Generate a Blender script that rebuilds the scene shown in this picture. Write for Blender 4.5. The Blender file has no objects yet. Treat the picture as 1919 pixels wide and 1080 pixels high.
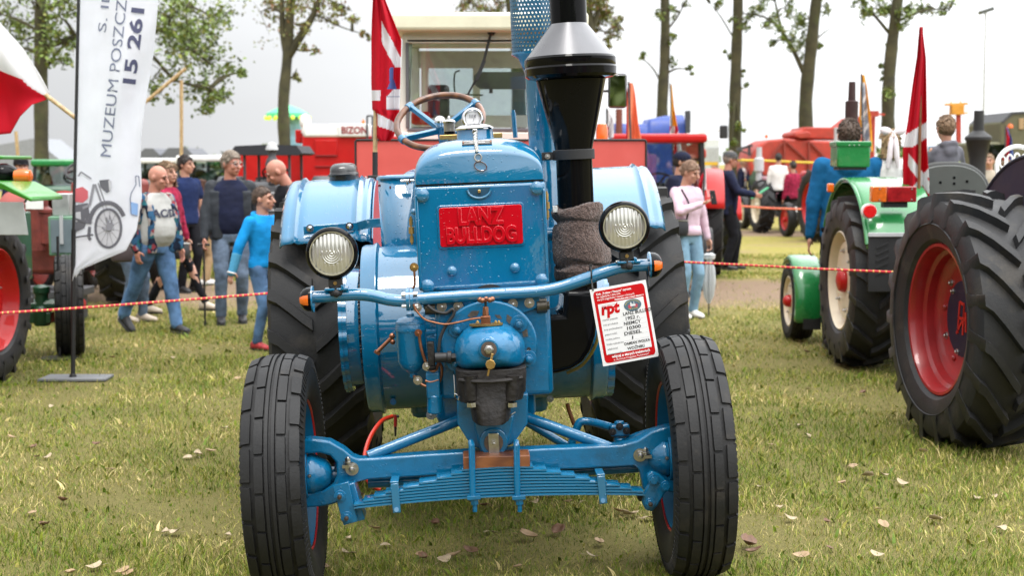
import bpy, bmesh, math, random
import numpy as np
from mathutils import Vector, Matrix, Euler
from mathutils import noise as mnoise
V = Vector
random.seed(7)
rng = np.random.default_rng(7)
SC = bpy.context.scene
COL = SC.collection
R_ = math.radians

# ------------------------------------------------------------------ camera, sky, sun, exposure
FPX = 2665.0                       # focal length in photograph pixels (50 mm on a 36 mm sensor)
CAM_H = 1.63
PITCH = math.atan(235 / FPX)
cam_d = bpy.data.cameras.new("camera")
cam_d.lens = 50; cam_d.sensor_width = 36
cam_d.clip_end = 3000
cam_d.dof.use_dof = True
cam_d.dof.focus_distance = 5.55
cam_d.dof.aperture_fstop = 4.0
cam = bpy.data.objects.new("camera", cam_d)
COL.objects.link(cam)
cam.location = (0, 0, CAM_H)
cam.rotation_euler = (math.pi / 2 - PITCH, 0, 0)
SC.camera = cam

SUN_EL, SUN_AZ = R_(71), R_(196)      # azimuth clockwise from +Y: behind the camera, a little to its left
world = bpy.data.worlds.new("World")
SC.world = world
world.use_nodes = True
wt = world.node_tree
wn = wt.nodes
wn.clear()
def wnode(t, **k):
    n = wn.new(t)
    for a, b in k.items():
        setattr(n, a, b)
    return n
w_out = wnode('ShaderNodeOutputWorld')
w_bg = wnode('ShaderNodeBackground')
w_bg.inputs['Strength'].default_value = 0.1
sky = wnode('ShaderNodeTexSky', sky_type='NISHITA')
sky.sun_disc = False
sky.sun_elevation = SUN_EL
sky.sun_rotation = SUN_AZ
sky.dust_density = 4.0
tc = wnode('ShaderNodeTexCoord')
sep = wnode('ShaderNodeSeparateXYZ')
wt.links.new(tc.outputs['Generated'], sep.inputs[0])
# overcast: about three times brighter overhead than at the horizon, a darker rain bank to the west (-X)
el = wnode('ShaderNodeMapRange', interpolation_type='SMOOTHSTEP'); el.inputs[1].default_value = 0.0; el.inputs[2].default_value = 0.85
el.inputs[3].default_value = 7.6; el.inputs[4].default_value = 25.0
wt.links.new(sep.outputs['Z'], el.inputs[0])
bank = wnode('ShaderNodeMapRange', interpolation_type='SMOOTHSTEP'); bank.inputs[1].default_value = -0.42; bank.inputs[2].default_value = 0.34
bank.inputs[3].default_value = 0.66; bank.inputs[4].default_value = 1.45
wt.links.new(sep.outputs['X'], bank.inputs[0])
nz = wnode('ShaderNodeTexNoise'); nz.inputs['Scale'].default_value = 2.4; nz.inputs['Detail'].default_value = 5
mp = wnode('ShaderNodeMapping'); mp.inputs['Scale'].default_value = (1, 1, 2.6)
wt.links.new(tc.outputs['Generated'], mp.inputs[0]); wt.links.new(mp.outputs[0], nz.inputs[0])
nr = wnode('ShaderNodeMapRange'); nr.inputs[1].default_value = 0.25; nr.inputs[2].default_value = 0.75
nr.inputs[3].default_value = 0.90; nr.inputs[4].default_value = 1.10
wt.links.new(nz.outputs['Fac'], nr.inputs[0])
m1 = wnode('ShaderNodeMath', operation='MULTIPLY'); m2 = wnode('ShaderNodeMath', operation='MULTIPLY')
wt.links.new(el.outputs[0], m1.inputs[0]); wt.links.new(bank.outputs[0], m1.inputs[1])
wt.links.new(m1.outputs[0], m2.inputs[0]); wt.links.new(nr.outputs[0], m2.inputs[1])
cc = wnode('ShaderNodeCombineColor')
for i, k in enumerate((0.985, 1.0, 1.02)):
    mm = wnode('ShaderNodeMath', operation='MULTIPLY'); mm.inputs[1].default_value = k
    wt.links.new(m2.outputs[0], mm.inputs[0]); wt.links.new(mm.outputs[0], cc.inputs[i])
mix = wnode('ShaderNodeMix', data_type='RGBA')
mix.inputs['Factor'].default_value = 0.93
wt.links.new(sky.outputs[0], mix.inputs['A']); wt.links.new(cc.outputs[0], mix.inputs['B'])
wt.links.new(mix.outputs['Result'], w_bg.inputs['Color'])
wt.links.new(w_bg.outputs[0], w_out.inputs['Surface'])

sun_d = bpy.data.lights.new("sun", 'SUN')
sun_d.energy = 1.35
sun_d.angle = R_(18)
sun_d.color = (1.0, 0.965, 0.91)
sun = bpy.data.objects.new("sun", sun_d)
COL.objects.link(sun)
_sd = V((math.sin(SUN_AZ) * math.cos(SUN_EL), math.cos(SUN_AZ) * math.cos(SUN_EL), math.sin(SUN_EL)))
sun.rotation_euler = _sd.to_track_quat('Z', 'Y').to_euler()
sun.location = (0, 0, 30)

SC.view_settings.view_transform = 'Standard'
SC.view_settings.look = 'None'
SC.view_settings.gamma = 1
SC.view_settings.use_curve_mapping = False
SC.view_settings.exposure = 0.50
SC.render.engine = 'CYCLES'
SC.cycles.use_denoising = True
SC.cycles.max_bounces = 6
SC.cycles.transparent_max_bounces = 12

# ------------------------------------------------------------------ measuring helpers: photograph pixel -> point in the place
CAM = V((0, 0, CAM_H))
_cp, _sp = math.cos(PITCH), math.sin(PITCH)
def ray(u, v):
    a = (u - 959.5) / FPX; b = (540 - v) / FPX
    return V((a, _cp + b * _sp, -_sp + b * _cp))
def W(u, v, Y):
    d = ray(u, v)
    return CAM + d * (Y / d.y)
def G(u, v, z=0.0):
    d = ray(u, v)
    return CAM + d * ((z - CAM_H) / d.z)
def gz(x, y):
    """ground height: nearly flat, banked slightly under the blue tractor"""
    t = x + 0.07
    f = math.exp(-(t / 2.0) ** 4) * math.exp(-((y - 6.3) / 3.0) ** 4)
    return 0.0437 * t * f

# ------------------------------------------------------------------ mesh builder
def basis(axis, up=None):
    z = V(axis).normalized()
    u = V(up) if up is not None else (V((0, 0, 1)) if abs(z.z) < 0.9 else V((1, 0, 0)))
    x = u.cross(z)
    if x.length < 1e-6:
        x = V((1, 0, 0)).cross(z)
    x.normalize()
    y = z.cross(x)
    return x, y, z
def catmull(pts, k=6):
    pts = [V(p) for p in pts]
    if len(pts) < 3:
        return pts
    out = []
    P = [pts[0] * 2 - pts[1]] + pts + [pts[-1] * 2 - pts[-2]]
    for i in range(1, len(P) - 2):
        a, b, c, d = P[i - 1], P[i], P[i + 1], P[i + 2]
        for j in range(k):
            t = j / k
            out.append(0.5 * ((2 * b) + (c - a) * t + (2 * a - 5 * b + 4 * c - d) * t * t + (3 * b - a - 3 * c + d) * t ** 3))
    out.append(pts[-1])
    return out

class MB:
    def __init__(s):
        s.v = []; s.f = []; s.m = []; s.cur = 0
    def mat(s, i):
        s.cur = i; return s
    def add(s, vs, fs, M=None):
        o = len(s.v)
        if M is not None:
            vs = [M @ V(p) for p in vs]
        s.v.extend([tuple(p) for p in vs])
        s.f.extend([tuple(i + o for i in f) for f in fs])
        s.m.extend([s.cur] * len(fs))
        return s
    def box(s, c, size, R=None):
        c = V(c); h = V(size) * 0.5
        R = R or Matrix.Identity(3)
        vs = [c + R @ V((x * h.x, y * h.y, z * h.z)) for x in (-1, 1) for y in (-1, 1) for z in (-1, 1)]
        return s.add(vs, [(0, 1, 3, 2), (4, 6, 7, 5), (0, 4, 5, 1), (2, 3, 7, 6), (0, 2, 6, 4), (1, 5, 7, 3)])
    def bar(s, a, b, w, t, up=(0, 0, 1)):
        """box from a to b, w along (up x dir), t along up"""
        a = V(a); b = V(b); d = b - a
        x, y, z = basis(d, up)
        R = Matrix((x, y, z)).transposed()
        return s.box((a + b) / 2, (w, t, d.length), R)
    def rings(s, rings, cap0=True, cap1=True, closed=False):
        n = len(rings[0]); vs = [p for r in rings for p in r]; fs = []
        k = len(rings)
        for i in range(k if closed else k - 1):
            j = (i + 1) % k
            for q in range(n):
                w = (q + 1) % n
                fs.append((i * n + q, i * n + w, j * n + w, j * n + q))
        if not closed:
            if cap0: fs.append(tuple(range(n - 1, -1, -1)))
            if cap1: fs.append(tuple((k - 1) * n + q for q in range(n)))
        return s.add(vs, fs)
    def cyl(s, a, b, r0, r1=None, n=16, cap=True):
        a = V(a); b = V(b); r1 = r0 if r1 is None else r1
        x, y, z = basis(b - a)
        an = [2 * math.pi * i / n for i in range(n)]
        return s.rings([[a + (x * math.cos(t) + y * math.sin(t)) * r0 for t in an],
                        [b + (x * math.cos(t) + y * math.sin(t)) * r1 for t in an]], cap, cap)
    def lathe(s, prof, o, axis, n=32, cap0=True, cap1=True, closed=False, sc=(1, 1), up=None):
        """prof: (radius, height along axis)"""
        o = V(o); x, y, z = basis(axis, up)
        an = [2 * math.pi * i / n for i in range(n)]
        return s.rings([[o + z * h + (x * (math.cos(t) * sc[0]) + y * (math.sin(t) * sc[1])) * max(r, 1e-4) for t in an] for r, h in prof], cap0, cap1, closed)
    def tube(s, pts, r, n=8, cap=True, smooth=0, closed=False):
        pts = catmull(pts, smooth) if smooth else [V(p) for p in pts]
        k = len(pts)
        if not isinstance(r, (list, tuple)): r = [r] * k
        elif len(r) != k:
            r = list(np.interp(np.linspace(0, 1, k), np.linspace(0, 1, len(r)), r))
        T = []
        for i in range(k):
            if closed: t = pts[(i + 1) % k] - pts[i - 1]
            else: t = pts[min(i + 1, k - 1)] - pts[max(i - 1, 0)]
            T.append(t.normalized() if t.length > 1e-9 else V((0, 0, 1)))
        x, y, z = basis(T[0])
        rings = []
        for i in range(k):
            x = x - T[i] * x.dot(T[i])
            if x.length < 1e-6: x = basis(T[i])[0]
            x.normalize(); y = T[i].cross(x)
            rings.append([pts[i] + (x * math.cos(a) + y * math.sin(a)) * r[i] for a in [2 * math.pi * q / n for q in range(n)]])
        return s.rings(rings, cap, cap, closed)
    def prism(s, poly, ext):
        """extrude a 3D polygon along a vector"""
        n = len(poly); e = V(ext)
        a = [V(p) for p in poly]
        # make the cap normal face away from the extrusion
        nr = V((0, 0, 0))
        for i in range(n):
            p, q = a[i], a[(i + 1) % n]
            nr += p.cross(q)
        if nr.dot(e) > 0: a.reverse()
        vs = a + [p + e for p in a]
        fs = [tuple(range(n)), tuple(range(2 * n - 1, n - 1, -1))]
        for i in range(n):
            j = (i + 1) % n
            fs.append((i, i + n, j + n, j))
        return s.add(vs, fs)
    def sph(s, c, r, n=16, m=10, R=None):
        c = V(c); r = V((r, r, r)) if not hasattr(r, '__len__') else V(r)
        R = R or Matrix.Identity(3)
        vs = [c + R @ V((0, 0, -r.z))]
        for i in range(1, m):
            ph = -math.pi / 2 + math.pi * i / m
            for j in range(n):
                t = 2 * math.pi * j / n
                vs.append(c + R @ V((r.x * math.cos(ph) * math.cos(t), r.y * math.cos(ph) * math.sin(t), r.z * math.sin(ph))))
        vs.append(c + R @ V((0, 0, r.z)))
        fs = []
        for j in range(n):
            fs.append((0, 1 + (j + 1) % n, 1 + j))
            for i in range(m - 2):
                a = 1 + i * n + j; b = 1 + i * n + (j + 1) % n
                fs.append((a, b, b + n, a + n))
            fs.append((1 + (m - 2) * n + j, 1 + (m - 2) * n + (j + 1) % n, len(vs) - 1))
        return s.add(vs, fs)
    def torus(s, c, axis, R, r, n=32, m=8, sc=(1, 1), up=None, a0=0, a1=2 * math.pi):
        c = V(c); x, y, z = basis(axis, up)
        full = abs(a1 - a0 - 2 * math.pi) < 1e-6
        k = n if full else n + 1
        rings = []
        for i in range(k):
            t = a0 + (a1 - a0) * i / n
            d = x * math.cos(t) * sc[0] + y * math.sin(t) * sc[1]
            rings.append([c + d * R + (d.normalized() * math.cos(q) + z * math.sin(q)) * r for q in [2 * math.pi * j / m for j in range(m)]])
        return s.rings(rings, closed=full)
    def grid(s, fn, nu, nv):
        vs = [fn(i / nu, j / nv) for j in range(nv + 1) for i in range(nu + 1)]
        fs = [(j * (nu + 1) + i, j * (nu + 1) + i + 1, (j + 1) * (nu + 1) + i + 1, (j + 1) * (nu + 1) + i) for j in range(nv) for i in range(nu)]
        return s.add(vs, fs)
    def hexbolt(s, c, axis, r, h, dome=0.3):
        c = V(c); a = V(axis).normalized()
        s.cyl(c, c + a * h * 0.25, r * 1.45, n=14)
        s.cyl(c + a * h * 0.25, c + a * h, r, r * 0.94, n=6)
        s.lathe([(r * .6, h), (r * .45, h * 1.25), (0.0005, h * 1.35)], c, a, 8)
        return s
    def build(s, name, mats, parent=None, bevel=0, sharp=38, solid=0, subsurf=0, loc=None, seg=2, kind=None, label=None):
        me = bpy.data.meshes.new(name)
        me.from_pydata(s.v, [], s.f)
        mats = mats if isinstance(mats, (list, tuple)) else [mats]
        for mm in mats: me.materials.append(mm)
        if len(mats) > 1:
            me.polygons.foreach_set('material_index', s.m)
        bm = bmesh.new(); bm.from_mesh(me)
        bmesh.ops.recalc_face_normals(bm, faces=bm.faces)
        bm.to_mesh(me); bm.free()
        me.polygons.foreach_set('use_smooth', [True] * len(me.polygons))
        if sharp < 180: me.set_sharp_from_angle(angle=R_(sharp))
        o = bpy.data.objects.new(name, me)
        COL.objects.link(o)
        if parent is not None: o.parent = parent
        if loc is not None: o.location = loc
        if solid:
            md = o.modifiers.new("thickness", 'SOLIDIFY'); md.thickness = solid; md.offset = 0
        if subsurf:
            md = o.modifiers.new("smooth", 'SUBSURF'); md.levels = subsurf; md.render_levels = subsurf
        if bevel:
            md = o.modifiers.new("edge", 'BEVEL'); md.width = bevel; md.segments = seg; md.limit_method = 'ANGLE'; md.angle_limit = R_(35)
            md.harden_normals = False
        if kind or any(w_ in name for w_ in ('lettering', 'print', 'twigs', 'handwriting', 'dotted', 'bulbs', 'bristle', 'emblem', 'gauge_scale', 'flap_ribs')): o['kind'] = kind or 'stuff'
        if label: o['label'] = label
        return o

def tag(o, label, cat, group=None, kind=None):
    if label: o['label'] = label
    if cat: o['category'] = cat
    if group: o['group'] = group
    if kind: o['kind'] = kind
    return o
def thing(name, label, cat, loc=(0, 0, 0), rz=0.0, group=None):
    o = bpy.data.objects.new(name, None)
    COL.objects.link(o)
    o.location = loc; o.rotation_euler = (0, 0, rz)
    o.empty_display_size = 0.2
    return tag(o, label, cat, group)
def copy_tree(o, parent=None):
    c = o.copy(); COL.objects.link(c)
    if parent is not None: c.parent = parent
    for ch in list(o.children): copy_tree(ch, c)
    return c

# ------------------------------------------------------------------ lettering as real mesh
_txt = {}
def textgeo(s, size=1.0, ext=0.0, bevel=0.0, align='CENTER', shear=0.0, bold=0.0):
    key = (s, size, ext, bevel, align, shear, bold)
    if key not in _txt:
        cu = bpy.data.curves.new("t", 'FONT')
        cu.body = s; cu.size = size; cu.extrude = ext; cu.bevel_depth = bevel; cu.align_x = align; cu.shear = shear
        cu.offset = bold; cu.resolution_u = 3; cu.bevel_resolution = 1
        ob = bpy.data.objects.new("t", cu)
        me = bpy.data.meshes.new_from_object(ob)
        _txt[key] = ([V(v.co) for v in me.vertices], [tuple(p.vertices) for p in me.polygons])
        bpy.data.objects.remove(ob); bpy.data.meshes.remove(me); bpy.data.curves.remove(cu)
    return _txt[key]
def put_text(mb, s, size, fn, **k):
    vs, fs = textgeo(s, size, **k)
    mb.add([fn(p) for p in vs], fs)

# ------------------------------------------------------------------ procedural materials
MAT = {}
def mat(name, col, rough=0.5, metal=0.0, coat=0.0, var=0.12, vscale=6.0, bump=0.0, bscale=60.0, drops=False, alpha=1.0, trans=0.0, emit=None, island=0.0, dirt=None, spec=0.5, sss=0.0, sheen=0.0, coat_ior=1.5):
    if name in MAT: return MAT[name]
    m = bpy.data.materials.new(name); m.use_nodes = True
    nt = m.node_tree; N = nt.nodes; L = nt.links
    b = N['Principled BSDF']
    tc = N.new('ShaderNodeTexCoord')
    nz = N.new('ShaderNodeTexNoise'); nz.inputs['Scale'].default_value = vscale; nz.inputs['Detail'].default_value = 6; nz.inputs['Roughness'].default_value = 0.6
    L.new(tc.outputs['Object'], nz.inputs['Vector'])
    mr = N.new('ShaderNodeMapRange'); mr.inputs[1].default_value = 0.3; mr.inputs[2].default_value = 0.7
    mr.inputs[3].default_value = 1 - var; mr.inputs[4].default_value = 1 + var
    L.new(nz.outputs['Fac'], mr.inputs[0])
    mul = N.new('ShaderNodeMix'); mul.data_type = 'RGBA'; mul.blend_type = 'MULTIPLY'; mul.inputs['Factor'].default_value = 1
    mul.inputs['A'].default_value = (*col, 1)
    L.new(mr.outputs[0], mul.inputs['B'])
    last = mul.outputs['Result']
    if island:
        ge = N.new('ShaderNodeNewGeometry')
        hs = N.new('ShaderNodeHueSaturation')
        m3 = N.new('ShaderNodeMapRange'); m3.inputs[3].default_value = 1 - island; m3.inputs[4].default_value = 1 + island
        L.new(ge.outputs['Random Per Island'], m3.inputs[0]); L.new(m3.outputs[0], hs.inputs['Value'])
        L.new(last, hs.inputs['Color']); last = hs.outputs['Color']
    if dirt:
        n2 = N.new('ShaderNodeTexNoise'); n2.inputs['Scale'].default_value = dirt[2]; n2.inputs['Detail'].default_value = 8; n2.inputs['Roughness'].default_value = 0.7
        L.new(tc.outputs['Object'], n2.inputs['Vector'])
        r2 = N.new('ShaderNodeMapRange'); r2.inputs[1].default_value = 0.52; r2.inputs[2].default_value = 0.70; r2.inputs[4].default_value = dirt[1]
        L.new(n2.outputs['Fac'], r2.inputs[0])
        mx = N.new('ShaderNodeMix'); mx.data_type = 'RGBA'; mx.inputs['B'].default_value = (*dirt[0], 1)
        L.new(r2.outputs[0], mx.inputs['Factor']); L.new(last, mx.inputs['A']); last = mx.outputs['Result']
    L.new(last, b.inputs['Base Color'])
    rr = N.new('ShaderNodeMapRange'); rr.inputs[1].default_value = 0.3; rr.inputs[2].default_value = 0.7
    rr.inputs[3].default_value = max(0.02, rough * 0.85); rr.inputs[4].default_value = min(1, rough * 1.15)
    L.new(nz.outputs['Fac'], rr.inputs[0]); L.new(rr.outputs[0], b.inputs['Roughness'])
    b.inputs['Metallic'].default_value = metal
    b.inputs['Specular IOR Level'].default_value = spec
    if coat:
        b.inputs['Coat Weight'].default_value = coat; b.inputs['Coat Roughness'].default_value = 0.03; b.inputs['Coat IOR'].default_value = coat_ior
    if sheen:
        b.inputs['Sheen Weight'].default_value = sheen
    if sss:
        b.inputs['Subsurface Weight'].default_value = sss; b.inputs['Subsurface Radius'].default_value = (0.01, 0.004, 0.002)
    if alpha < 1: b.inputs['Alpha'].default_value = alpha
    if trans: b.inputs['Transmission Weight'].default_value = trans
    if emit:
        b.inputs['Emission Color'].default_value = (*emit[0], 1); b.inputs['Emission Strength'].default_value = emit[1]
    bn = None
    if bump:
        nb = N.new('ShaderNodeTexNoise'); nb.inputs['Scale'].default_value = bscale; nb.inputs['Detail'].default_value = 4
        L.new(tc.outputs['Object'], nb.inputs['Vector'])
        bn = N.new('ShaderNodeBump'); bn.inputs['Strength'].default_value = bump; bn.inputs['Distance'].default_value = 0.01
        L.new(nb.outputs['Fac'], bn.inputs['Height']); L.new(bn.outputs[0], b.inputs['Normal'])
    if drops:      # rain drops beading on the paint
        vo = N.new('ShaderNodeTexVoronoi'); vo.inputs['Scale'].default_value = 95; vo.inputs['Randomness'].default_value = 1
        L.new(tc.outputs['Object'], vo.inputs['Vector'])
        sc = N.new('ShaderNodeSeparateColor'); L.new(vo.outputs['Color'], sc.inputs[0])
        th = N.new('ShaderNodeMapRange'); th.inputs[1].default_value = 0.62; th.inputs[2].default_value = 1.0; th.inputs[3].default_value = 0.0; th.inputs[4].default_value = 0.32
        L.new(sc.outputs[0], th.inputs[0])
        sub = N.new('ShaderNodeMath'); sub.operation = 'SUBTRACT'
        L.new(th.outputs[0], sub.inputs[0]); L.new(vo.outputs['Distance'], sub.inputs[1])
        mxm = N.new('ShaderNodeMath'); mxm.operation = 'MAXIMUM'; mxm.inputs[1].default_value = 0
        L.new(sub.outputs[0], mxm.inputs[0])
        sq = N.new('ShaderNodeMath'); sq.operation = 'POWER'; sq.inputs[1].default_value = 0.5
        L.new(mxm.outputs[0], sq.inputs[0])
        b2 = N.new('ShaderNodeBump'); b2.inputs['Strength'].default_value = 0.9; b2.inputs['Distance'].default_value = 0.003
        L.new(sq.outputs[0], b2.inputs['Height'])
        if bn is not None: L.new(bn.outputs[0], b2.inputs['Normal'])
        L.new(b2.outputs[0], b.inputs['Normal'])
        if coat: L.new(b2.outputs[0], b.inputs['Coat Normal'])
    MAT[name] = m
    return m

def wood(name, c0, c1, rough=0.45, scale=9):
    m = mat(name, c0, rough, var=0.1, coat=0.25)
    nt = m.node_tree; N = nt.nodes; L = nt.links; b = N['Principled BSDF']
    tc = N.new('ShaderNodeTexCoord'); mp = N.new('ShaderNodeMapping'); mp.inputs['Scale'].default_value = (1, 6, 6)
    wv = N.new('ShaderNodeTexWave'); wv.inputs['Scale'].default_value = scale; wv.inputs['Distortion'].default_value = 6; wv.inputs['Detail'].default_value = 4
    L.new(tc.outputs['Object'], mp.inputs[0]); L.new(mp.outputs[0], wv.inputs[0])
    mx = N.new('ShaderNodeMix'); mx.data_type = 'RGBA'; mx.inputs['A'].default_value = (*c0, 1); mx.inputs['B'].default_value = (*c1, 1)
    L.new(wv.outputs['Fac'], mx.inputs['Factor']); L.new(mx.outputs['Result'], b.inputs['Base Color'])
    return m
def glass(name, tint=(0.9, 0.95, 0.95), rough=0.02, a=0.25):
    """thin pane: see-through with a clear reflection"""
    if name in MAT: return MAT[name]
    m = bpy.data.materials.new(name); m.use_nodes = True
    nt = m.node_tree; N = nt.nodes; L = nt.links
    N.remove(N['Principled BSDF']); out = N['Material Output']
    tr = N.new('ShaderNodeBsdfTransparent'); tr.inputs[0].default_value = (*tint, 1)
    gl = N.new('ShaderNodeBsdfGlossy'); gl.inputs['Roughness'].default_value = rough
    fr = N.new('ShaderNodeFresnel'); fr.inputs[0].default_value = 1.45
    ad = N.new('ShaderNodeMath'); ad.inputs[1].default_value = a * 0.3
    L.new(fr.outputs[0], ad.inputs[0])
    mx = N.new('ShaderNodeMixShader'); L.new(ad.outputs[0], mx.inputs[0]); L.new(tr.outputs[0], mx.inputs[1]); L.new(gl.outputs[0], mx.inputs[2])
    L.new(mx.outputs[0], out.inputs[0])
    MAT[name] = m
    return m

BLUE = mat('blue_paint', (0.001, 0.128, 0.262), 0.34, coat=1.0, coat_ior=1.95, spec=.08, var=0.06, vscale=3, bump=0.05, bscale=14, drops=True)
BLUE2 = mat('blue_cast_paint', (0.001, 0.118, 0.252), 0.42, coat=0.8, coat_ior=1.6, spec=.10, var=0.12, vscale=5, dirt=((0.012, 0.035, 0.050), 0.55, 5.5), bump=0.16, bscale=55, drops=True)
BLACK = mat('black_gloss', (0.004, 0.004, 0.0045), 0.10, coat=0.35, coat_ior=1.35, spec=.05, var=0.1, bump=0.02, bscale=20)
BLACKM = mat('black_matt', (0.012, 0.012, 0.013), 0.55, var=0.2)
RUBBER = mat('tyre_rubber', (0.0125, 0.0125, 0.013), 0.6, spec=.32, var=0.25, vscale=4, bump=0.12, bscale=90, dirt=((0.075, 0.062, 0.048), 0.42, 3.5))
RUBBER2 = mat('worn_tyre_rubber', (0.019, 0.019, 0.020), 0.55, spec=.35, var=0.25, vscale=5, bump=0.15, bscale=80, dirt=((0.09, 0.075, 0.055), 0.45, 4.0))
CHROME = mat('chrome', (0.58, 0.58, 0.59), 0.10, metal=1, var=0.05)
STEEL = mat('steel', (0.45, 0.44, 0.42), 0.32, metal=1, var=0.2, vscale=30)
IRON = mat('bare_cast_iron', (0.015, 0.013, 0.012), 0.5, spec=.3, var=0.6, vscale=16, bump=0.35, bscale=60)
COPPER = mat('copper_pipe', (0.30, 0.13, 0.075), 0.35, metal=0.9, var=0.25, vscale=30)
BRASS = mat('brass', (0.50, 0.33, 0.12), 0.32, metal=0.9, var=0.2, vscale=25)
ORANGE = mat('orange_lens', (0.85, 0.16, 0.01), 0.15, coat=0.5, var=0.1, trans=0.25)
RED = mat('red_paint', (0.42, 0.008, 0.012), 0.3, coat=0.5, var=0.08, bump=0.05, bscale=30)
REDB = mat('red_badge_paint', (0.43, 0.003, 0.009), 0.3, coat=0.8, coat_ior=1.45, spec=.05, var=0.06, drops=True)
WHITE = mat('white_paint', (0.78, 0.78, 0.76), 0.4, var=0.05)
PLASTW = mat('white_card', (0.70, 0.70, 0.71), 0.45, spec=.25, var=0.03)
INK = mat('black_ink', (0.01, 0.01, 0.012), 0.6)
GREYINK = mat('grey_ink', (0.09, 0.09, 0.10), 0.6)
REDINK = mat('red_ink', (0.47, 0.003, 0.006), 0.45, spec=.2)
WHITEINK = mat('white_ink', (0.8, 0.8, 0.8), 0.4)
WOODR = wood('varnished_wood', (0.155, 0.058, 0.020), (0.075, 0.026, 0.010), 0.3, 5)
WOODO = wood('orange_wood_block', (0.22, 0.075, 0.022), (0.12, 0.036, 0.012), 0.5, 2.5)
WOODP = wood('pale_pole_wood', (0.48, 0.34, 0.17), (0.36, 0.23, 0.10), 0.5, 4)

# ------------------------------------------------------------------ ground, grass, fallen leaves
def ground_material():
    m = bpy.data.materials.new('meadow_ground'); m.use_nodes = True
    nt = m.node_tree; N = nt.nodes; L = nt.links; b = N['Principled BSDF']
    b.inputs['Roughness'].default_value = 0.95; b.inputs['Specular IOR Level'].default_value = 0.15
    tc = N.new('ShaderNodeTexCoord')
    def noise(scale, det=6, rough=0.6):
        n = N.new('ShaderNodeTexNoise'); n.inputs['Scale'].default_value = scale; n.inputs['Detail'].default_value = det; n.inputs['Roughness'].default_value = rough
        L.new(tc.outputs['Object'], n.inputs['Vector']); return n
    def ramp(src, a, b_, ca, cb):
        r = N.new('ShaderNodeMix'); r.data_type = 'RGBA'; r.inputs['A'].default_value = (*ca, 1); r.inputs['B'].default_value = (*cb, 1)
        k = N.new('ShaderNodeMapRange'); k.inputs[1].default_value = a; k.inputs[2].default_value = b_
        L.new(src, k.inputs[0]); L.new(k.outputs[0], r.inputs['Factor']); return r, k
    n1 = noise(0.8); n2 = noise(9); n3 = noise(60, 4)
    g, _ = ramp(n2.outputs['Fac'], 0.35, 0.65, (0.185, 0.180, 0.030), (0.29, 0.235, 0.075))
    d, _ = ramp(n3.outputs['Fac'], 0.35, 0.65, (0.15, 0.105, 0.055), (0.32, 0.25, 0.12))
    mx = N.new('ShaderNodeMix'); mx.data_type = 'RGBA'
    k = N.new('ShaderNodeMapRange'); k.inputs[1].default_value = 0.50; k.inputs[2].default_value = 0.68
    L.new(n1.outputs['Fac'], k.inputs[0]); L.new(k.outputs[0], mx.inputs['Factor'])
    L.new(g.outputs['Result'], mx.inputs['A']); L.new(d.outputs['Result'], mx.inputs['B'])
    # churned tracks where vehicles crossed the field: two bands across the view
    sp = N.new('ShaderNodeSeparateXYZ'); L.new(tc.outputs['Object'], sp.inputs[0])
    nw = noise(0.35, 3)
    wob = N.new('ShaderNodeMath'); wob.operation = 'MULTIPLY_ADD'; wob.inputs[1].default_value = 3.0
    L.new(nw.outputs['Fac'], wob.inputs[0]); L.new(sp.outputs['Y'], wob.inputs[2])
    # where the blades stand one sees soil and thatch between them
    sp0 = N.new('ShaderNodeSeparateXYZ'); L.new(tc.outputs['Object'], sp0.inputs[0])
    nr0 = N.new('ShaderNodeMapRange'); nr0.inputs[1].default_value = 12; nr0.inputs[2].default_value = 25; L.new(sp0.outputs['Y'], nr0.inputs[0])
    n5 = noise(190, 5, 0.75)
    soil, _ = ramp(n5.outputs['Fac'], 0.36, 0.66, (0.036, 0.036, 0.012), (0.25, 0.215, 0.075))
    ms = N.new('ShaderNodeMix'); ms.data_type = 'RGBA'; L.new(nr0.outputs[0], ms.inputs['Factor']); L.new(soil.outputs['Result'], ms.inputs['A']); L.new(mx.outputs['Result'], ms.inputs['B'])
    last = ms.outputs['Result']
    for yc, hw in ((19.6, 1.9), (34.5, 1.6), (46, 2.0)):
        s = N.new('ShaderNodeMath'); s.operation = 'SUBTRACT'; s.inputs[1].default_value = yc; L.new(wob.outputs[0], s.inputs[0])
        a = N.new('ShaderNodeMath'); a.operation = 'ABSOLUTE'; L.new(s.outputs[0], a.inputs[0])
        r = N.new('ShaderNodeMapRange'); r.inputs[1].default_value = hw * 0.6; r.inputs[2].default_value = hw * 1.2; r.inputs[3].default_value = 1.0; r.inputs[4].default_value = 0
        L.new(a.outputs[0], r.inputs[0])
        nn = N.new('ShaderNodeMapRange'); nn.inputs[1].default_value = 0.30; nn.inputs[2].default_value = 0.44
        L.new(n2.outputs['Fac'], nn.inputs[0])
        mu = N.new('ShaderNodeMath'); mu.operation = 'MULTIPLY'; L.new(r.outputs[0], mu.inputs[0]); L.new(nn.outputs[0], mu.inputs[1])
        mud, _ = ramp(n3.outputs['Fac'], 0.3, 0.7, (0.105, 0.068, 0.044), (0.27, 0.195, 0.135))
        m2 = N.new('ShaderNodeMix'); m2.data_type = 'RGBA'
        L.new(mu.outputs[0], m2.inputs['Factor']); L.new(last, m2.inputs['A']); L.new(mud.outputs['Result'], m2.inputs['B']); last = m2.outputs['Result']
    L.new(last, b.inputs['Base Color'])
    bp = N.new('ShaderNodeBump'); bp.inputs['Strength'].default_value = 0.6; bp.inputs['Distance'].default_value = 0.02
    n4 = noise(35, 6, 0.7)
    L.new(n4.outputs['Fac'], bp.inputs['Height']); L.new(bp.outputs[0], b.inputs['Normal'])
    return m
mb = MB()
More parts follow.
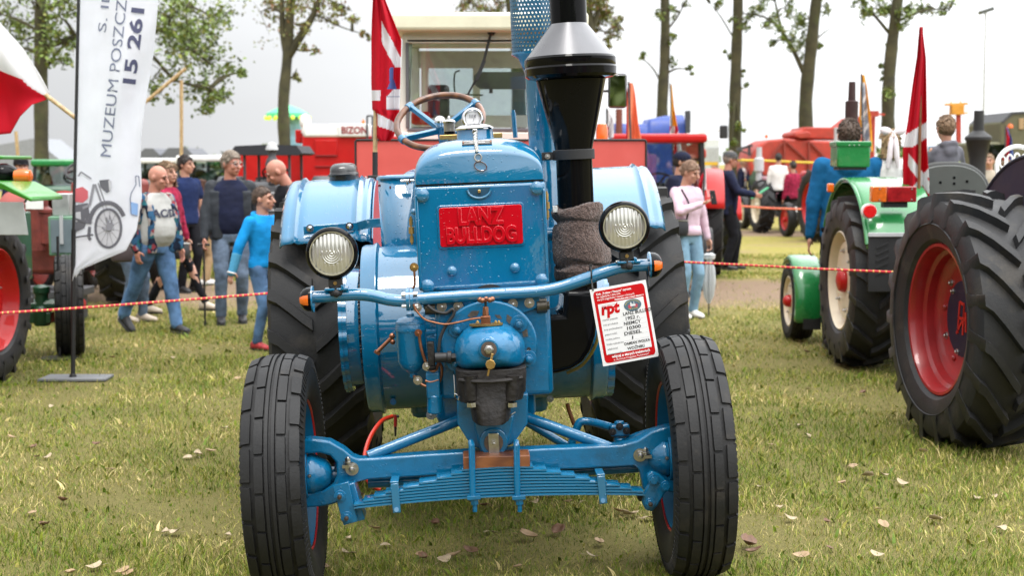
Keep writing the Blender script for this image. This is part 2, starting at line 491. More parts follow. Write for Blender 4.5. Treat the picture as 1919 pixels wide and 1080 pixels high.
ys = [-1200, -400, -120, -50, -20, -6, 0] + list(np.arange(2.0, 11, 0.3)) + [11, 13, 16, 20, 26, 35, 50, 80, 130, 250, 500, 1200]
xs = [-900, -250, -90, -40, -20, -10, -6] + list(np.arange(-4, 4.01, 0.25)) + [6, 10, 20, 40, 90, 250, 900]
vs = [(x, y, gz(x, y)) for y in ys for x in xs]
nx = len(xs)
mb.add(vs, [(j * nx + i, j * nx + i + 1, (j + 1) * nx + i + 1, (j + 1) * nx + i) for j in range(len(ys) - 1) for i in range(nx - 1)])
o = mb.build('ground', ground_material(), sharp=180); o['kind'] = 'structure'

def grass_blades():
    """one mesh of bent blades, thick near the camera and thinner further off"""
    N_ = 690000
    # depth drawn so that density per picture area is roughly even
    y = 4.3 + (rng.random(N_) ** 1.8) * 21
    hw = 0.385 * y + 1.2
    x = (rng.random(N_) * 2 - 1) * hw
    # patchy: thin out by noise
    pv = np.array([mnoise.noise(V((a * 1.1, b * 1.1, 0.0))) + 0.5 * mnoise.noise(V((a * 4.3, b * 4.3, 7.0))) for a, b in zip(x, y)])
    keep = (rng.random(N_) < np.clip(0.80 + 0.9 * pv, 0.22, 1)) & ~(rng.random(N_) < np.clip(2.3 - np.abs(y - 18.0 + 1.4 * pv), 0, 1) * .96)
    x, y, pv = x[keep], y[keep], pv[keep]
    n = len(x)
    t = x + 0.07
    z = 0.0437 * t * np.exp(-(t / 2.0) ** 4) * np.exp(-((y - 6.3) / 3.0) ** 4)
    hgt = (0.013 + 0.034 * rng.random(n) ** 2.4) * (1 + 0.7 * np.clip(pv, -0.6, 1)) * (1 + 0.010 * (y - 5))
    wd = (0.0008 + 0.0012 * rng.random(n) ** 2 + 0.006 * (rng.random(n) > .985)) * (1 + 0.10 * (y - 5))
    az = rng.random(n) * 2 * np.pi
    lean = (0.2 + 1.6 * rng.random(n) ** 1.5) * hgt
    la = rng.random(n) * 2 * np.pi
    dx, dy = np.cos(la) * lean, np.sin(la) * lean
    cx, cy = np.cos(az) * wd, np.sin(az) * wd
    P = np.zeros((n, 5, 3))
    for k, (s, fr, hh) in enumerate(((-1, 0, 0), (1, 0, 0), (-.8, .35, .6), (.8, .35, .6), (0, 1, 1))):
        P[:, k, 0] = x + s * cx + dx * fr
        P[:, k, 1] = y + s * cy + dy * fr
        P[:, k, 2] = z + hgt * hh - 0.003 * (hh == 0)
    base = (np.arange(n) * 5)[:, None]
    quads = base + np.array([[0, 1, 3, 2]]); tris = base + np.array([[2, 3, 4]])
    loops = np.concatenate([quads, tris], axis=1).reshape(-1)
    starts = np.stack([np.arange(n) * 7, np.arange(n) * 7 + 4], 1).reshape(-1)
    me = bpy.data.meshes.new('grass')
    me.vertices.add(n * 5); me.vertices.foreach_set('co', P.reshape(-1))
    me.loops.add(len(loops)); me.loops.foreach_set('vertex_index', loops.astype(np.int32))
    me.polygons.add(n * 2); me.polygons.foreach_set('loop_start', starts.astype(np.int32))
    me.update(calc_edges=True); me.validate()
    m = bpy.data.materials.new('grass_blade'); m.use_nodes = True
    nt = m.node_tree; N = nt.nodes; L = nt.links; b = N['Principled BSDF']
    ge = N.new('ShaderNodeNewGeometry'); cr = N.new('ShaderNodeValToRGB'); e = cr.color_ramp.elements
    e[0].position = 0; e[0].color = (0.065, 0.110, 0.008, 1); e[1].position = 1; e[1].color = (0.60, 0.48, 0.22, 1)
    for p, c in ((0.36, (0.112, 0.178, 0.012)), (0.66, (0.215, 0.252, 0.024)), (0.87, (0.39, 0.335, 0.085))):
        q = e.new(p); q.color = (*c, 1)
    # dry patches shift the tint
    tc = N.new('ShaderNodeTexCoord'); nz = N.new('ShaderNodeTexNoise'); nz.inputs['Scale'].default_value = 0.9; nz.inputs['Detail'].default_value = 3
    L.new(tc.outputs['Object'], nz.inputs['Vector'])
    mm = N.new('ShaderNodeMapRange'); mm.inputs[1].default_value = 0.3; mm.inputs[2].default_value = 0.7; mm.inputs[3].default_value = -0.28; mm.inputs[4].default_value = 0.34
    L.new(nz.outputs['Fac'], mm.inputs[0])
    ad = N.new('ShaderNodeMath'); L.new(ge.outputs['Random Per Island'], ad.inputs[0]); L.new(mm.outputs[0], ad.inputs[1])
    L.new(ad.outputs[0], cr.inputs[0]); L.new(cr.outputs[0], b.inputs['Base Color'])
    b.inputs['Roughness'].default_value = 0.55; b.inputs['Specular IOR Level'].default_value = 0.25
    me.materials.append(m)
    o = bpy.data.objects.new('grass', me); COL.objects.link(o); o['kind'] = 'stuff'
    tag(o, 'short worn green and straw coloured grass of the field', 'grass')
grass_blades()

LEAFM = [mat('dry_leaf_tan', (0.30, 0.20, 0.11), 0.6, var=0.3, vscale=40, bump=0.3, bscale=60),
         mat('dry_leaf_pale', (0.36, 0.28, 0.18), 0.6, var=0.25, vscale=40, bump=0.3, bscale=60),
         mat('dry_leaf_brown', (0.13, 0.065, 0.035), 0.6, var=0.3, vscale=40, bump=0.3, bscale=60)]
def leaf_mesh(sd):
    r = random.Random(sd); mb = MB()
    n = 6; L_ = 0.085; rows = []
    c1 = r.uniform(0.1, 0.5); c2 = r.uniform(-0.3, 0.5)
    for i in range(n + 1):
        t = i / n
        w = 0.036 * (math.sin(math.pi * min(1, t * 0.93 + 0.07)) ** 0.6) * (1 - 0.25 * t) * r.uniform(0.9, 1.1)
        row = []
        for s in (-1, -0.5, 0, 0.5, 1):
            row.append((s * w, (t - 0.5) * L_, 0.008 + c1 * abs(s) ** 1.5 * w + c2 * 0.05 * (t - 0.5) ** 2 * 4 + r.uniform(-.001, .001)))
        rows.append(row)
    vs = [p for row in rows for p in row]
    mb.add(vs, [(i * 5 + j, i * 5 + j + 1, i * 5 + j + 6, i * 5 + j + 5) for i in range(n) for j in range(4)])
    mb.tube([(0, -L_ / 2, 0.008), (0.002, -L_ / 2 - 0.02, 0.006), (0.006, -L_ / 2 - 0.038, 0.004)], 0.0012, n=5)
    return mb
_lm = []
for k in range(6):
    o = leaf_mesh(k).build('fallen_leaf', LEAFM[k % 3], sharp=180)
    md = o.modifiers.new('thickness', 'SOLIDIFY'); md.thickness = 0.0008
    _lm.append(o)
leaf_px = [(990, 1018, 1.0, 0), (1045, 1010, .9, 5), (1180, 985, 1.05, 1), (1160, 978, .8, 0), (1215, 990, .8, 4), (1025, 938, .8, 3), (1000, 950, .8, 4), (1625, 915, 1.0, 1), (1655, 908, .7, 4),
           (1755, 998, .9, 1), (1730, 860, .8, 0), (1690, 925, .7, 1), (1620, 742, .7, 2), (1518, 735, .7, 1), (1445, 855, .6, 3), (370, 845, .9, 1), (395, 840, .7, 0), (350, 850, .7, 4), (420, 800, .6, 1), (175, 1052, .8, 1),
           (1400, 1050, 1.1, 2), (1415, 1062, .8, 5), (1480, 1000, .7, 1), (1460, 975, .6, 4), (650, 1035, .8, 1), (760, 905, .7, 3), (800, 925, .7, 0), (1075, 925, .7, 1), (325, 675, .6, 1), (210, 675, .7, 0), (245, 678, .5, 1),
           (180, 835, .6, 2), (90, 860, .6, 1), (230, 1060, .7, 0), (310, 985, .6, 1), (60, 960, .6, 3), (1580, 930, .6, 0), (1875, 1010, .8, 1), (1830, 945, .6, 4), (1500, 1075, .8, 0), (815, 985, .7, 2), (880, 1040, .8, 5), (1110, 1060, .7, 1), (700, 990, .7, 0)]
rl = random.Random(3)
while len(leaf_px) < 120:
    leaf_px.append((rl.uniform(0, 1919), rl.uniform(650, 1075), rl.uniform(.4, .8), rl.randrange(6)))
first = [True] * 6
for (u, v, s, k) in leaf_px:
    p = G(u, v)
    if first[k]: o = _lm[k]; first[k] = False
    else:
        o = _lm[k].copy(); COL.objects.link(o)
    o.location = (p.x, p.y, gz(p.x, p.y) + 0.014)
    o.rotation_euler = (rl.uniform(-.35, .35), rl.uniform(-.35, .35), rl.uniform(0, 6.28))
    o.scale = (s, s, s)
    tag(o, 'dry curled fallen leaf lying in the short grass', 'leaf', 'fallen leaves in the grass')

# ------------------------------------------------------------------ tyres
def tyre_profile(R, W, r, crown=0.03, sh=0.045):
    """closed section (radius, x) from inner bead round to the other bead"""
    h = R - r
    return [(r, -W * .40), (r + h * .10, -W * .47), (r + h * .45, -W * .53), (R - sh * 1.3, -W * .515), (R - sh * .45, -W * .47), (R - crown * .35, -W * .33), (R - crown * .08, -W * .16), (R, 0),
            (R - crown * .08, W * .16), (R - crown * .35, W * .33), (R - sh * .45, W * .47), (R - sh * 1.3, W * .515), (R - sh * 0 - h * .55, W * .53), (r + h * .10, W * .47), (r, W * .40),
            (r - 0.012, W * .36), (r - 0.012, -W * .36)]
def ag_tyre(mb, R, W, r, N, lug=0.036, drop=0.15, lw=0.055, c=(0, 0, 0), sgn=1, n=64, over=True):
    """tractor drive tyre about the X axis: carcass plus two rows of bent lugs meeting in a V"""
    c = V(c)
    Rb = R - lug
    mb.lathe(tyre_profile(Rb, W, r), c, (1, 0, 0), n, closed=True)
    def surf(s):     # radius of the carcass at lateral position s (-.5 .. .5 of W)
        a = abs(s)
        return Rb - 0.03 * (a / .5) ** 2.2 - (0.05 * max(0, a - .44) / .08 if a > .44 else 0)
    def P(th, s, rad):
        return c + V((s * W, -math.sin(th) * rad, math.cos(th) * rad))
    for side in (-1, 1):
        for k in range(N):
            th0 = 2 * math.pi * (k + (0.5 if side > 0 else 0)) / N
            st = []
            path = [(.545, -.16, 0.25), (.525, -.08, 0.75), (.49, 0.0, 1.0), (.40, .12, 1.0), (.27, .42, 1.0), (.12, .78, 1.0), (0.015, 1.0, .95)]
            for (s, t, hh) in path:
                th = th0 + sgn * t * drop / R
                base = surf(s) if s < .5 else Rb - 0.08 - (s - .5) * 1.2
                top = min(R - 0.012 * (s / .5) ** 2, base + lug * 1.0 + 0.02 * (s > .43)) if s <= .5 else base + 0.02 * hh + 0.006
                if s <= .5: top = surf(min(s, .44)) + lug * hh
                w = (lw * (0.95 + 0.25 * max(0, s))) / R
                st.append([P(th - w * .62, side * s, base - .01), P(th - w * .42, side * s, top), P(th + w * .42, side * s, top), P(th + w * .62, side * s, base - .01)])
            mb.rings(st)
def rib_tyre(mb, R, W, r, c=(0, 0, 0), N=34, n=72):
    """ribbed steering tyre: four rows of blocks, two thin ribs, notched shoulders"""
    c = V(c); d = 0.011
    Rb = R - d
    mb.lathe(tyre_profile(Rb, W, r, 0.020, 0.034), c, (1, 0, 0), n, closed=True)
    def P(th, x, rad): return c + V((x * W, -math.sin(th) * rad, math.cos(th) * rad))
    def rad(x): return R - 0.018 * (abs(x) / .5) ** 2.4
    def block(x0, x1, t0, t1, side=0, dp=d + 0.008):
        k = max(2, int((t1 - t0) / 0.07) + 1); rows = []
        for i in range(k + 1):
            t = t0 + (t1 - t0) * i / k
            a, b_ = x0 + 0.012, x1 - 0.012
            if i in (0, k): a += .006; b_ -= .006
            rows.append([P(t, x0, rad(x0) - dp), P(t, a, rad(x0) - (0.0015 if i in (0, k) else 0)), P(t, b_, rad(x1) - (0.0015 if i in (0, k) else 0)), P(t, x1, rad(x1) - dp)])
        mb.rings(rows)
    st = 2 * math.pi / N
    for k in range(N):
        t = k * st
        block(-.27, -.10, t + .012, t + st - .012)
        block(.10, .27, t + st * .5 + .012, t + st * 1.5 - .012)
        for sd in (-1, 1):
            o_ = 0.25 * st if sd > 0 else 0.75 * st
            a, b_ = (.315, .50) if sd > 0 else (-.50, -.315)
            block(a, b_, t + o_ + .022, t + o_ + st - .022, dp=.03)
            # shoulder lug running down onto the sidewall, in steps
            rows = []
            for q in range(5):
                tq = t + o_ + st * (q + .18) / 5.0
                w = st / 5 * .62
                top = [P(tq, sd * .492, R - 0.020), P(tq + w, sd * .492, R - 0.020), P(tq + w * .75, sd * .535, R - 0.060), P(tq + w * .1, sd * .535, R - 0.060)]
                inn = [P(tq, sd * .44, R - 0.028), P(tq + w, sd * .44, R - 0.028), P(tq + w * .75, sd * .47, R - 0.066), P(tq + w * .1, sd * .47, R - 0.066)]
                mb.rings([inn, top])
    for x in (-.055, .055):
        mb.lathe([(rad(0) - .014, (x - .036) * W), (rad(0) - .001, (x - .026) * W), (rad(0) - .001, (x + .026) * W), (rad(0) - .014, (x + .036) * W)], c, (1, 0, 0), n)

# ------------------------------------------------------------------ the blue tractor
D0 = 5.40
ROLL, YAW = R_(2.5), R_(2.0)
ML = Matrix.Translation((-0.07, D0, 0.0)) @ Matrix.Rotation(YAW, 4, 'Z') @ Matrix.Rotation(-ROLL, 4, 'Y')
MLi = ML.inverted(); MLr = MLi.to_3x3()
def T(u, v, y):
    o = MLi @ CAM; d = MLr @ ray(u, v)
    return o + d * ((y - o.y) / d.y)
def S(px, y): return px * (D0 + y) / FPX
tractor = thing('vintage_tractor', 'glossy blue vintage tractor with red lettered nose badge, seen head on', 'tractor')
tractor.matrix_world = ML
X_, Y_, Z_ = V((1, 0, 0)), V((0, 1, 0)), V((0, 0, 1))
F_ = V((0, -1, 0))     # towards the viewer

def front_wheel(sx):
    c = V((sx * 0.775, 0, 0.468))
    R, Wd, r = 0.468, 0.215, 0.285
    mb = MB()
    ins = -sx   # inner side direction along x
    # pressed disc, dished outwards
    mb.lathe([(r + .002, -.078), (r - .012, -.083), (r - .020, -.06), (r - .03, -.02), (r - .05, .012), (.20, .030), (.13, .045), (.12, .060), (.05, .062), (.05, .075), (.13, .072), (.205, .045), (r - .035, .022), (r - .02, 0), (r - .012, .075), (r + .002, .083)], c, V((sx, 0, 0)), 48, closed=True)
    rim = mb.build('front_wheel', mat('blue_wheel_paint', (.001, .115, .245), .45, spec=.25, var=.1), tractor)
    mb = MB(); rib_tyre(mb, R, Wd, r, c, N=21)
    mb.build('tyre', RUBBER, rim)
    mb = MB()
    mb.torus(c + V((-sx * .084, 0, 0)), X_, r + .001, .006, 48, 6)
    mb.build('rim_stripe', RED, rim)
    # hub with conical grease cap on the inner side
    mb = MB()
    mb.lathe([(.085, -.020), (.085, -.068), (.095, -.068), (.095, -.084)], c, V((sx, 0, 0)), 28)
    mb.build('hub', BLUE2, rim, bevel=.004)
    mb = MB()
    mb.lathe([(.078, -.085), (.080, -.105), (.072, -.118), (.056, -.150), (.042, -.166), (.018, -.174), (.0005, -.175)], c, V((sx, 0, 0)), 28)
    mb.build('hub_cap', BLUE2, rim)
    mb = MB(); mb.hexbolt(c + V((-sx * .096, -.080, .01)), F_, .005, .004); mb.build('bolt', STEEL, rim)
    return rim
front_wheel(-1); front_wheel(1)

def rear_wheel(sx):
    c = V((sx * 0.79, 2.1, 0.745))
    R, Wd, r = 0.745, 0.45, 0.40
    mb = MB()
    mb.lathe([(r, -.19), (r - .02, -.2), (r - .04, -.15), (r - .05, 0), (.22, .06), (.10, .06), (.10, .09), (.23, .085), (r - .045, .03), (r - .03, .15), (r - .02, .2), (r, .19)], c, V((sx, 0, 0)), 48, closed=True)
    rim = mb.build('rear_wheel', BLUE, tractor)
    mb = MB(); ag_tyre(mb, R, Wd, r, 22, lug=.040, drop=.17, lw=.062, c=c, sgn=1)
    mb.build('tyre', RUBBER, rim, sharp=28)
    return rim
rear_wheel(-1); rear_wheel(1)

# --- fenders: rolled sheet over each rear wheel, three raised ribs, inner apron
def fender(sx, a0, a1, x0, x1, R=0.83):
    c = V((0, 2.1, 0.745))
    mb = MB()
    xs = np.linspace(x0, x1, 31)
    def off(x):
        t = (x - x0) / (x1 - x0)
        h = 0
        for q in (.16, .84):
            h += 0.016 * math.exp(-((t - q) / .018) ** 2) - .007 * math.exp(-((t - q - .05) / .02) ** 2)
        e = max(0, abs(t - .5) - .44) / .06
        return h - .03 * e * e
    rows = []
    for i in range(41):
        a = a0 + (a1 - a0) * i / 40
        rows.append([(x, c.y - math.sin(a) * (R + off(x)), c.z + math.cos(a) * (R + off(x))) for x in xs])
    vs = [p for r_ in rows for p in r_]; n = len(xs)
    mb.add(vs, [(i * n + j, i * n + j + 1, (i + 1) * n + j + 1, (i + 1) * n + j) for i in range(40) for j in range(n - 1)])
    f = mb.build('fender', BLUE, tractor, sharp=50, solid=.006)
    # inner apron: flat side plate between fender edge and the platform
    mb = MB()
    xi = x1 if abs(x1) < abs(x0) else x0
    poly = [(xi, c.y - math.sin(a) * (R - .01), c.z + math.cos(a) * (R - .01)) for a in np.linspace(a0 * .97, a1, 24)]
    poly.append((xi, 2.45, 0.80)); poly.append((xi, 1.62, 0.80))
    mb.prism(poly, (-sx * .006, 0, 0)); mb.build('fender_apron', BLUE, f)
    return f
fl = fender(-1, R_(50), R_(-75), -0.945, -0.50)
fr = fender(1, R_(50), R_(-75), 0.46, 0.925)

# strap bracing the left fender to the body
mb = MB()
yf = 1.52
pa = T(569, 432, 1.47); pb = T(672, 424, 1.50); pc = T(690, 419, 1.42); pd = T(776, 413, 1.10)
mb.bar(pa, pb, S(16, 1.45), .012, up=F_); mb.bar(pb, pc, S(17, 1.45), .012, up=F_); mb.bar(pc, pd, S(17, 1.4), .012, up=F_)
br = mb.build('fender_brace', BLUE, tractor, bevel=.003)
for (u, v) in ((581, 428), (655, 424)):
    p = T(u, v, 1.455); mb = MB(); mb.cyl(p, p + F_ * .006, .019, n=18); mb.lathe([(.013, .006), (.011, .013), (.0005, .017)], p, F_, 14); mb.build('bolt', CHROME, br)

# --- chassis and gearbox hull behind the engine
mb = MB()
mb.box((-.02, 1.55, .74), (.62, 1.2, .50)); mb.box((-.02, 1.55, 1.05), (.50, 1.0, .16))
mb.box((-.02, 2.2, .78), (.50, .5, .5))
mb.cyl((-.75, 2.1, .745), (.75, 2.1, .745), .12, n=20)
mb.build('gearbox_housing', BLUE2, tractor, bevel=.03)
mb = MB(); mb.box((0, 1.95, .83), (1.05, .9, .03)); mb.build('platform', BLACKM, tractor)
mb = MB(); mb.box((0.0, .62, .78), (.40, .95, .36)); mb.build('crankcase', BLUE2, tractor, bevel=.04)

# --- big flywheel drums either side
def drum(u0, u1, vt, vb, y0, out, ustep):
    """drum about the X axis from picture measurements"""
    yc = y0 + .38
    top = T((u0 + u1) / 2, vt, yc - .05); bot = T((u0 + u1) / 2, vb, yc - .12)
    R = (top.z - bot.z) / 2; zc = (top.z + bot.z) / 2
    xa = T(u0, (vt + vb) / 2, y0).x; xb = T(u1, (vt + vb) / 2, y0).x; xs_ = T(ustep, (vt + vb) / 2, y0).x
    s = 1 if xb > xa else -1
    c = V((0, yc, zc))
    mb = MB()
    mb.lathe([(R * .35, xa + s * .03), (R * .92, xa + s * .012), (R * .985, xa), (R, xa + s * .012), (R, xs_ - s * .012), (R + .008, xs_), (R + .008, xs_ + s * .008), (R - .010, xs_ + s * .018), (R - .010, xb - s * .01), (R - .02, xb)], c, X_, 72)
    return mb.build('flywheel_cover', BLUE, tractor, sharp=40), c, R, xa
d1, dc, dR, dx = drum(676, 850, 457, 777, .55, -1, 702)
d2, dc2, dR2, dx2 = drum(1141, 985, 470, 757, .60, 1, 1116)
for (u, v) in ((737, 753),):
    p = T(u, v, .70); mb = MB(); mb.cyl(p, p + F_ * .01, .014, n=12); mb.build('bolt', BLUE2, d1)
p = T(1031, 748, .75); mb = MB(); mb.hexbolt(p, F_, .011, .008); mb.build('bolt', STEEL, d2)

# --- wavy edged disc guard outside the left drum
c = V((T(655, 620, .85).x, .98, T(655, 622, .8).z))
mb = MB(); n = 120; Rg = S(125, .75)
for x0, x1, dr in ((-.034, -.020, 0), (-.020, .0, -.006)):
    outl = [[(c.x + xx, c.y + math.cos(t) * (Rg + dr + .006 * math.sin(t * 24)), c.z + math.sin(t) * (Rg + dr + .006 * math.sin(t * 24))) for t in [2 * math.pi * i / n for i in range(n)]] for xx in (x0, x1)]
    mb.rings(outl)
mb.lathe([(Rg * .93, 0.0), (Rg * .9, .05), (Rg * .3, .06)], c, X_, 60)
guard = mb.build('disc_guard', BLUE, tractor)
mb = MB()      # bristles of the dust seal in the gap
r_ = random.Random(2)
for i in range(150):
    t = math.pi + r_.uniform(-1.2, 1.2); q = Rg * r_.uniform(.90, .97)
    p = c + V((.052, math.cos(t) * q, math.sin(t) * q))
    d = V((r_.uniform(.02, .034), r_.uniform(-.006, .006), r_.uniform(-.012, .012)))
    mb.cyl(p, p + d, .0022, .0006, n=4)
mb.build('bristle_seal', BLACKM, guard)
# the same guard on the right drum's far side
c = V((T(1137, 640, .95).x, 1.05, T(1137, 640, .9).z)); mb = MB()
mb.rings([[(c.x + xx, c.y + math.cos(t) * (Rg * .92 + .005 * math.sin(t * 24)), c.z + math.sin(t) * (Rg * .92 + .005 * math.sin(t * 24))) for t in [2 * math.pi * i / n for i in range(n)]] for xx in (-.01, .02)])
mb.build('disc_guard', BLUE, tractor)

# --- bonnet: domed top piece over a flat nose
yh = .10
hl, hr = T(776, 347, yh), T(1021, 334, yh)
hx = (hl.x + hr.x) / 2; hw = (hr.x - hl.x) / 2
zs = T(898, 343, yh).z
zt = T(895, 259, .30).z
zb = T(905, 543, yh).z
def hood_outline(w, z0, z1, n=44, ex=3.0):
    out = []
    for i in range(n + 1):
        t = math.pi * i / n
        cx, sz = math.cos(t), math.sin(t)
        out.append((w * math.copysign(abs(cx) ** (2 / ex), cx), z0 + (z1 - z0) * abs(sz) ** (2 / ex)))
    return out
mb = MB(); ring = []
for i in range(13):
    t = i / 12
    y = yh + .19 * (1 - math.cos(t * math.pi / 2)); k = math.sin(t * math.pi / 2)
    H = (zt - zs)
    o_ = hood_outline(hw * (.972 + .028 * min(1, k * 1.6)), zs + .004, zs + H * (.60 + .40 * k))
    ring.append([V((hx + a, y, b)) for a, b in o_])
for y in (.5, .8, 1.10):
    ring.append([V((hx + a, y, b)) for a, b in hood_outline(hw, zs + .004, zt)])
mb.rings(ring)
hood = mb.build('bonnet', BLUE, tractor, sharp=55, bevel=0)
from mathutils.bvhtree import BVHTree
_bv = BVHTree.FromPolygons([V(p) for p in mb.v], mb.f)
def on_hood(u, v, off=.004):
    o_ = MLi @ CAM; h_ = _bv.ray_cast(o_, (MLr @ ray(u, v)).normalized())
    if h_[0] is None: return T(u, v, .3), F_
    n_ = h_[1] if h_[1].y < 0 else -h_[1]
    return h_[0] + n_ * off, n_
mb = MB()
mb.box((hx, yh + .50, (zb + zs) / 2), (hw * 2 + .004, 1.0, zs - zb - .006))
nose = mb.build('nose_panel', BLUE, tractor, bevel=.014, seg=4)
mb = MB(); mb.box((hx, yh + .5, zs), (hw * 2 - .012, .98, .02)); mb.build('seam_gasket', BLACKM, tractor)
# folded bottom lip, raised edge strips down each side
mb = MB()
mb.box((hx - hw + .006, yh - .003, (zb + zs) / 2 - .01), (.012, .010, zs - zb - .05)); mb.box((hx + hw - .006, yh - .003, (zb + zs) / 2 - .01), (.012, .010, zs - zb - .05))
mb.build('nose_trim', BLUE, nose, bevel=.003)
for (u, v, r, h) in ((791, 366, 11, .014), (1006, 353, 11, .014), (847, 508, 7.5, .012), (965, 502, 7.5, .012), (801, 537, 11, .014), (1016, 526, 11, .014)):
    p = T(u, v, yh); mb = MB(); mb.lathe([(S(r * 1.2, yh), 0), (S(r * 1.2, yh), .004), (S(r, yh), .006), (S(r * .93, yh), h), (S(r * .7, yh), h + .003), (.0005, h + .004)], p, F_, 24)
    mb.build('rivet', BLUE, nose)
# finger scoop with latch; a flat plate in darker blue paints the recess shade
p = T(898, 357, yh); mb = MB()
w = S(21, yh)
poly = [(p.x - w, p.y - .002, p.z + .012)] + [(p.x - w * math.cos(t), p.y - .002, p.z + .008 - S(16, yh) * math.sin(t)) for t in np.linspace(0, math.pi, 16)] + [(p.x + w, p.y - .002, p.z + .012)]
mb.prism(poly, (0, .004, 0)); sc_ = mb.build('finger_scoop', mat('recess_shade_blue', (0.004, 0.045, 0.09), .4), nose)
mb = MB()
mb.tube([(p.x + w * 1.04 * math.cos(t), p.y - .004, p.z + .006 - S(17, yh) * math.sin(t)) for t in np.linspace(0, math.pi, 18)], .005, 8)
mb.build('scoop_lip', BLUE, sc_)
mb = MB(); mb.box(p + V((0, -.010, -.003)), (.011, .02, .012)); mb.build('latch', BRASS, sc_, bevel=.002)
# flat black arch painting a shaded opening at the foot of the nose
p = T(917, 541, yh); mb = MB()
mb.prism([(p.x + S(22, 0) * math.cos(t), yh - .003, zb + .001 + S(9, 0) * math.sin(t)) for t in np.linspace(0, math.pi, 14)], (0, .004, 0)); mb.build('notch_shade', BLACKM, nose)
# red cast badge
cb = T(901.5, 423, yh); bw, bh = S(155, yh), S(74, yh)
def rrect(c, w, h, r, y, n=6):
    out = []
    for (sx, sz, a) in ((1, 1, 0), (-1, 1, 90), (-1, -1, 180), (1, -1, 270)):
        for i in range(n + 1):
            t = R_(a + 90 * i / n)
            out.append(V((c.x + sx * (w / 2 - r) + r * math.cos(t), y, c.z + sz * (h / 2 - r) + r * math.sin(t))))
    return out
mb = MB(); mb.prism(rrect(cb, bw + .016, bh + .016, .014, yh), (0, -.005, 0)); badge = mb.build('badge', BLUE, tractor, bevel=.002)
mb = MB(); mb.prism(rrect(cb, bw, bh, .010, yh - .004), (0, -.005, 0)); mb.build('badge_plate', REDB, badge, bevel=.002)
def bpos(dx, dz, dy=0.0):
    return lambda p: V((cb.x + dx + p.x, yh - .0085 - p.z - dy, cb.z + dz + p.y))
def letters(s_, sz, width, **k):
    """one (verts, faces) per letter, laid out over a given width about x = 0"""
    full, _ = textgeo(s_, sz, align='LEFT', **k); w0 = max(p.x for p in full); out = []
    for i, ch_ in enumerate(s_):
        pre, _ = textgeo(s_[:i + 1], sz, align='LEFT', **k); vs, fs = textgeo(ch_, sz, align='LEFT', **k)
        sh = max(p.x for p in pre) - max(p.x for p in vs)
        out.append(([V(((p.x + sh - w0 / 2) * width / w0, p.y, p.z)) for p in vs], fs))
    return out
for s_, sz, wx, dx, dz in (("LANZ", .090, .180, .002, .006), ("BULLDOG", .084, .272, .000, -.064)):
    for vs, fs in letters(s_, sz, wx, ext=.004, bevel=.0035, bold=.0022):
        mb = MB(); mb.add([bpos(dx, dz)(p) for p in vs], fs); mb.build('raised_letter', REDB, badge, sharp=60)
# hinges on the nose edges
for (u, v, s) in ((771, 432, -1), (1025, 385, 1)):
    p = T(u, v, yh + .02); hb = MB()
    for dz in (-.034, .0, .034): hb.cyl(p + V((0, 0, dz - .013)), p + V((0, 0, dz + .013)), .0075 if dz else .011, n=10)
    hb.cyl(p + V((0, 0, -.055)), p + V((0, 0, .055)), .004, n=8)
    hb.build('hinge', BRASS, nose)
for (u, v) in ((776, 397), (1020, 377)):
    p = T(u, v, yh + .03); mb = MB(); mb.sph(p, .013, 12, 8); mb.build('rivet', BLUE, nose)

# --- filler neck, chrome lid with chain, gauge, warning plate
p0 = T(891, 270, .42); p1 = T(890, 243, .42)
mb = MB(); mb.lathe([(S(47, .42), -.03), (S(40, .42), -.005), (S(35, .42), .02), (S(33, .42), (p1 - p0).length)], p0, Z_, 36)
neck = mb.build('filler_neck', BLUE, tractor)
mb = MB(); h = (p1 - p0).length; mb.lathe([(S(33, .42), h - .004), (S(37, .42), h), (S(37, .42), h + .006), (S(30, .42), h + .016), (S(15, .42), h + .024), (.0005, h + .026)], p0, Z_, 36)
lid = mb.build('filler_lid', CHROME, neck)
mb = MB(); pg = T(886, 222, .43)
mb.torus(pg, (0, -1, .12), S(17, .43), .008, 36, 10); mb.lathe([(S(20, .43), 0.012), (S(21, .43), .03), (S(14, .43), .05)], pg, (0, 1, 0), 28)
gauge = mb.build('gauge', CHROME, neck)
mb = MB(); mb.cyl(pg + V((0, .006, 0)), pg + V((0, .008, 0)), S(16, .43), n=28); mb.build('gauge_face', PLASTW, gauge)
mb = MB()
for q in range(5):
    mb.box(pg + V(((q - 2) * .006, .003, .010)), (.0016, .002, .014))
mb.bar(pg + V((0, .002, -.012)), pg + V((.010, .002, .014)), .0016, .0016, up=F_); mb.build('gauge_scale', GREYINK, gauge)
mb = MB(); mb.box(T(890, 247, .34), (.020, .03, .022)); mb.build('lid_clasp', CHROME, lid, bevel=.003)
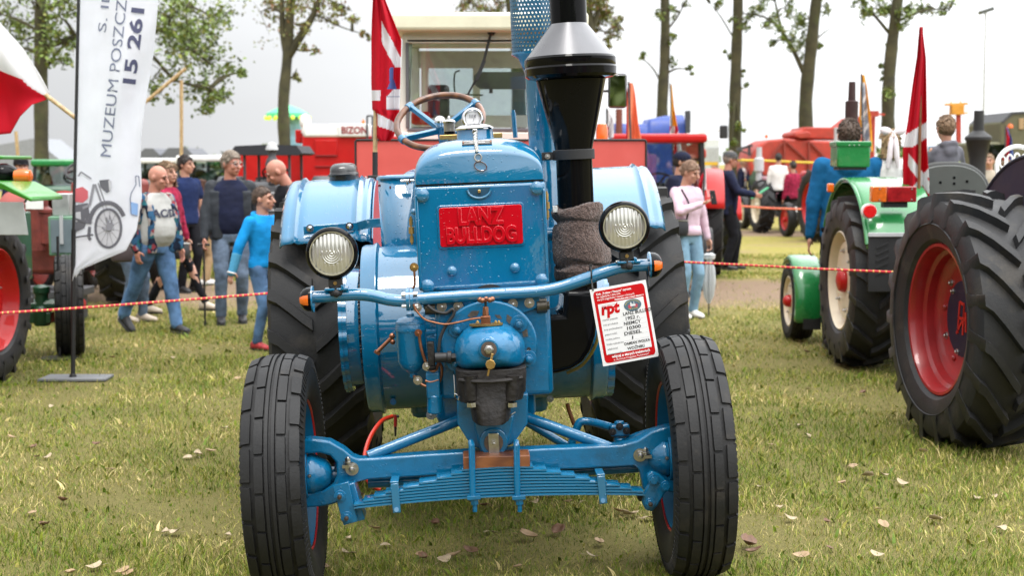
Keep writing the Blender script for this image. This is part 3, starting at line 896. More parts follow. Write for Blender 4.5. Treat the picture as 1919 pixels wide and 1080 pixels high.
# chain / cord with key ring
mb = MB()
q0, q1 = T(891, 248, .31), on_hood(894, 286, .008)[0]
cp = [q0, on_hood(891, 266, .010)[0], on_hood(892, 272, .010)[0], on_hood(893, 279, .009)[0], q1]
cpts = catmull(cp, 14)
for i in range(len(cpts) - 1):
    a, b_ = cpts[i], cpts[i + 1]
    t = i * 1.1
    o1 = V((math.cos(t) * .004, -abs(math.sin(t)) * .003, 0))
    mb.cyl(a + o1, b_ + o1 * .2 + V((math.cos(t + 1.1) * .004, 0, 0)), .0052, n=6)
rp, rn = on_hood(896, 295, .004); mb.torus(rp, rn, S(6.5, .1), .0026, 20, 6); mb.build('lid_cord', mat('twisted_cord', (.42, .42, .40), .5, metal=.5, var=.3, vscale=60), lid)
mb = MB(); rp, rn = on_hood(900.5, 311.5, .004); mb.torus(rp, rn, S(12, .08), .0027, 30, 6, sc=(1, .68), up=V((.35, 0, 1))); mb.build('key_ring', CHROME, lid)
pp, pn_ = on_hood(894, 269.5, .006)
mb = MB(); RT = Matrix.Rotation(-math.asin(max(0, min(1, pn_.z))) * .8, 3, 'X')
mb.box(pp, (S(55, .26), .005, S(11.5, .26)), RT); plate = mb.build('warning_plate', mat('dull_nickel_plate', (.16, .15, .14), .42, metal=.7), tractor, bevel=.001)
mb = MB()
for s_, dz in (("VORSICHT BEIM OEFFNEN", .0025), ("HEISSES WASSER", -.0085)):
    put_text(mb, s_, .0085, lambda p: pp + RT @ V((p.x, -.0032 - p.z, p.y + dz)), ext=.0005)
mb.build('plate_lettering', PLASTW, plate)
for dx in (-1, 1):
    mb = MB(); mb.sph(pp + V((dx * S(25, .26), -.003, 0)), .0045, 8, 6); mb.build('rivet', COPPER, plate)
# oil sight glass left of the neck
p = T(843, 258, .55); mb = MB(); mb.box(p + V((0, 0, .002)), (.085, .08, .020)); sg = mb.build('sight_glass', BRASS, tractor, bevel=.003)
mb = MB(); mb.cyl(p + V((0, 0, .012)), p + V((0, 0, .062)), .023, n=20); mb.build('glass_jar', mat('smoky_glass', (.16, .15, .13), .06, coat=.6, var=.4, vscale=30), sg)
mb = MB(); mb.cyl(p + V((0, 0, .013)), p + V((0, 0, .026)), .0236, n=20); mb.build('oil_level', BLACK, sg)
mb = MB(); mb.lathe([(.027, .062), (.027, .068), (.020, .074), (.006, .076), (.006, .086), (.003, .09)], p, Z_, 20); mb.build('jar_lid', CHROME, sg)
p = T(930, 254, .6); mb = MB(); mb.box(p, (.05, .06, .02)); mb.build('brass_block', BRASS, tractor, bevel=.002)
# hand lever right of the neck
a, b_ = T(966, 258, .95), T(962, 211, .95)
mb = MB(); mb.tube([a, b_], S(4.6, .95), 14); mb.cyl(b_, b_ + (b_ - a).normalized() * .012, S(3.4, .95), n=12); mb.build('hand_lever', BLUE, tractor)

# --- steering wheel
ch = T(830, 238, 1.50)
mb = MB()
nrm = V((-.10, -.62, .78)).normalized()
cw = T(824, 227, 1.52)
Rw = S(80.5, 1.52)
mb.torus(cw, nrm, Rw, .0165, 64, 12)
sw = mb.build('steering_wheel', WOODR, tractor)
ex, ey, ez = basis(nrm)
hubp = cw - nrm * .055
for ang in (38, 142, 218, 322):
    d = ex * math.cos(R_(ang)) + ey * math.sin(R_(ang))
    e = cw + d * Rw
    mb = MB()
    mb.bar(hubp, e - d * .012, .018, .030, up=nrm)
    tg = (-ex * math.sin(R_(ang)) + ey * math.cos(R_(ang)))
    mb.cyl(e - tg * .017, e + tg * .017, .0205, n=16)
    mb.build('spoke', BLUE, sw, bevel=.003)
mb = MB(); mb.cyl(hubp - nrm * .4, hubp + nrm * .03, .022, n=16); mb.build('steering_column', BLUE, sw)
mb = MB(); mb.lathe([(.018, .02), (.018, .045), (.026, .05), (.027, .064), (.02, .072), (.0005, .075)], hubp, nrm, 20); mb.build('hub_nut', CHROME, sw)

# --- fuel box behind the bonnet, left
mb = MB()
pl, pr = T(707, 372, 1.0), T(800, 372, 1.0)
z1, z0 = T(740, 333, 1.0).z, T(740, 470, 1.0).z
xc = (pl.x + pr.x) / 2; wv = (pr.x - pl.x) / 2
mb.rings([[V((xc + wv * math.copysign(abs(math.cos(t)) ** .55, math.cos(t)), 1.22 - .24 * math.copysign(abs(math.sin(t)) ** .7, math.sin(t)), z)) for t in [2 * math.pi * i / 40 for i in range(40)]] for z in (z0, z1)], True, False)
fb = mb.build('fuel_box', BLUE, tractor, solid=.006)
mb = MB(); mb.tube([V((xc + wv * math.copysign(abs(math.cos(t)) ** .55, math.cos(t)), 1.22 - .24 * math.copysign(abs(math.sin(t)) ** .7, math.sin(t)), z1)) for t in [2 * math.pi * i / 48 for i in range(48)]], .010, 8, closed=True); mb.build('box_rim', BLUE, fb)
for u, v in ((732, 351), (711, 348)):
    p = T(u, v, .985); mb = MB(); mb.cyl(p + F_ * .004, p + V((0, .02, 0)), .006, n=10); mb.build('drain_hole', mat('dark_red_hole', (.08, .004, .01), .5), fb)
p = T(763, 339, .95); mb = MB(); mb.cyl(p - X_ * .03, p + X_ * .03, .007, n=10); mb.cyl(p - Z_ * .018, p + Z_ * .01, .004, n=8); mb.box(p + X_ * .012, (.008, .02, .022)); mb.build('box_catch', CHROME, fb)
# rounded blue cover showing behind the box
p = T(775, 330, 1.6); mb = MB(); mb.sph(p + V((.02, 0, -.03)), (.09, .16, .065), 24, 14); mb.build('seat_pan', BLUE, tractor)

# --- padded black passenger seat on the left fender
p = T(645, 329, 2.1); mb = MB(); SZ = 1.45
mb.rings([[V((p.x + w_ * math.copysign(abs(math.cos(t)) ** .7, math.cos(t)), 2.1 + d_ * math.copysign(abs(math.sin(t)) ** .7, math.sin(t)), p.z + z * SZ)) for t in [2 * math.pi * i / 28 for i in range(28)]] for w_, d_, z in ((.066, .10, -.08), (.074, .12, -.05), (.077, .13, -.012), (.078, .132, .005), (.070, .125, .012), (.072, .125, .022), (.066, .11, .036), (.045, .08, .046))])
LEATH = mat('black_leather', (.012, .012, .013), .28, coat=.3, bump=.25, bscale=40)
seat = mb.build('fender_seat', LEATH, tractor, subsurf=1)
mb = MB(); mb.tube([p + V((-.077, -.06, .004)), p + V((-.04, -.128, .006)), p + V((.03, -.13, .006)), p + V((.077, -.06, .004))], .004, 6, smooth=4); mb.build('piping', BLACKM, seat)
mb = MB(); mb.box(p + V((.055, -.118, -.052)), (.02, .006, .006)); mb.build('seat_clip', CHROME, seat)

# --- air intake: perforated basket on a tall blue duct
def PZ(u, v, y): return T(u, v, y)
yi = .78
ca = T(1003, 104, yi); cz0 = T(1003, 100, yi).z
Rb_ = S(43, yi)
top = 2.62
mb = MB()
rowh = .0175; nr_ = int((2.50 - cz0) / rowh); nc = 38
for i in range(nr_):
    for j in range(nc):
        th0 = 2 * math.pi * (j + (.5 if i % 2 else 0)) / nc; dth = 2 * math.pi / nc
        z0_ = cz0 + i * rowh
        def pt(a, b_): return (ca.x + math.cos(th0 + a * dth) * Rb_, ca.y + math.sin(th0 + a * dth) * Rb_, z0_ + b_ * rowh)
        sq = [(0, 0), (.5, 0), (1, 0), (1, .5), (1, 1), (.5, 1), (0, 1), (0, .5)]
        ho = [(.5 + .31 * math.cos(t), .5 + .33 * math.sin(t)) for t in [R_(225 + 45 * q) for q in range(8)]]
        mb.add([pt(*q) for q in sq] + [pt(*q) for q in ho], [(q, (q + 1) % 8, 8 + (q + 1) % 8, 8 + q) for q in range(8)])
basket = mb.build('intake_basket', mat('blue_mesh_paint', (.008, .085, .16), .4, coat=.3), tractor, sharp=180)
mb = MB()
zl = cz0
mb.lathe([(Rb_ + .002, 2.51), (Rb_ + .004, 2.50), (Rb_, 2.49)], (ca.x, ca.y, 0), Z_, 48, False, False)
cd = T(1022, 300, yi)
xd = T(1014, 160, yi).x
rd = S(29, yi)
def oval(cx, rx, ry, z): return [V((cx + rx * math.cos(t), yi + ry * math.sin(t), z)) for t in [2 * math.pi * i / 40 for i in range(40)]]
mb.rings([oval(ca.x, Rb_ + .003, Rb_ + .003, cz0 + .004), oval(ca.x, Rb_ + .003, Rb_ + .003, cz0 - .004), oval(ca.x + .012, Rb_ * .86, Rb_ * .86, cz0 - .02), oval(xd, rd, rd, T(1014, 138, yi).z), oval(xd + .004, rd, rd, T(1014, 300, yi).z), oval(xd + .006, rd * 1.05, rd * 1.05, T(1014, 318, yi).z), oval(xd + .006, rd * 1.12, rd * 1.12, T(1014, 322, yi).z), oval(xd + .006, rd * 1.12, rd * 1.12, T(1014, 560, yi).z)])
mb.build('intake_duct', BLUE, tractor, sharp=45)
mb = MB(); a = T(1000, 440, .62); mb.tube([a, a + V((.16, .0, 0))], .030, 16); mb.build('water_pipe', BLUE, tractor)

# --- exhaust stack
ye = .42
xe = T(1077, 330, ye).x
def ez_(v): return T(1077, v, ye).z
mb = MB()
mb.lathe([(S(34, ye), ez_(600)), (S(34, ye), ez_(286)), (S(36, ye), ez_(276)), (S(36.5, ye), ez_(272)), (S(65, ye), ez_(150))], (xe, ye, 0), Z_, 48)
stack = mb.build('exhaust_stack', BLACK, tractor, sharp=25)
mb = MB()
mb.lathe([(S(62, ye), ez_(150)), (S(79, ye), ez_(146)), (S(85, ye), ez_(141)), (S(86, ye), ez_(128)), (S(84, ye), ez_(124.5)), (S(85, ye), ez_(122)), (S(85, ye), ez_(110)), (S(82, ye), ez_(106))], (xe, ye, 0), Z_, 56)
mb.build('spark_cap_brim', BLACK, stack, sharp=25)
mb = MB()
mb.lathe([(S(83, ye), ez_(108)), (S(35.5, ye), ez_(46)), (S(34, ye), ez_(44))], (xe, ye, 0), Z_, 56)
mb.build('spark_cap_cone', mat('dark_satin_cone', (.10, .10, .106), .28, metal=.5, coat=.35, var=.15, vscale=5), stack, sharp=25)
mb = MB(); mb.lathe([(S(34, ye), ez_(47)), (S(34.5, ye), ez_(-60)), (S(31, ye), ez_(-60)), (S(31, ye), ez_(30))], (xe, ye, 0), Z_, 40); mb.build('tail_pipe', BLACK, stack)
mb = MB(); mb.lathe([(S(39, ye), ez_(299)), (S(39, ye), ez_(280))], (xe, ye, 0), Z_, 40)
pa = T(1022, 293, ye); mb.box(V((pa.x + .03, ye, pa.z)), (.09, .012, S(15, ye)))
cl = mb.build('pipe_clamp', BLACKM, stack, bevel=.002)
mb = MB(); mb.hexbolt(T(1026, 293, ye - .012), F_, .008, .01); mb.build('bolt', STEEL, cl)
# exhaust pot: rounded black elbow box at the engine's right side
mb = MB()
px0, px1 = T(1008, 640, .20), T(1113, 640, .20)
zt_, zb_ = T(1050, 555, .2).z, T(1050, 706, .2).z
xa, xb = px0.x, px1.x
outl = []
for (u, v) in ((1009, 592), (1055, 590), (1058, 545), (1118, 545), (1119, 600), (1116, 632), (1107, 658), (1092, 680), (1070, 694), (1045, 701), (1009, 704)):
    outl.append(T(u, v, .20))
mb.prism(outl, (0, .30, 0)); pot = mb.build('exhaust_pot', BLACK, stack, bevel=.022, seg=4)
mb = MB(); pts = [T(u, v, .26) + X_ * .004 for (u, v) in ((1120, 622), (1115, 645), (1103, 668), (1086, 687), (1060, 700))]
mb.tube(pts, .007, 6, smooth=4); mb.build('weld_bead', mat('ochre_rim', (.16, .12, .02), .4), pot)
mb = MB(); mb.box(T(1008, 648, .19), (.022, .05, S(118, .19))); flg = mb.build('pot_flange', BLACK, pot, bevel=.003)
p = T(1016, 703, .17); mb = MB(); mb.hexbolt(p, F_, .010, .012); mb.build('bolt', STEEL, flg)

# --- light bar across the nose
yb = -.02
tube_r = S(11.8, yb)
bl = [T(586, 557, yb), T(610, 556, yb), T(640, 553.5, yb), T(672, 552, yb), T(700, 555, yb), T(730, 562, yb), T(766, 565, yb)]
mb = MB(); mb.tube(bl, tube_r, 18, smooth=5); bar = mb.build('light_bar', BLUE, tractor)
br_ = [T(770, 562, yb), T(850, 556, yb), T(930, 551, yb), T(1000, 547, yb), T(1040, 541, yb), T(1080, 529, yb), T(1125, 513, yb), T(1160, 502, yb), T(1190, 498, yb), T(1218, 497, yb)]
mb = MB(); mb.tube(br_, tube_r, 18, smooth=5); mb.build('bar_tube', BLUE, bar)
p = T(768, 562, yb); mb = MB()
for s in (-1, 1): mb.lathe([(S(11, 0), -.0065), (S(21, 0), -.0065), (S(21, 0), .0065), (S(11, 0), .0065)], p + X_ * s * .0075, X_, 28)
flange = mb.build('bar_flange', BLUE, bar, bevel=.001)
for sz in (-1, 1):
    for sy in (-1, 1):
        q = p + V((0, sy * .024, sz * .022)); mb = MB(); mb.cyl(q - X_ * .030, q + X_ * .030, .0062, n=6); mb.build('bolt', STEEL, flange)
# mounting plates with bolts under the bar
for (u0, u1, v0, v1, bolts) in ((790, 870, 560, 588, ((828, 575), (859, 575))), (940, 1012, 556, 586, ((961, 570), (992, 568)))):
    mb = MB(); mb.prism([T(u0, v0, .0), T(u1, v0 - 3, .0), T(u1 - 4, v1 - 10, .0), T((u0 + u1) / 2 + 8, v1, .0), T((u0 + u1) / 2 - 8, v1, .0), T(u0 + 4, v1 - 8, .0)], (0, .012, 0))
    mp_ = mb.build('bar_bracket', BLUE2, bar, bevel=.002)
    for (u, v) in bolts:
        mb = MB(); mb.hexbolt(T(u, v, 0), F_, .0135, .016); mb.build('bolt', STEEL, mp_)
LENS = None
def lens_material():
    m = bpy.data.materials.new('ribbed_lamp_glass'); m.use_nodes = True
    nt = m.node_tree; N = nt.nodes; L = nt.links; b = N['Principled BSDF']
    b.inputs['Base Color'].default_value = (.50, .49, .45, 1); b.inputs['Metallic'].default_value = .55; b.inputs['Roughness'].default_value = .16
    b.inputs['Coat Weight'].default_value = .8; b.inputs['Coat Roughness'].default_value = .03
    return m
LENS = lens_material()
def headlamp(u, v, r, y=-.06):
    c = T(u, v, y); R = S(r, y)
    ax = F_
    mb = MB()
    mb.lathe([(R * .80, .004), (R * .815, .014), (R * .86, .016), (R * .93, .013), (R * .985, .004), (R, -.010), (R * .985, -.024), (R * .95, -.03), (R * .90, -.055), (R * .72, -.10), (R * .42, -.13), (R * .15, -.14), (.0005, -.141)], c, ax, 56, cap0=False)
    lamp = mb.build('headlamp', BLACK, bar, sharp=25)
    # domed glass with vertical flutes and concentric rings pressed into it
    mb = MB(); n = 64; m_ = 40; Rl = R * .815
    r_ = random.Random(int(u))
    def f(a, b_):
        th = 2 * math.pi * a; q = b_
        x, z = Rl * q * math.cos(th), Rl * q * math.sin(th)
        y_ = .012 * (1 - q * q)
        dq = math.hypot(x, z + Rl * .02) / Rl
        if dq < .50 and (z < Rl * .12):
            y_ += .0014 * math.sin(dq * 60)
        else:
            y_ += .0016 * math.sin(x / Rl * 34)
        return c + V((x, -.004 - y_, z))
    mb.grid(f, n * 2, m_)
    mb.build('lens', LENS, lamp, sharp=180)
    mb = MB(); mb.torus(c + F_ * .012, F_, R * .82, .0035, 48, 6); mb.build('lens_ring', mat('aged_lamp_ring', (.38, .36, .26), .4, metal=.6), lamp)
    # foot
    f0 = c + V((.006, .03, -R)); mb = MB()
    mb.box(f0 + V((0, -.004, -.014)), (S(26, y), .045, .034)); mb.cyl(f0 + V((0, -.002, -.02)), f0 + V((0, -.002, -.062)), S(13, y), n=14)
    ft = mb.build('lamp_foot', BLACKM, lamp, bevel=.004)
    mb = MB(); mb.cyl(f0 + V((0, -.024, -.014)), f0 + V((0, -.032, -.014)), .007, n=12); mb.build('bolt', BRASS, ft)
    mb = MB(); mb.cyl(f0 + V((-.04, 0, -.036)), f0 + V((-.012, 0, -.036)), .006, n=8); mb.build('bolt', STEEL, ft)
    return lamp, f0
for (u, v, r, sad, dx) in ((622, 475, 49.5, (628, 543), 1), (1170, 425, 48.5, (1175, 492), 1)):
    lamp, f0 = headlamp(u, v, r)
    q = T(sad[0], sad[1], -.035); mb = MB(); mb.box(q + V((.006, .005, .002)), (S(44, 0), .055, .010)); mb.box(q + V((.03, .0, .008)), (.012, .05, .02)); sd = mb.build('lamp_saddle', BLUE, lamp, bevel=.003)
    mb = MB(); mb.sph(q + V((.006, -.020, -.012)), (.014, .012, .016), 12, 8); mb.build('saddle_nut', BLACKM, sd)
for (u, v, s) in ((571, 561, -1), (1232, 497, 1)):
    q = T(586 if s < 0 else 1217, v, yb); mb = MB()
    mb.lathe([(S(25, 0), -.003), (S(25, 0), .003)], q, X_, 30, sc=(1, 1)); fp = mb.build('indicator_plate', BLUE, bar)
    mb = MB(); h = S(24 if s < 0 else 25, 0)
    mb.lathe([(h * .95, .004), (h * .95, .012), (h * .92, .022), (h * .80, .034), (h * .55, .044), (h * .25, .048), (.0005, .049)], q, X_ * s, 28)
    ind = mb.build('indicator', BLACK, fp)
    mb = MB(); rr_ = h * .955
    mb.rings([[q + X_ * s * t + V((0, -math.cos(a) * rr_ * k, math.sin(a) * rr_ * k)) for a in np.linspace(-.42, .42, 9)] + [q + X_ * s * t + V((0, -math.cos(a) * (rr_ * k - .012), math.sin(a) * (rr_ * k - .012))) for a in np.linspace(.42, -.42, 9)] for t, k in ((.013, 1.015), (.022, .99), (.032, .90), (.040, .74), (.047, .55))])
    mb.build('indicator_lens', ORANGE, ind)

# --- cylinder head: bolted flange, glossy dome, bare iron ignition bulb cover
yc_ = -.04
hc = T(917, 640, yc_)
mb = MB()
mb.box(T(925, 640, .12), (S(215, .1), .20, S(200, .1)))
mb.build('engine_block', BLUE2, tractor, bevel=.02)
mb = MB()
oc = []
for i in range(48):
    t = 2 * math.pi * i / 48
    rx = 90; rz = 82
    v_ = 645 - rz * math.sin(t); 
    if math.sin(t) < 0: rz = 100; v_ = 645 - rz * math.sin(t); 
    u_ = 917 + rx * math.cos(t) * (1 if math.sin(t) > -.3 else 1 - .55 * (-.3 - math.sin(t)))
    oc.append(T(u_, v_, yc_))
mb.prism(oc, (0, .08, 0)); head = mb.build('cylinder_head', BLUE2, tractor, bevel=.008, seg=3)
dome_c = T(918, 655, yc_ - .02); Rd = S(68, -.1)
mb = MB()
rings = []
for i in range(15):
    t = i / 14 * math.pi / 2
    y = yc_ - .005 - .17 * math.sin(t); k = math.cos(t) ** .75 if i < 14 else 0.02
    ring = []
    for j in range(48):
        a = 2 * math.pi * j / 48
        zz = math.sin(a)
        if zz < 0: zz = -abs(zz) ** .55
        rz = Rd * .78 if zz > 0 else Rd * .54
        kk = k if zz > 0 else max(k, .0)
        ring.append(V((dome_c.x + Rd * k * math.copysign(abs(math.cos(a)) ** (.9 if zz > 0 else .35), math.cos(a)), y, dome_c.z + rz * kk * zz)))
    rings.append(ring)
mb.rings(rings)
dome = mb.build('head_dome', BLUE2, head, sharp=180)
for (u, v, r) in ((857, 617, 12), (972, 607, 12), (990, 672, 11.5), (853, 680, 11.5)):
    p = T(u, v, yc_); mb = MB(); mb.cyl(p, p + F_ * .008, S(r * 1.35, 0), n=20); mb.cyl(p + F_ * .008, p + F_ * .024, S(r * .82, 0), n=6); mb.lathe([(S(r * .55, 0), .024), (S(r * .5, 0), .036), (.0005, .040)], p, F_, 12)
    mb.build('stud_nut', BLUE2, head, bevel=.001)
# flaked paint spots showing metal
FL = mat('flaked_metal', (.10, .09, .08), .5, metal=.5, var=.4, vscale=60)
for k, (u, v, pts) in enumerate(((890, 588, ((-14, 4), (-6, -5), (8, -5), (4, 4), (-8, 8))), (934, 594, ((-7, -4), (3, -3), (7, 4), (-1, 3))), (954, 599, ((-4, -10), (5, -4), (6, 9), (0, 8), (-5, 2))), (984, 625, ((-6, -4), (4, -8), (6, 6), (-3, 7))))):
    mb = MB(); mb.prism([T(u + a, v + b_, yc_ - .0016) for a, b_ in pts], (0, .001, 0)); mb.build('paint_flake', FL, head)
p = T(991, 655, yc_); mb = MB(); mb.cyl(p + F_ * .001, p + V((0, .01, 0)), .008, n=14); mb.build('bolt_hole', BLACKM, head)
p = T(916, 655, -.225); mb = MB(); mb.cyl(p + V((0, .06, 0)), p, S(20, -.2), n=24); mb.build('plug_boss', BLUE2, dome, bevel=.004)
mb = MB(); mb.cyl(p, p + F_ * .006, S(15, -.2), n=24); wsh = mb.build('washer', mat('worn_brown_steel', (.13, .10, .085), .4, metal=.6, var=.3, vscale=40), dome)
mb = MB(); mb.cyl(p + F_ * .006, p + F_ * .02, S(9, -.2), n=6); mb.lathe([(S(7, -.2), .02), (S(6, -.2), .026), (.0005, .027)], p, F_, 14); mb.build('plug_bolt', STEEL, wsh, bevel=.001)
p = T(919, 683, -.25); mb = MB(); mb.cyl(p, p + F_ * .012, S(9.5, -.25), n=8); a, b_ = T(923, 663, -.252), T(914, 705, -.252); mb.bar(a, b_, .0075, .006, up=F_); mb.build('brass_wing_tap', BRASS, dome, bevel=.001)
# brass valve with handwheel on top
p = T(911, 608, -.10); mb = MB(); mb.prism([p + V((math.cos(t) * S(32, -.1), -.0 + math.sin(t) * .035, -.004)) for t in [2 * math.pi * i / 20 for i in range(20)]], (0, 0, .007)); vl = mb.build('relief_valve', mat('tarnished_brass', (.26, .19, .08), .4, metal=.8, var=.3, vscale=40), head)
mb = MB(); mb.box(T(910, 600, -.10), (S(18, -.1), .034, S(16, -.1))); mb.cyl(T(910, 592, -.1), T(910, 575, -.1), S(7, -.1), S(6, -.1), n=6); mb.build('valve_body', COPPER, vl, bevel=.002)
mb = MB(); mb.cyl(T(910, 576, -.1), T(910, 562, -.1), .005, n=8); mb.build('valve_stem', BLACKM, vl)
mb = MB(); q = T(911, 562, -.10)
mb.lathe([(S(8, -.1), -.006), (S(8, -.1), .006)], q, Z_, 14)
for i in range(5):
    t = 2 * math.pi * i / 5 + .3; mb.sph(q + V((math.cos(t) * S(12, -.1), math.sin(t) * S(12, -.1), 0)), S(5.4, -.1), 10, 8)
mb.build('handwheel', COPPER, vl)
for dx in (-16, 18, 24):
    p = T(911 + dx, 606, -.115); mb = MB(); mb.hexbolt(p, Z_, .0055, .008); mb.build('bolt', BRASS, vl)
# bare cast iron lower cover
mb = MB()
sect = [(690, 66, 66, -.05), (700, 66.5, 66.5, -.045), (735, 65, 65, -.04), (738, 62, 62, -.035), (748, 60, 60, -.03), (752, 40, 40, -.02), (785, 35, 35, -.005), (790, 28, 28, 0)]
rings = []
for v_, wl, wr, dy in sect:
    a, b_ = T(920 - wl, v_, -.12), T(920 + wr, v_ - 3, -.12)
    cx = (a.x + b_.x) / 2; w_ = (b_.x - a.x) / 2; zc = (a.z + b_.z) / 2
    rings.append([V((cx + w_ * math.copysign(abs(math.cos(t)) ** .45, math.cos(t)), -.10 + dy * .2 - (.13 + dy * .7) * math.copysign(abs(math.sin(t)) ** .6, math.sin(t)), zc)) for t in [2 * math.pi * i / 40 for i in range(40)]])
mb.rings(rings); cov = mb.build('bulb_cover', IRON, head, bevel=.006, sharp=30)
mb = MB()
for s in (-1, 1):
    a = T(921 + s * 40, 704, -.205); b_ = T(921 + s * 38, 750, -.205); mb.cyl(a, b_, S(13, -.16), S(12, -.16), n=14)
mb.tube([T(860, 713, -.20), T(900, 716, -.235), T(945, 714, -.235), T(978, 708, -.20)], .008, 8, smooth=4)
mb.build('cover_lugs', IRON, cov)
for s in (-1, 1):
    a = T(922 + s * 38.5, 763, -.21); mb = MB(); mb.cyl(a, a + V((0, 0, .016)), S(9.5, -.16), n=6); mb.build('bolt', STEEL, cov)
mb = MB(); mb.tube([T(905, 790, -.17), T(925, 791, -.18), T(950, 788, -.17), T(958, 778, -.17), T(966, 773, -.17)], .0025, 6, smooth=4); mb.build('wire_clip', STEEL, cov)
mb = MB(); mb.tube([T(851, 703, -.13), T(853, 735, -.14), T(853, 746, -.14), T(859, 750, -.15), T(860, 742, -.15), T(852, 738, -.14)], .003, 6, smooth=4); mb.build('safety_pin', CHROME, cov)

# --- oil filter canister with pipes
p = T(771, 640, .05)
mb = MB(); z_ = lambda v: T(771, v, .05).z
mb.lathe([(.012, z_(708)), (.014, z_(700)), (.022, z_(697)), (S(22, 0), z_(688)), (S(27.5, 0), z_(676)), (S(28.5, 0), z_(620)), (S(29.5, 0), z_(616))], (p.x, .05, 0), Z_, 32)
flt = mb.build('oil_filter', BLUE2, tractor)
mb = MB(); mb.lathe([(S(30, 0), z_(619)), (S(30, 0), z_(612)), (S(28, 0), z_(607)), (S(29, 0), z_(606)), (S(28, 0), z_(602)), (S(20, 0), z_(596)), (S(8, 0), z_(593)), (S(7, 0), z_(588)), (.0005, z_(585))], (p.x, .05, 0), Z_, 32); mb.build('filter_cap', BLUE2, flt)
mb = MB(); mb.box(T(820, 650, .06), (S(40, 0), .03, S(40, 0))); mb.box(T(803, 622, .05), (S(30, 0), .03, S(9, 0))); mb.build('filter_bracket', BLUE2, flt, bevel=.004)
q = T(784, 624, -.02); mb = MB(); mb.hexbolt(q, F_, .010, .014); mb.build('pipe_union', COPPER, flt)
PIPES = [([(786, 625), (787, 640), (792, 662), (803, 690), (815, 695), (822, 680), (822, 672)], -.03, .0062),
         ([(776, 704), (780, 712), (795, 723), (815, 725), (826, 710), (828, 690), (822, 678)], -.01, .0058),
         ([(905, 596), (885, 598), (860, 604), (835, 608), (812, 604), (795, 598), (780, 582), (775, 570)], -.07, .0042),
         ([(797, 714), (808, 716), (822, 712)], -.02, .006),
         ([(776, 502), (777, 520), (777, 535), (770, 545)], .07, .0045)]
for pts, y, r in PIPES:
    mb = MB(); mb.tube([T(u, v, y) for u, v in pts], r, 8, smooth=6); mb.build('copper_pipe', COPPER, tractor)
mb = MB(); mb.tube([T(u, v, -.06) for u, v in ((801, 573), (815, 583), (835, 587), (848, 580), (850, 590), (835, 612), (825, 635), (822, 660))], .0065, 8, smooth=6); mb.build('black_hose', BLACKM, tractor)
a, b_ = T(815, 671, -.08), T(854, 670, -.08)
mb = MB(); mb.cyl(a, T(838, 670, -.08), .019, n=16); mb.cyl(T(838, 670, -.08), T(846, 670, -.08), .024, n=16); pu = mb.build('injector_pump', BLACKM, tractor, bevel=.002)
mb = MB(); mb.cyl(T(845, 670, -.08), b_, .017, n=6); mb.build('hex_coupling', IRON, pu)
mb = MB(); mb.box(T(808, 663, -.03), (.026, .05, .09)); mb.cyl(T(800, 690, -.04), T(817, 688, -.04), .011, n=8); mb.build('pump_fittings', IRON, pu, bevel=.003)
for (u, v, m_) in ((782, 577, STEEL), (783, 713, STEEL), (800, 687, STEEL), (776, 501, BRASS)):
    q = T(u, v, -.04 if v > 550 else .07); mb = MB(); mb.hexbolt(q, F_, .012, .014); mb.build('bolt', m_, tractor)
mb = MB(); mb.box(T(812, 722, .0), (S(26, 0), .05, S(50, 0))); mb.cyl(T(815, 740, 0), T(815, 775, .0), .03, n=14); mb.build('pump_bracket', BLUE2, tractor, bevel=.006)
for (u, v) in ((806, 577), (1015, 573)):
    p = T(u, v, .02); mb = MB(); mb.cyl(p - X_ * .02, p + X_ * .02, .028, n=16); mb.cyl(p + X_ * .02, p + X_ * .03, .018, n=6); mb.build('bar_bush', mat('greasy_steel', (.09, .08, .065), .4, metal=.7, var=.3, vscale=30), tractor, bevel=.002)
# copper swing lever left
a, b_ = T(706, 661, .48), T(735, 632, .48)
mb = MB(); mb.tube([a, b_], .0085, 12); mb.sph(b_ + V((0, 0, .004)), .013, 12, 8); mb.sph(T(736, 641, .48), .012, 12, 8); mb.bar(T(702, 658, .48), T(712, 664, .48), .014, .014, up=F_); mb.build('copper_lever', COPPER, tractor, bevel=.001)

# --- front pivot bracket
mb = MB()
mb.prism([T(u, v, -.03) for u, v in ((856, 745), (990, 738), (989, 795), (962, 833), (948, 838), (900, 842), (884, 838), (857, 795))], (0, .22, 0))
pb_ = mb.build('pivot_bracket', BLUE2, tractor, bevel=.006, seg=3)
mb = MB(); mb.prism([T(u, v, -.065) for u, v in ((885, 782), (964, 779), (950, 845), (925, 856), (900, 848))], (0, .04, 0)); mb.build('pivot_boss', BLUE2, pb_, bevel=.006)
p = T(925, 829, -.07); mb = MB(); mb.cyl(p, p + F_ * .010, S(27, -.07), n=30); mb.build('pivot_ring', BLUE2, pb_, bevel=.003)
mb = MB(); mb.cyl(p + F_ * .010, p + F_ * .016, S(18, -.07), n=28); wr = mb.build('washer', MAT['worn_brown_steel'], pb_)
mb = MB(); mb.prism(rrect(p + V((0, 0, -.002)), S(21, -.07), S(40, -.07), .006, p.y - .016), (0, -.007, 0)); lk = mb.build('lock_plate', STEEL, pb_, bevel=.002)
mb = MB(); q = p + F_ * .023; mb.hexbolt(q, F_, .011, .012); mb.build('bolt', STEEL, lk)
mb = MB()
for dx in (-4, 4): mb.bar(T(926 + dx, 848, -.085), T(926 + dx, 878, -.085), .007, .006, up=F_)
mb.build('split_pin', STEEL, lk)

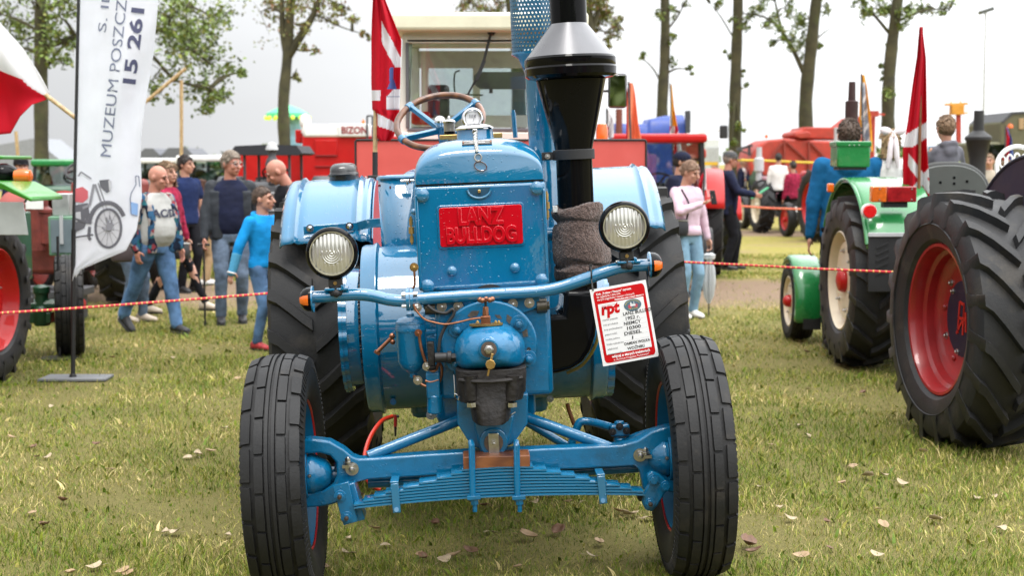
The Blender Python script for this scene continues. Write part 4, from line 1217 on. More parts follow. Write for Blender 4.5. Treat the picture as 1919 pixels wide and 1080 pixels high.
# --- wooden block and U-bolts over the leaf spring
def ys(u): return 0   # noqa
mb = MB(); a, b_ = T(868, 863, -.10), T(992, 860, -.10); mb.bar(a, b_, S(24, -.1), .12, up=F_); mb.build('wood_block', WOODO, tractor, bevel=.003)
ysp = -.12
for u in (886, 970):
    mb = MB(); mb.tube([T(u, 940, ysp - .055), T(u - 2, 835, ysp - .055), T(u - 3, 830, ysp - .045), T(u - 3, 829, ysp), T(u - 3, 829, ysp + .10)], S(6, -.1), 12, smooth=0)
    ub = mb.build('u_bolt', BLUE2, tractor, bevel=0)
    mb = MB(); q = T(u + 2, 932, ysp - .055); mb.box(q, (S(25, -.1), .04, S(7, -.1))); mb.cyl(T(u + 3, 935, ysp - .055), T(u + 4, 946, ysp - .055), S(8, -.1), n=6); mb.cyl(T(u + 4, 946, ysp - .055), T(u + 4, 960, ysp - .055), S(4.6, -.1), n=10); mb.build('u_bolt_nut', BLUE2, ub, bevel=.001)
# the spring leaves, shortest on top
lc0, lc1 = T(664, 941, ysp), T(1206, 916, ysp)
dirx = (lc1 - lc0)
dd = dirx.normalized()
LT = S(6.1, ysp)
cen = T(928, 931, ysp)
spans = [(664, 1206), (664, 1204), (682, 1182), (702, 1160), (724, 1136), (757, 1105), (787, 1078), (820, 1052), (848, 1025), (868, 1000)]
zc0 = T(928, 926, ysp)
def bow(u):
    t = (u - 935) / 270.0
    return -.020 * t * t        # ends a little lower than the middle
for k, (u0, u1) in enumerate(spans):
    mb = MB(); rings = []
    for i in range(25):
        t = i / 24; u = u0 + (u1 - u0) * t
        lift = LT * k * 1.0
        base = T(u, 926 - (u - 928) * .0455, ysp)
        zz = base.z + bow(u) + lift * (1 - .10 * abs((u - 935) / 270))
        h = LT * .35
        sp_ = min(1, min(t, 1 - t) * 30 + .35)
        x = base.x
        rings.append([V((x, ysp - .040, zz - h)), V((x, ysp - .040, zz + h * .5)), V((x, ysp - .036, zz + h * sp_)), V((x, ysp + .036, zz + h * sp_)), V((x, ysp + .040, zz + h * .5)), V((x, ysp + .040, zz - h))])
    mb.rings(rings); mb.build('spring_leaf', BLUE, tractor, bevel=0, sharp=30)
for (u, v0, v1) in ((741, 907, 962), (1128, 893, 945)):
    mb = MB(); a, b_ = T(u - 2, v0, ysp - .048), T(u + 3, v1, ysp - .048); mb.bar(a, b_, S(15, -.1), .007, up=F_); mb.box((a + V((0, .048, .004))), (S(16, -.1), .10, .008)); cl = mb.build('spring_clip', BLUE, tractor, bevel=.002)
    mb = MB(); mb.cyl(T(u + 2, v1 - 6, ysp - .05), T(u + 2, v1 - 6, ysp - .058), .009, n=12); mb.build('rivet', BLUE, cl)

# --- axle beam with forked ends, plus tie tube behind
beam = [(566, 826), (580, 823), (618, 828), (645, 843), (660, 856), (672, 861), (700, 860), (790, 853), (868, 848), (940, 844), (985, 843), (1100, 838), (1165, 835), (1195, 826), (1222, 809), (1250, 801), (1285, 797), (1286, 824), (1262, 826), (1240, 834), (1230, 848), (1229, 872), (1240, 888), (1262, 900), (1290, 904), (1290, 927), (1258, 924), (1243, 921), (1222, 935), (1205, 918), (1198, 882), (1190, 874), (1100, 880), (985, 884), (870, 890), (760, 896), (690, 900), (668, 905), (658, 920), (654, 935), (622, 947), (600, 951), (570, 953), (571, 927), (605, 921), (625, 908), (631, 890), (630, 868), (618, 855), (600, 850), (567, 852)]
mb = MB(); mb.prism([T(u, v, -.045) for u, v in beam], (0, .075, 0))
ab = mb.build('axle_beam', BLUE2, tractor, bevel=.008, seg=3)
mb = MB(); mb.tube([T(690, 905, .05), T(800, 900, .05), T(1000, 888, .05), T(1195, 876, .05)], S(11, .05), 14); mb.build('tie_tube', BLUE2, tractor)
for (u, v) in ((660, 879), (1199, 853)):
    p = T(u, v, -.046); mb = MB(); mb.cyl(p, p + F_ * .008, S(12.5, 0), n=22); mb.cyl(p + F_ * .008, p + F_ * .024, S(8.5, 0), n=6); mb.lathe([(S(6, 0), .024), (S(4.5, 0), .032), (.0005, .034)], p, F_, 12); mb.build('bolt', STEEL, ab)
# king pins in the forks and stub axles
for (u, sx, vt, vb) in ((640, -1, 856, 925), (1222, 1, 838, 900)):
    mb = MB(); a, b_ = T(u, vt, .045), T(u, vb, .045); mb.cyl(a, b_, .026, n=18); kp = mb.build('king_pin', BLUE2, ab, bevel=.003)
    mb = MB(); m0 = (a + b_) / 2; mb.box(m0, (.05, .06, .075)); mb.cyl(m0, m0 + X_ * sx * .12, .035, n=16); mb.build('stub_axle', BLUE2, kp, bevel=.006)
    mb = MB(); q = T(u + 12 * -sx, vt + 12, -.05); mb.hexbolt(q, Z_, .012, .018); mb.box(q + V((.004 * -sx, 0, -.012)), (.05, .03, .012)); mb.build('grease_nipple', STEEL, kp)
# shackles
mb = MB(); mb.prism([T(u, v, -.135) for u, v in ((623, 912), (653, 904), (670, 978), (644, 986))], (0, .022, 0)); sh = mb.build('shackle', BLUE2, tractor, bevel=.002)
mb = MB(); mb.prism([T(u, v, -.10) for u, v in ((634, 915), (664, 905), (684, 975), (652, 983))], (0, .10, 0)); mb.build('shackle_back', BLUE2, sh, bevel=.004)
for (u, v) in ((637, 930), (650, 970)):
    p = T(u, v, -.135); mb = MB(); mb.cyl(p, p + F_ * .006, S(11.5, -.1), n=20); mb.cyl(p + F_ * .006, p + F_ * .018, S(8, -.1), n=6); mb.build('shackle_nut', BLUE2, sh, bevel=.001)
    mb = MB(); mb.lathe([(S(4.6, -.1), .018), (S(4, -.1), .028), (.0005, .030)], p, F_, 12); mb.build('shackle_pin', mat('brown_pin', (.10, .075, .06), .35, metal=.7), sh)
mb = MB(); outl = [(1221, 884), (1236, 890), (1256, 908), (1257, 918), (1246, 926), (1232, 950), (1222, 960), (1210, 957), (1203, 943), (1207, 925), (1216, 908), (1212, 892)]
mb.prism([T(u, v, -.135) for u, v in outl], (0, .03, 0)); sh2 = mb.build('shackle', BLUE2, tractor, bevel=.006)
for (u, v, kind) in ((1225, 900, 0), (1247, 912, 0), (1218, 944, 1)):
    p = T(u, v, -.135); mb = MB(); mb.cyl(p, p + F_ * .006, S(10.5, -.1), n=20); mb.cyl(p + F_ * .006, p + F_ * .016, S(8, -.1), n=6); mb.build('shackle_nut', BLUE2, sh2, bevel=.001)
    if kind:
        mb = MB(); mb.lathe([(S(4.6, -.1), .016), (S(4, -.1), .024), (.0005, .026)], p, F_, 12); mb.build('shackle_pin', MAT['brown_pin'], sh2)
mb = MB(); mb.box(T(1206, 930, -.09), (.05, .06, .03)); mb.build('spring_eye', BLACKM, sh2, bevel=.008)

# --- radius rods, drag link, hoses
RODS = [([(866, 786), (690, 856)], (.10, -.0), S(10.5, .05)), ([(985, 782), (1150, 842)], (.10, .0), S(10.5, .05)), ([(985, 790), (1065, 838)], (.25, .25), S(8, .2)), ([(830, 775), (880, 800), (905, 812)], (.3, .2), S(9, .2))]
for pts, (y0, y1), r in RODS:
    mb = MB(); mb.tube([T(u, v, y0 + (y1 - y0) * i / (len(pts) - 1)) for i, (u, v) in enumerate(pts)], r, 14); mb.build('radius_rod', BLUE2, tractor)
mb = MB(); mb.tube([T(1070, 836, .18), T(1082, 800, .18), T(1090, 791, .18), T(1110, 792, .17), T(1145, 801, .12)], S(8, .1), 12, smooth=5); dl = mb.build('drag_link', BLUE2, tractor)
p = T(1161, 806, .08); mb = MB(); mb.box(p, (S(36, .08), .05, S(22, .08))); mb.cyl(p + V((0, 0, -.03)), p + V((0, 0, -.055)), S(12, .08), n=18); mb.cyl(p + V((0, 0, .01)), p + V((0, 0, .035)), .02, n=12); bj = mb.build('ball_joint', BLUE2, dl, bevel=.006)
for dx, dz in ((-13, 4), (13, 2), (0, -6)):
    q = T(1161 + dx, 806 + dz, .05); mb = MB(); mb.hexbolt(q, F_, .010, .012); mb.build('bolt', IRON, bj)
mb = MB(); mb.tube([T(1176, 826, .08), T(1200, 816, .06), T(1240, 806, .03), T(1262, 812, .0)], S(7.5, 0), 12, smooth=5); mb.build('steering_arm', BLUE2, dl)
p = T(805, 776, .35); mb = MB(); mb.cyl(p, p + V((.10, 0, .04)), .026, n=16); mb.build('cross_stub', BLUE2, tractor, bevel=.003)
mb = MB(); mb.hexbolt(T(808, 778, .30), F_, .014, .014); mb.build('bolt', STEEL, tractor)
REDH = mat('red_air_hose', (.62, .035, .012), .35, coat=.3)
mb = MB(); mb.tube([T(735, 781, .55), T(715, 790, .45), T(695, 818, .35), T(684, 852, .25), T(684, 885, .18), T(694, 908, .15), T(713, 919, .14)], S(4.2, .35), 10, smooth=6); mb.build('air_hose', REDH, tractor)
mb = MB(); mb.tube([T(741, 778, .62), T(741, 800, .62)], S(3.2, .6), 8); mb.build('drain_hose', mat('dark_red_hose', (.25, .012, .01), .4), tractor)
mb = MB(); mb.cyl(T(741, 800, .62), T(741, 818, .62), .006, .004, n=8); mb.cyl(T(735, 780, .62), T(748, 781, .62), .006, n=6); mb.build('hose_clip', IRON, tractor)
mb = MB(); mb.tube([T(1063, 757, .75), T(1066, 770, .75), T(1076, 797, .75)], .009, 8); mb.build('copper_rod', COPPER, tractor)

# ------------------------------------------------------------------ towel round the exhaust, placard on the light bar
TOWEL = mat('brown_terry_towel', (.105, .072, .062), .95, var=.55, vscale=110, bump=1.0, bscale=170, sheen=.3, spec=.05)
mb = MB()
prof = [(530, 1043, 1120, 0), (522, 1040, 1130, 1), (515, 1040, 1138, 2), (504, 1036, 1147, 1), (500, 1042, 1140, 0), (497, 1050, 1132, -6), (494, 1042, 1141, 0), (490, 1037, 1148, 0), (470, 1036, 1144, 3), (450, 1036, 1139, 2), (436, 1036, 1130, 0), (425, 1036, 1130, -2), (419, 1040, 1126, 0), (416, 1048, 1118, -6), (413, 1040, 1126, 0), (408, 1034, 1131, 1), (398, 1034, 1131, 3), (388, 1040, 1130, 1), (385, 1048, 1126, 0)]
rings = []
for i, (v, u0, u1, b_) in enumerate(prof):
    a, e = T(u0, v, ye), T(u1, v, ye)
    cx = (a.x + e.x) / 2; rx = (e.x - a.x) / 2
    ring = []
    for j in range(72):
        t = 2 * math.pi * j / 72
        k = 1 + .05 * math.sin(3 * t + i * .7) * (i % 3 == 0) + .06 * mnoise.noise(V((math.cos(t) * 2.2, math.sin(t) * 2.2, i * .55)))
        z = a.z + .010 * math.sin(t * 2 + i * .9) + .012 * mnoise.noise(V((math.cos(t) * 1.5, math.sin(t) * 1.5, i * .8 + 5)))
        ring.append(V((cx + rx * k * math.cos(t), ye + (.085 + (rx - .085) * .7) * k * math.sin(t), z)))
    rings.append(ring)
mb.rings(rings)
o = mb.build('towel', TOWEL, sharp=180, subsurf=3)
tx_ = bpy.data.textures.new('terry_pile', 'CLOUDS'); tx_.noise_scale = .012
md = o.modifiers.new('pile', 'DISPLACE'); md.texture = tx_; md.strength = .007; md.texture_coords = 'LOCAL'
o.matrix_world = ML
tag(o, 'brown terry towel wrapped and tied around the black exhaust pipe', 'towel')
mb = MB(); p = T(1041, 391, ye - .07)
o2 = MB(); o2.box(T(1040, 392, ye - .06), (S(9, .4), .02, S(12, .4))); o2.build('towel_tag', mat('silver_tag', (.5, .5, .48), .5, var=.3, vscale=120), o, bevel=.002)

def placard():
    yq = -.075
    A, B, Cc, Dd = T(1109, 543, yq), T(1212, 524, yq), T(1233, 670, yq), T(1126, 686, yq)
    ox = (B - A).normalized(); w = ((B - A).length + (Cc - Dd).length) / 2; h = ((Dd - A).length + (Cc - B).length) / 2
    oz = Z_ - ox * ox.dot(Z_); oz.y = 0; oz.normalize()
    c = (A + B + Cc + Dd) / 4
    root = thing('placard', 'white and red handwritten placard tied to the right end of the blue light bar', 'sign')
    root.matrix_world = ML
    nrm = F_
    def P(x, z, d=0.0): return c + ox * x + oz * z + nrm * (d + .004 * math.cos(x / w * 3.0) * 1.0)
    mb = MB(); N_ = 10
    fr = [P(-w / 2 + w * i / N_, s * h / 2, 0) for s in (1,) for i in range(N_ + 1)]
    vs = []; 
    for i in range(N_ + 1):
        x = -w / 2 + w * i / N_
        vs += [P(x, h / 2, .0008), P(x, -h / 2, .0008), P(x, h / 2, -.0008), P(x, -h / 2, -.0008)]
    fs = []
    for i in range(N_):
        a = 4 * i; b_ = a + 4
        fs += [(a, a + 1, b_ + 1, b_), (a + 2, b_ + 2, b_ + 3, a + 3), (a, b_, b_ + 2, a + 2), (a + 1, a + 3, b_ + 3, b_ + 1)]
    fs += [(0, 2, 3, 1), (4 * N_, 4 * N_ + 1, 4 * N_ + 3, 4 * N_ + 2)]
    mb.add(vs, fs); mb.build('card', PLASTW, root, sharp=20)
    def flat(name, polys, m, d):
        mb = MB()
        for poly in polys:
            n = 12
            # cut polygons into vertical strips so that they follow the card's slight curve
            xs_ = [p[0] for p in poly]; x0, x1 = min(xs_), max(xs_)
            mb.add([P(x, z, d) for x, z in poly], [tuple(range(len(poly)))])
        return mb.build(name, m, root, sharp=180)
    def strip(mb, x0, x1, f_top, f_bot, d, n=24):
        vs = []
        for i in range(n + 1):
            x = x0 + (x1 - x0) * i / n
            vs += [P(x, f_top(x), d), P(x, f_bot(x), d)]
        mb.add(vs, [(2 * i, 2 * i + 1, 2 * i + 3, 2 * i + 2) for i in range(n)])
    K = w / .262; m = .012 * K; W2, H2 = w / 2 - m, h / 2 - m; r = .016 * K
    def rnd(x, H):   # rounded corner height
        e = abs(x) - (W2 - r)
        return H if e <= 0 else H - r + math.sqrt(max(0, r * r - e * e))
    mb = MB(); strip(mb, -W2, W2, lambda x: rnd(x, H2), lambda x: -rnd(x, H2), .0016, 60); mb.build('red_print', REDINK, root, sharp=180)
    iw = W2 - .013 * K; zt = H2 - h * .170; zb_ = -H2 + h * .105
    mb = MB(); strip(mb, -iw, iw, lambda x: zt, lambda x: zb_, .0022); mb.build('white_field', PLASTW, root, sharp=180)
    def text(mb, s, size, x, z, al='LEFT', shear=0, bold=0, d=.0029, width=None):
        vs, fs = textgeo(s, size, align=al, shear=shear, bold=bold)
        k = 1
        if width: k = width / max(1e-6, max(p.x for p in vs) - min(p.x for p in vs))
        mb.add([P(x + p.x * k, z + p.y, d) for p in vs], fs)
    U = w
    mb = MB(); x0 = -W2 + .05 * U
    text(mb, "Klub „Traktor i Maszyna” zaprasza", .056 * U, x0, H2 - .072 * U, width=.62 * U, bold=.0002)
    text(mb, "do oglądania i zbierania", .056 * U, x0, H2 - .122 * U, width=.42 * U)
    text(mb, "starych ciągników i maszyn rolniczych", .056 * U, x0, H2 - .172 * U, width=.66 * U)
    text(mb, "Przedstawiamy jeden z naszych eksponatów", .034 * U, W2 - .035 * U, H2 - .212 * U, 'RIGHT', width=.52 * U, bold=.0003)
    text(mb, "więcej o starych traktorach", .070 * U, .02 * U, -H2 + .076 * U, 'CENTER', width=.68 * U, bold=.0004)
    text(mb, "w „Rolniczym Przeglądzie Technicznym”", .050 * U, .02 * U, -H2 + .022 * U, 'CENTER', width=.64 * U)
    mb.build('white_lettering', WHITEINK, root, sharp=180)
    mb = MB(); text(mb, "rpt", .27 * U, -iw + .03 * U, zt - .19 * U, shear=.16, bold=.0035 * K, width=.34 * U)
    text(mb, "Rolniczy Przegląd Techniczny", .022 * U, -iw + .06 * U, zt - .045 * U, width=.24 * U)
    mb.build('red_logo_lettering', REDINK, root, sharp=180)
    # oval emblem with a little tractor on it
    ec = (iw - .21 * U, zt - .115 * U)
    def Q(a, b_, d): return P(ec[0] + a * U, ec[1] + b_ * U, d)
    mb = MB(); mb.add([Q(.155 * math.cos(t), .108 * math.sin(t), .0029) for t in [2 * math.pi * i / 40 for i in range(40)]], [tuple(range(40))]); em = mb.build('emblem', mat('slate_print', (.075, .13, .18), .4), root, sharp=180)
    mb = MB()
    for i in range(20):
        t = R_(165 - 150 * i / 19)
        mb.add([Q(.128 * math.cos(t) + q * .004, .084 * math.sin(t) + e * .006, .0034) for q, e in ((-1, -1), (1, -1), (1, 1), (-1, 1))], [(0, 1, 2, 3)])
    text(mb, "TRAKTOR i MASZYNA", .03 * U, ec[0], ec[1] - .072 * U, 'CENTER', d=.0034, width=.17 * U)
    mb.build('emblem_lettering', mat('yellow_print', (.55, .45, .05), .4), em, sharp=180)
    mb = MB()
    for dx in (-.05, .055):
        mb.add([Q(dx + .034 * math.cos(t), -.018 + .034 * math.sin(t), .0034) for t in [2 * math.pi * i / 20 for i in range(20)]], [tuple(range(20))])
    mb.build('emblem_wheels', mat('rose_print', (.42, .06, .09), .4), em, sharp=180)
    mb = MB()
    for poly in (((-.040, -.02), (.05, -.02), (.05, .014), (.016, .02), (-.04, .02)), ((-.04, .02), (-.034, .054), (-.016, .054), (-.012, .02)), ((.024, .02), (.024, .058), (.034, .058), (.034, .02))):
        mb.add([Q(a, b_, .0039) for a, b_ in poly], [tuple(range(len(poly)))])
    mb.build('emblem_tractor', mat('pale_print', (.6, .62, .62), .4), em, sharp=180)
    rows = [("marka pojazdu", "LANZ BULLDOG", .56, .40), ("rok produkcji", "1952 r.", .25, .42), ("kraj pochodzenia", "NIEMCY", .31, .385), ("pojemność", "10300", .25, .41), ("rodzaj paliwa", "DIESEL", .31, .36), ("liczba cylindrów", "1", .03, .46), ("właściciel", "DAMIAN WOLKA", .46, .335), ("miejscowość", "WOŹNIKI", .31, .375)]
    zr = zt - .265 * U; st = (zr - zb_ - .03 * U) / 7.0
    mg = MB(); mk = MB(); md_ = MB()
    for i, (a, b_, wd, xo) in enumerate(rows):
        z = zr - st * i
        text(mg, a, .047 * U, -iw + .03 * U, z - .040 * U)
        text(mk, b_, (.080 if i < 6 else .066) * U, -iw + xo * U, z - .005 * U, shear=.08, width=wd * U, bold=.0004)
        for q in range(24):
            x = -iw + .36 * U + q * .0205 * U
            if x < iw - .03 * U: md_.add([P(x + dx * U, z - .02 * U + dz * U, .0027) for dx, dz in ((0, 0), (.010, 0), (.010, .003), (0, .003))], [(0, 1, 2, 3)])
    mg.build('grey_lettering', GREYINK, root, sharp=180); mk.build('handwriting', INK, root, sharp=180); md_.build('dotted_lines', GREYINK, root, sharp=180)
    # cable ties
    for (u, vv, du, rot) in ((1107, 514, 4, .3), (1214, 508, 2, 0)):
        mb = MB(); k = T(u, vv, yb); kx = T(u + du, vv + 30, yq)
        ringc = V((k.x, yb, k.z))
        pts = [ringc + V((.012 * math.cos(t) * 0, math.sin(t) * .030, math.cos(t) * .030)) for t in np.linspace(-2.2, 2.2, 16)]
        pts = [V((kx.x, yq - .006, kx.z))] + [q for q in reversed(pts)] + [V((kx.x, yq + .004, kx.z))]
        mb.tube(pts, .0030, 6); mb.box(V((k.x, yb - .004, k.z + .033)), (.010, .012, .010)); mb.build('cable_tie', BLACKM, root)
placard()

# ------------------------------------------------------------------ shared builders for the other machines (built at a thing's own origin)
CREAM = mat('cream_paint', (0.66, 0.58, 0.42), 0.4, coat=0.3, var=0.08)
GREEN = mat('green_paint', (0.012, 0.190, 0.045), 0.28, coat=0.7, var=0.06, bump=0.04, bscale=20)
DKGREEN = mat('dark_green_paint', (0.010, 0.060, 0.025), 0.4, coat=0.3, var=0.1)
REDP = mat('machine_red_paint', (0.43, 0.010, 0.009), 0.42, coat=0.3, spec=.2, var=0.08, bump=0.03, bscale=10)
REDO = mat('faded_red_paint', (0.38, 0.035, 0.018), 0.55, var=0.25, vscale=3, dirt=((0.16, 0.05, 0.03), 0.5, 2.0))
NAVY = mat('dark_navy_paint', (0.013, 0.014, 0.032), 0.5, spec=.25, var=0.2, dirt=((0.06, 0.05, 0.05), 0.25, 4))
GREY = mat('grey_paint', (0.070, 0.076, 0.070), 0.45, coat=0.15, var=0.1)
DGREY = mat('dark_grey', (0.045, 0.046, 0.05), 0.6, var=0.2)
LGREY = mat('light_grey', (0.42, 0.43, 0.44), 0.5, var=0.08)
PANE = glass('window_pane', (0.86, 0.90, 0.90))
SMOKE = glass('tinted_pane', (0.45, 0.50, 0.52))

def lerp(a, b, t): return a + (b - a) * t
def wheel(parent, c, R, W, r, rimm, outer, kind='ag', dish=.06, n=40, hubm=None, bolts=0, tyrem=None, hub=True, name='wheel', N=20, plate=None, lug=.038, sgn=1):
    """outer = +1/-1: which x side faces outwards"""
    c = V(c)
    mb = MB(); o_ = outer
    mb.lathe([(r, W * .42), (r - .012, W * .44), (r - .03, W * .36), (r - .04, W * .22), (r * .90 - .03, W * .12), (r * .78, W * .42 - dish), (r * .3, W * .42 - dish + .004), (.002, W * .42 - dish + .004), (.002, W * .42 - dish - .02), (r * .78, W * .42 - dish - .02), (r - .05, 0), (r - .03, -W * .36), (r - .012, -W * .44), (r, -W * .42)], c, V((o_, 0, 0)), n, False, False)
    rim = mb.build(name, rimm, parent, sharp=40)
    mb = MB()
    if kind == 'ag': ag_tyre(mb, R, W, r, N, lug=lug, drop=.34 * R * .62, lw=.055 * R / .7, c=c, n=n + 8, sgn=sgn)
    elif kind == 'rib': rib_tyre(mb, R, W, r, c, 24, 48)
    else: mb.lathe(tyre_profile(R, W, r), c, (1, 0, 0), n, closed=True)
    mb.build('tyre', tyrem or RUBBER, rim, sharp=30)
    xf = W * .42 - dish + .004
    if hub:
        mb = MB(); mb.lathe([(r * .24, 0), (r * .24, .02), (r * .20, .05), (r * .10, .065), (.001, .066)], c + X_ * o_ * xf, V((o_, 0, 0)), 20)
        mb.build('hub', hubm or rimm, rim)
    for i in range(bolts):
        t = 2 * math.pi * (i + .3) / bolts
        p = c + V((o_ * xf, math.cos(t) * r * .60, math.sin(t) * r * .60))
        mb = MB(); mb.hexbolt(p, X_ * o_, r * .032, r * .06); mb.build('bolt', STEEL, rim)
    return rim
def arc_fender(parent, c, x0, x1, R, a0, a1, m, lip=.02, side=None, n=26, name='fender', drop=.0):
    """rolled fender about the X axis; angle 0 is up, positive towards -y; side = x of a flat side wall"""
    c = V(c); mb = MB()
    rows = []
    xs = [x0, x0 + lip * .4, x0 + lip, lerp(x0, x1, .35), lerp(x0, x1, .65), x1 - lip, x1 - lip * .4, x1]
    dz = [-.035, -.012, 0, .004, .004, 0, -.012, -.035]
    for i in range(n + 1):
        a = a0 + (a1 - a0) * i / n
        rows.append([(c.x + x, c.y - math.sin(a) * (R + d), c.z + math.cos(a) * (R + d)) for x, d in zip(xs, dz)])
    k = len(xs); vs = [p for r_ in rows for p in r_]
    mb.add(vs, [(i * k + j, i * k + j + 1, (i + 1) * k + j + 1, (i + 1) * k + j) for i in range(n) for j in range(k - 1)])
    f = mb.build(name, m, parent, sharp=60, solid=.008)
    if side is not None:
        mb = MB(); poly = [(c.x + side, c.y - math.sin(a) * (R - .01), c.z + math.cos(a) * (R - .01)) for a in np.linspace(a0, a1, n)]
        mb.prism(poly, (.008, 0, 0)); mb.build('fender_side', m, f)
    return f
def steering(parent, c, nrm, R, m=BLACKM):
    mb = MB(); c = V(c); nrm = V(nrm).normalized(); mb.torus(c, nrm, R, R * .075, 36, 8); x, y, z = basis(nrm)
    for i in range(3):
        t = 2 * math.pi * i / 3; mb.bar(c - nrm * .04, c + (x * math.cos(t) + y * math.sin(t)) * R, .02, .02)
    mb.cyl(c - nrm * .5, c - nrm * .02, .018, n=8); return mb.build('steering_wheel', m, parent)
def pan_seat(parent, c, m, w=.24, face=1):
    """pressed steel pan seat; face = +1 when the back is towards -y"""
    c = V(c); mb = MB()
    def f(a, b):
        t = 2 * math.pi * a; q = b
        x, y = w * q * math.cos(t), w * .85 * q * math.sin(t)
        z = .02 + .10 * q ** 3 * (.6 + .9 * max(0, -math.sin(t) * face) ** 2)
        return c + V((x, y, z))
    mb.grid(f, 32, 8); return mb.build('seat', m, parent, solid=.008, sharp=180)

# ------------------------------------------------------------------ right: tractor with red rimmed big tyre, seen from behind
p = G(1795, 848)
bt = thing('parked_tractor', 'dark navy tractor with huge red rimmed rear tyre at the right edge', 'tractor', (2.63, 8.12, 0), R_(5.7))
R, Wd, r = .745, .46, .43
rim_c = V((0, 0, .735))
mb = MB()
mb.lathe([(r + .012, .185), (r + .004, .198), (r - .012, .196), (r - .022, .17), (r - .028, .12), (r - .050, .105), (r - .056, .06), (r - .10, .045), (r - .115, .035), (.20, .033), (.001, .033), (.001, .01), (r - .11, .01), (r - .04, -.02), (r - .02, -.19), (r + .01, -.2)], rim_c, -X_, 72, False, False)
rim = mb.build('rear_wheel', mat('deep_red_rim_paint', (0.30, 0.010, 0.012), 0.38, coat=.35, var=.15, vscale=8, dirt=((.10, .03, .025), .35, 6)), bt, sharp=40)
mb = MB(); ag_tyre(mb, R, Wd, r + .005, 19, lug=.048, drop=.26, lw=.070, c=rim_c, n=80, sgn=1); mb.build('tyre', RUBBER2, rim, sharp=30)
mb = MB(); mb.lathe([(r + .115, .0), (r + .118, .005), (r + .123, .0)], rim_c - X_ * (Wd * .532), -X_, 72, False, False); mb.build('sidewall_ring', RUBBER2, rim)
mb = MB(); mb.lathe([(.222, 0), (.220, .010), (.20, .013), (.001, .014)], rim_c - X_ * .034, -X_, 48); hp = mb.build('hub_plate', NAVY, rim)
mb = MB(); xq = -.034 - .0155; RM = mat('red_monogram_paint', (.50, .02, .012), .4)
def seg(a, b, w=.016):
    mb.bar((xq, -a[0], .735 + a[1]), (xq, -b[0], .735 + b[1]), w, .006, up=X_)
for a, b in (((.020, -.09), (.030, .085)), ((-.048, -.085), (-.030, .095)), ((-.03, .095), (.03, .085)), ((.03, .085), (.025, .015)), ((.045, .0), (-.048, .005)), ((.02, .0), (-.065, -.09)), ((.062, -.07), (.052, .045))): seg(a, b)
mb.build('monogram', RM, hp)
for i in range(10):
    t = 2 * math.pi * (i + .25) / 10
    q = rim_c + V((-.034, math.cos(t) * .272, math.sin(t) * .272)); mb = MB()
    if i % 2: mb.hexbolt(q, -X_, .015, .016); mb.build('bolt', STEEL, rim)
    else: mb.sph(q, (.02, .019, .019), 12, 8); mb.build('rivet', rim.data.materials[0], rim)
for i in range(3):
    t = 2 * math.pi * (i + .1) / 3 + .6; q = rim_c + V((-.045, math.cos(t) * .205, math.sin(t) * .205)); mb = MB(); mb.hexbolt(q, -X_, .013, .014); mb.build('bolt', STEEL, hp)
# tall flat sided fender inside the wheel
mb = MB(); poly = [(.34, -math.sin(a) * .93, .74 + math.cos(a) * .93) for a in np.linspace(R_(95), R_(-95), 40)]
mb.prism(poly, (.012, 0, 0)); fd = mb.build('fender', NAVY, bt)
mb = MB(); mb.tube([V(q) + X_ * .006 for q in poly], .014, 8); mb.build('fender_edge', NAVY, fd)
mb = MB(); q = poly[24]; mb.box(V((.33, -.35, 1.42)), (.03, .02, .06)); mb.build('fender_bracket', mat('blue_bracket', (.02, .05, .16), .4), fd, bevel=.003)
mb = MB(); mb.cyl((.1, 0, .74), (1.9, 0, .74), .13, n=20); mb.box((1.0, .1, .75), (.6, 1.0, .55)); mb.box((1.0, 1.5, .95), (.5, 1.8, .6)); mb.build('hull', NAVY, bt, bevel=.03)
wheel(bt, (2.0, 0, .735), .745, .46, .43, rim.data.materials[0], 1, N=19)
for sx in (.75, 1.65): wheel(bt, (sx, 2.2, .40), .40, .18, .25, rim.data.materials[0], 1 if sx > 1 else -1, kind='plain')

# ------------------------------------------------------------------ right: green tractor with cream wheels, seen from behind
gy = 11.35
gt = thing('parked_tractor', 'green tractor with cream wheels and a tool box on its fender', 'tractor', (2.775, gy, 0), 0)
rw = wheel(gt, (0, 0, .69), .69, .36, .40, CREAM, -1, N=18, dish=.045, bolts=6, hubm=REDP, hub=True, tyrem=RUBBER2, lug=.040)
wheel(gt, (1.5, 0, .69), .69, .36, .40, CREAM, 1, N=18, dish=.045, tyrem=RUBBER2)
fy = G(1490, 637).y - gy
fwx = (1487 - 959.5) / FPX * (gy + fy) - 2.775 + .05
fw = wheel(gt, (fwx, fy, .36), .36, .20, .235, CREAM, -1, kind='rib', dish=.02, hubm=REDP, bolts=5)
wheel(gt, (1.55, fy, .36), .36, .20, .235, CREAM, 1, kind='rib', dish=.02)
arc_fender(gt, (fwx, fy, .36), -.10, .16, .42, R_(112), R_(-40), GREEN, name='front_fender', side=.15)
mb = MB(); mb.box((fwx + .05, fy - .40, .24), (.16, .02, .2)); mb.build('mud_flap', BLACKM, gt, bevel=.004)
FD = arc_fender(gt, (0, 0, .69), -.12, .42, .82, R_(68), R_(-80), GREEN, lip=.03, n=32, side=.40)
mb = MB()      # turned down outer edge of the fender
mb.tube([(-.125, -math.sin(a) * .81, .69 + math.cos(a) * .81) for a in np.linspace(R_(66), R_(-60), 26)], .014, 8); mb.build('fender_rim', GREEN, FD)
def gl(u, v, dy): q = W(u, v, gy + dy); return V((q.x - 2.775, dy, q.z))
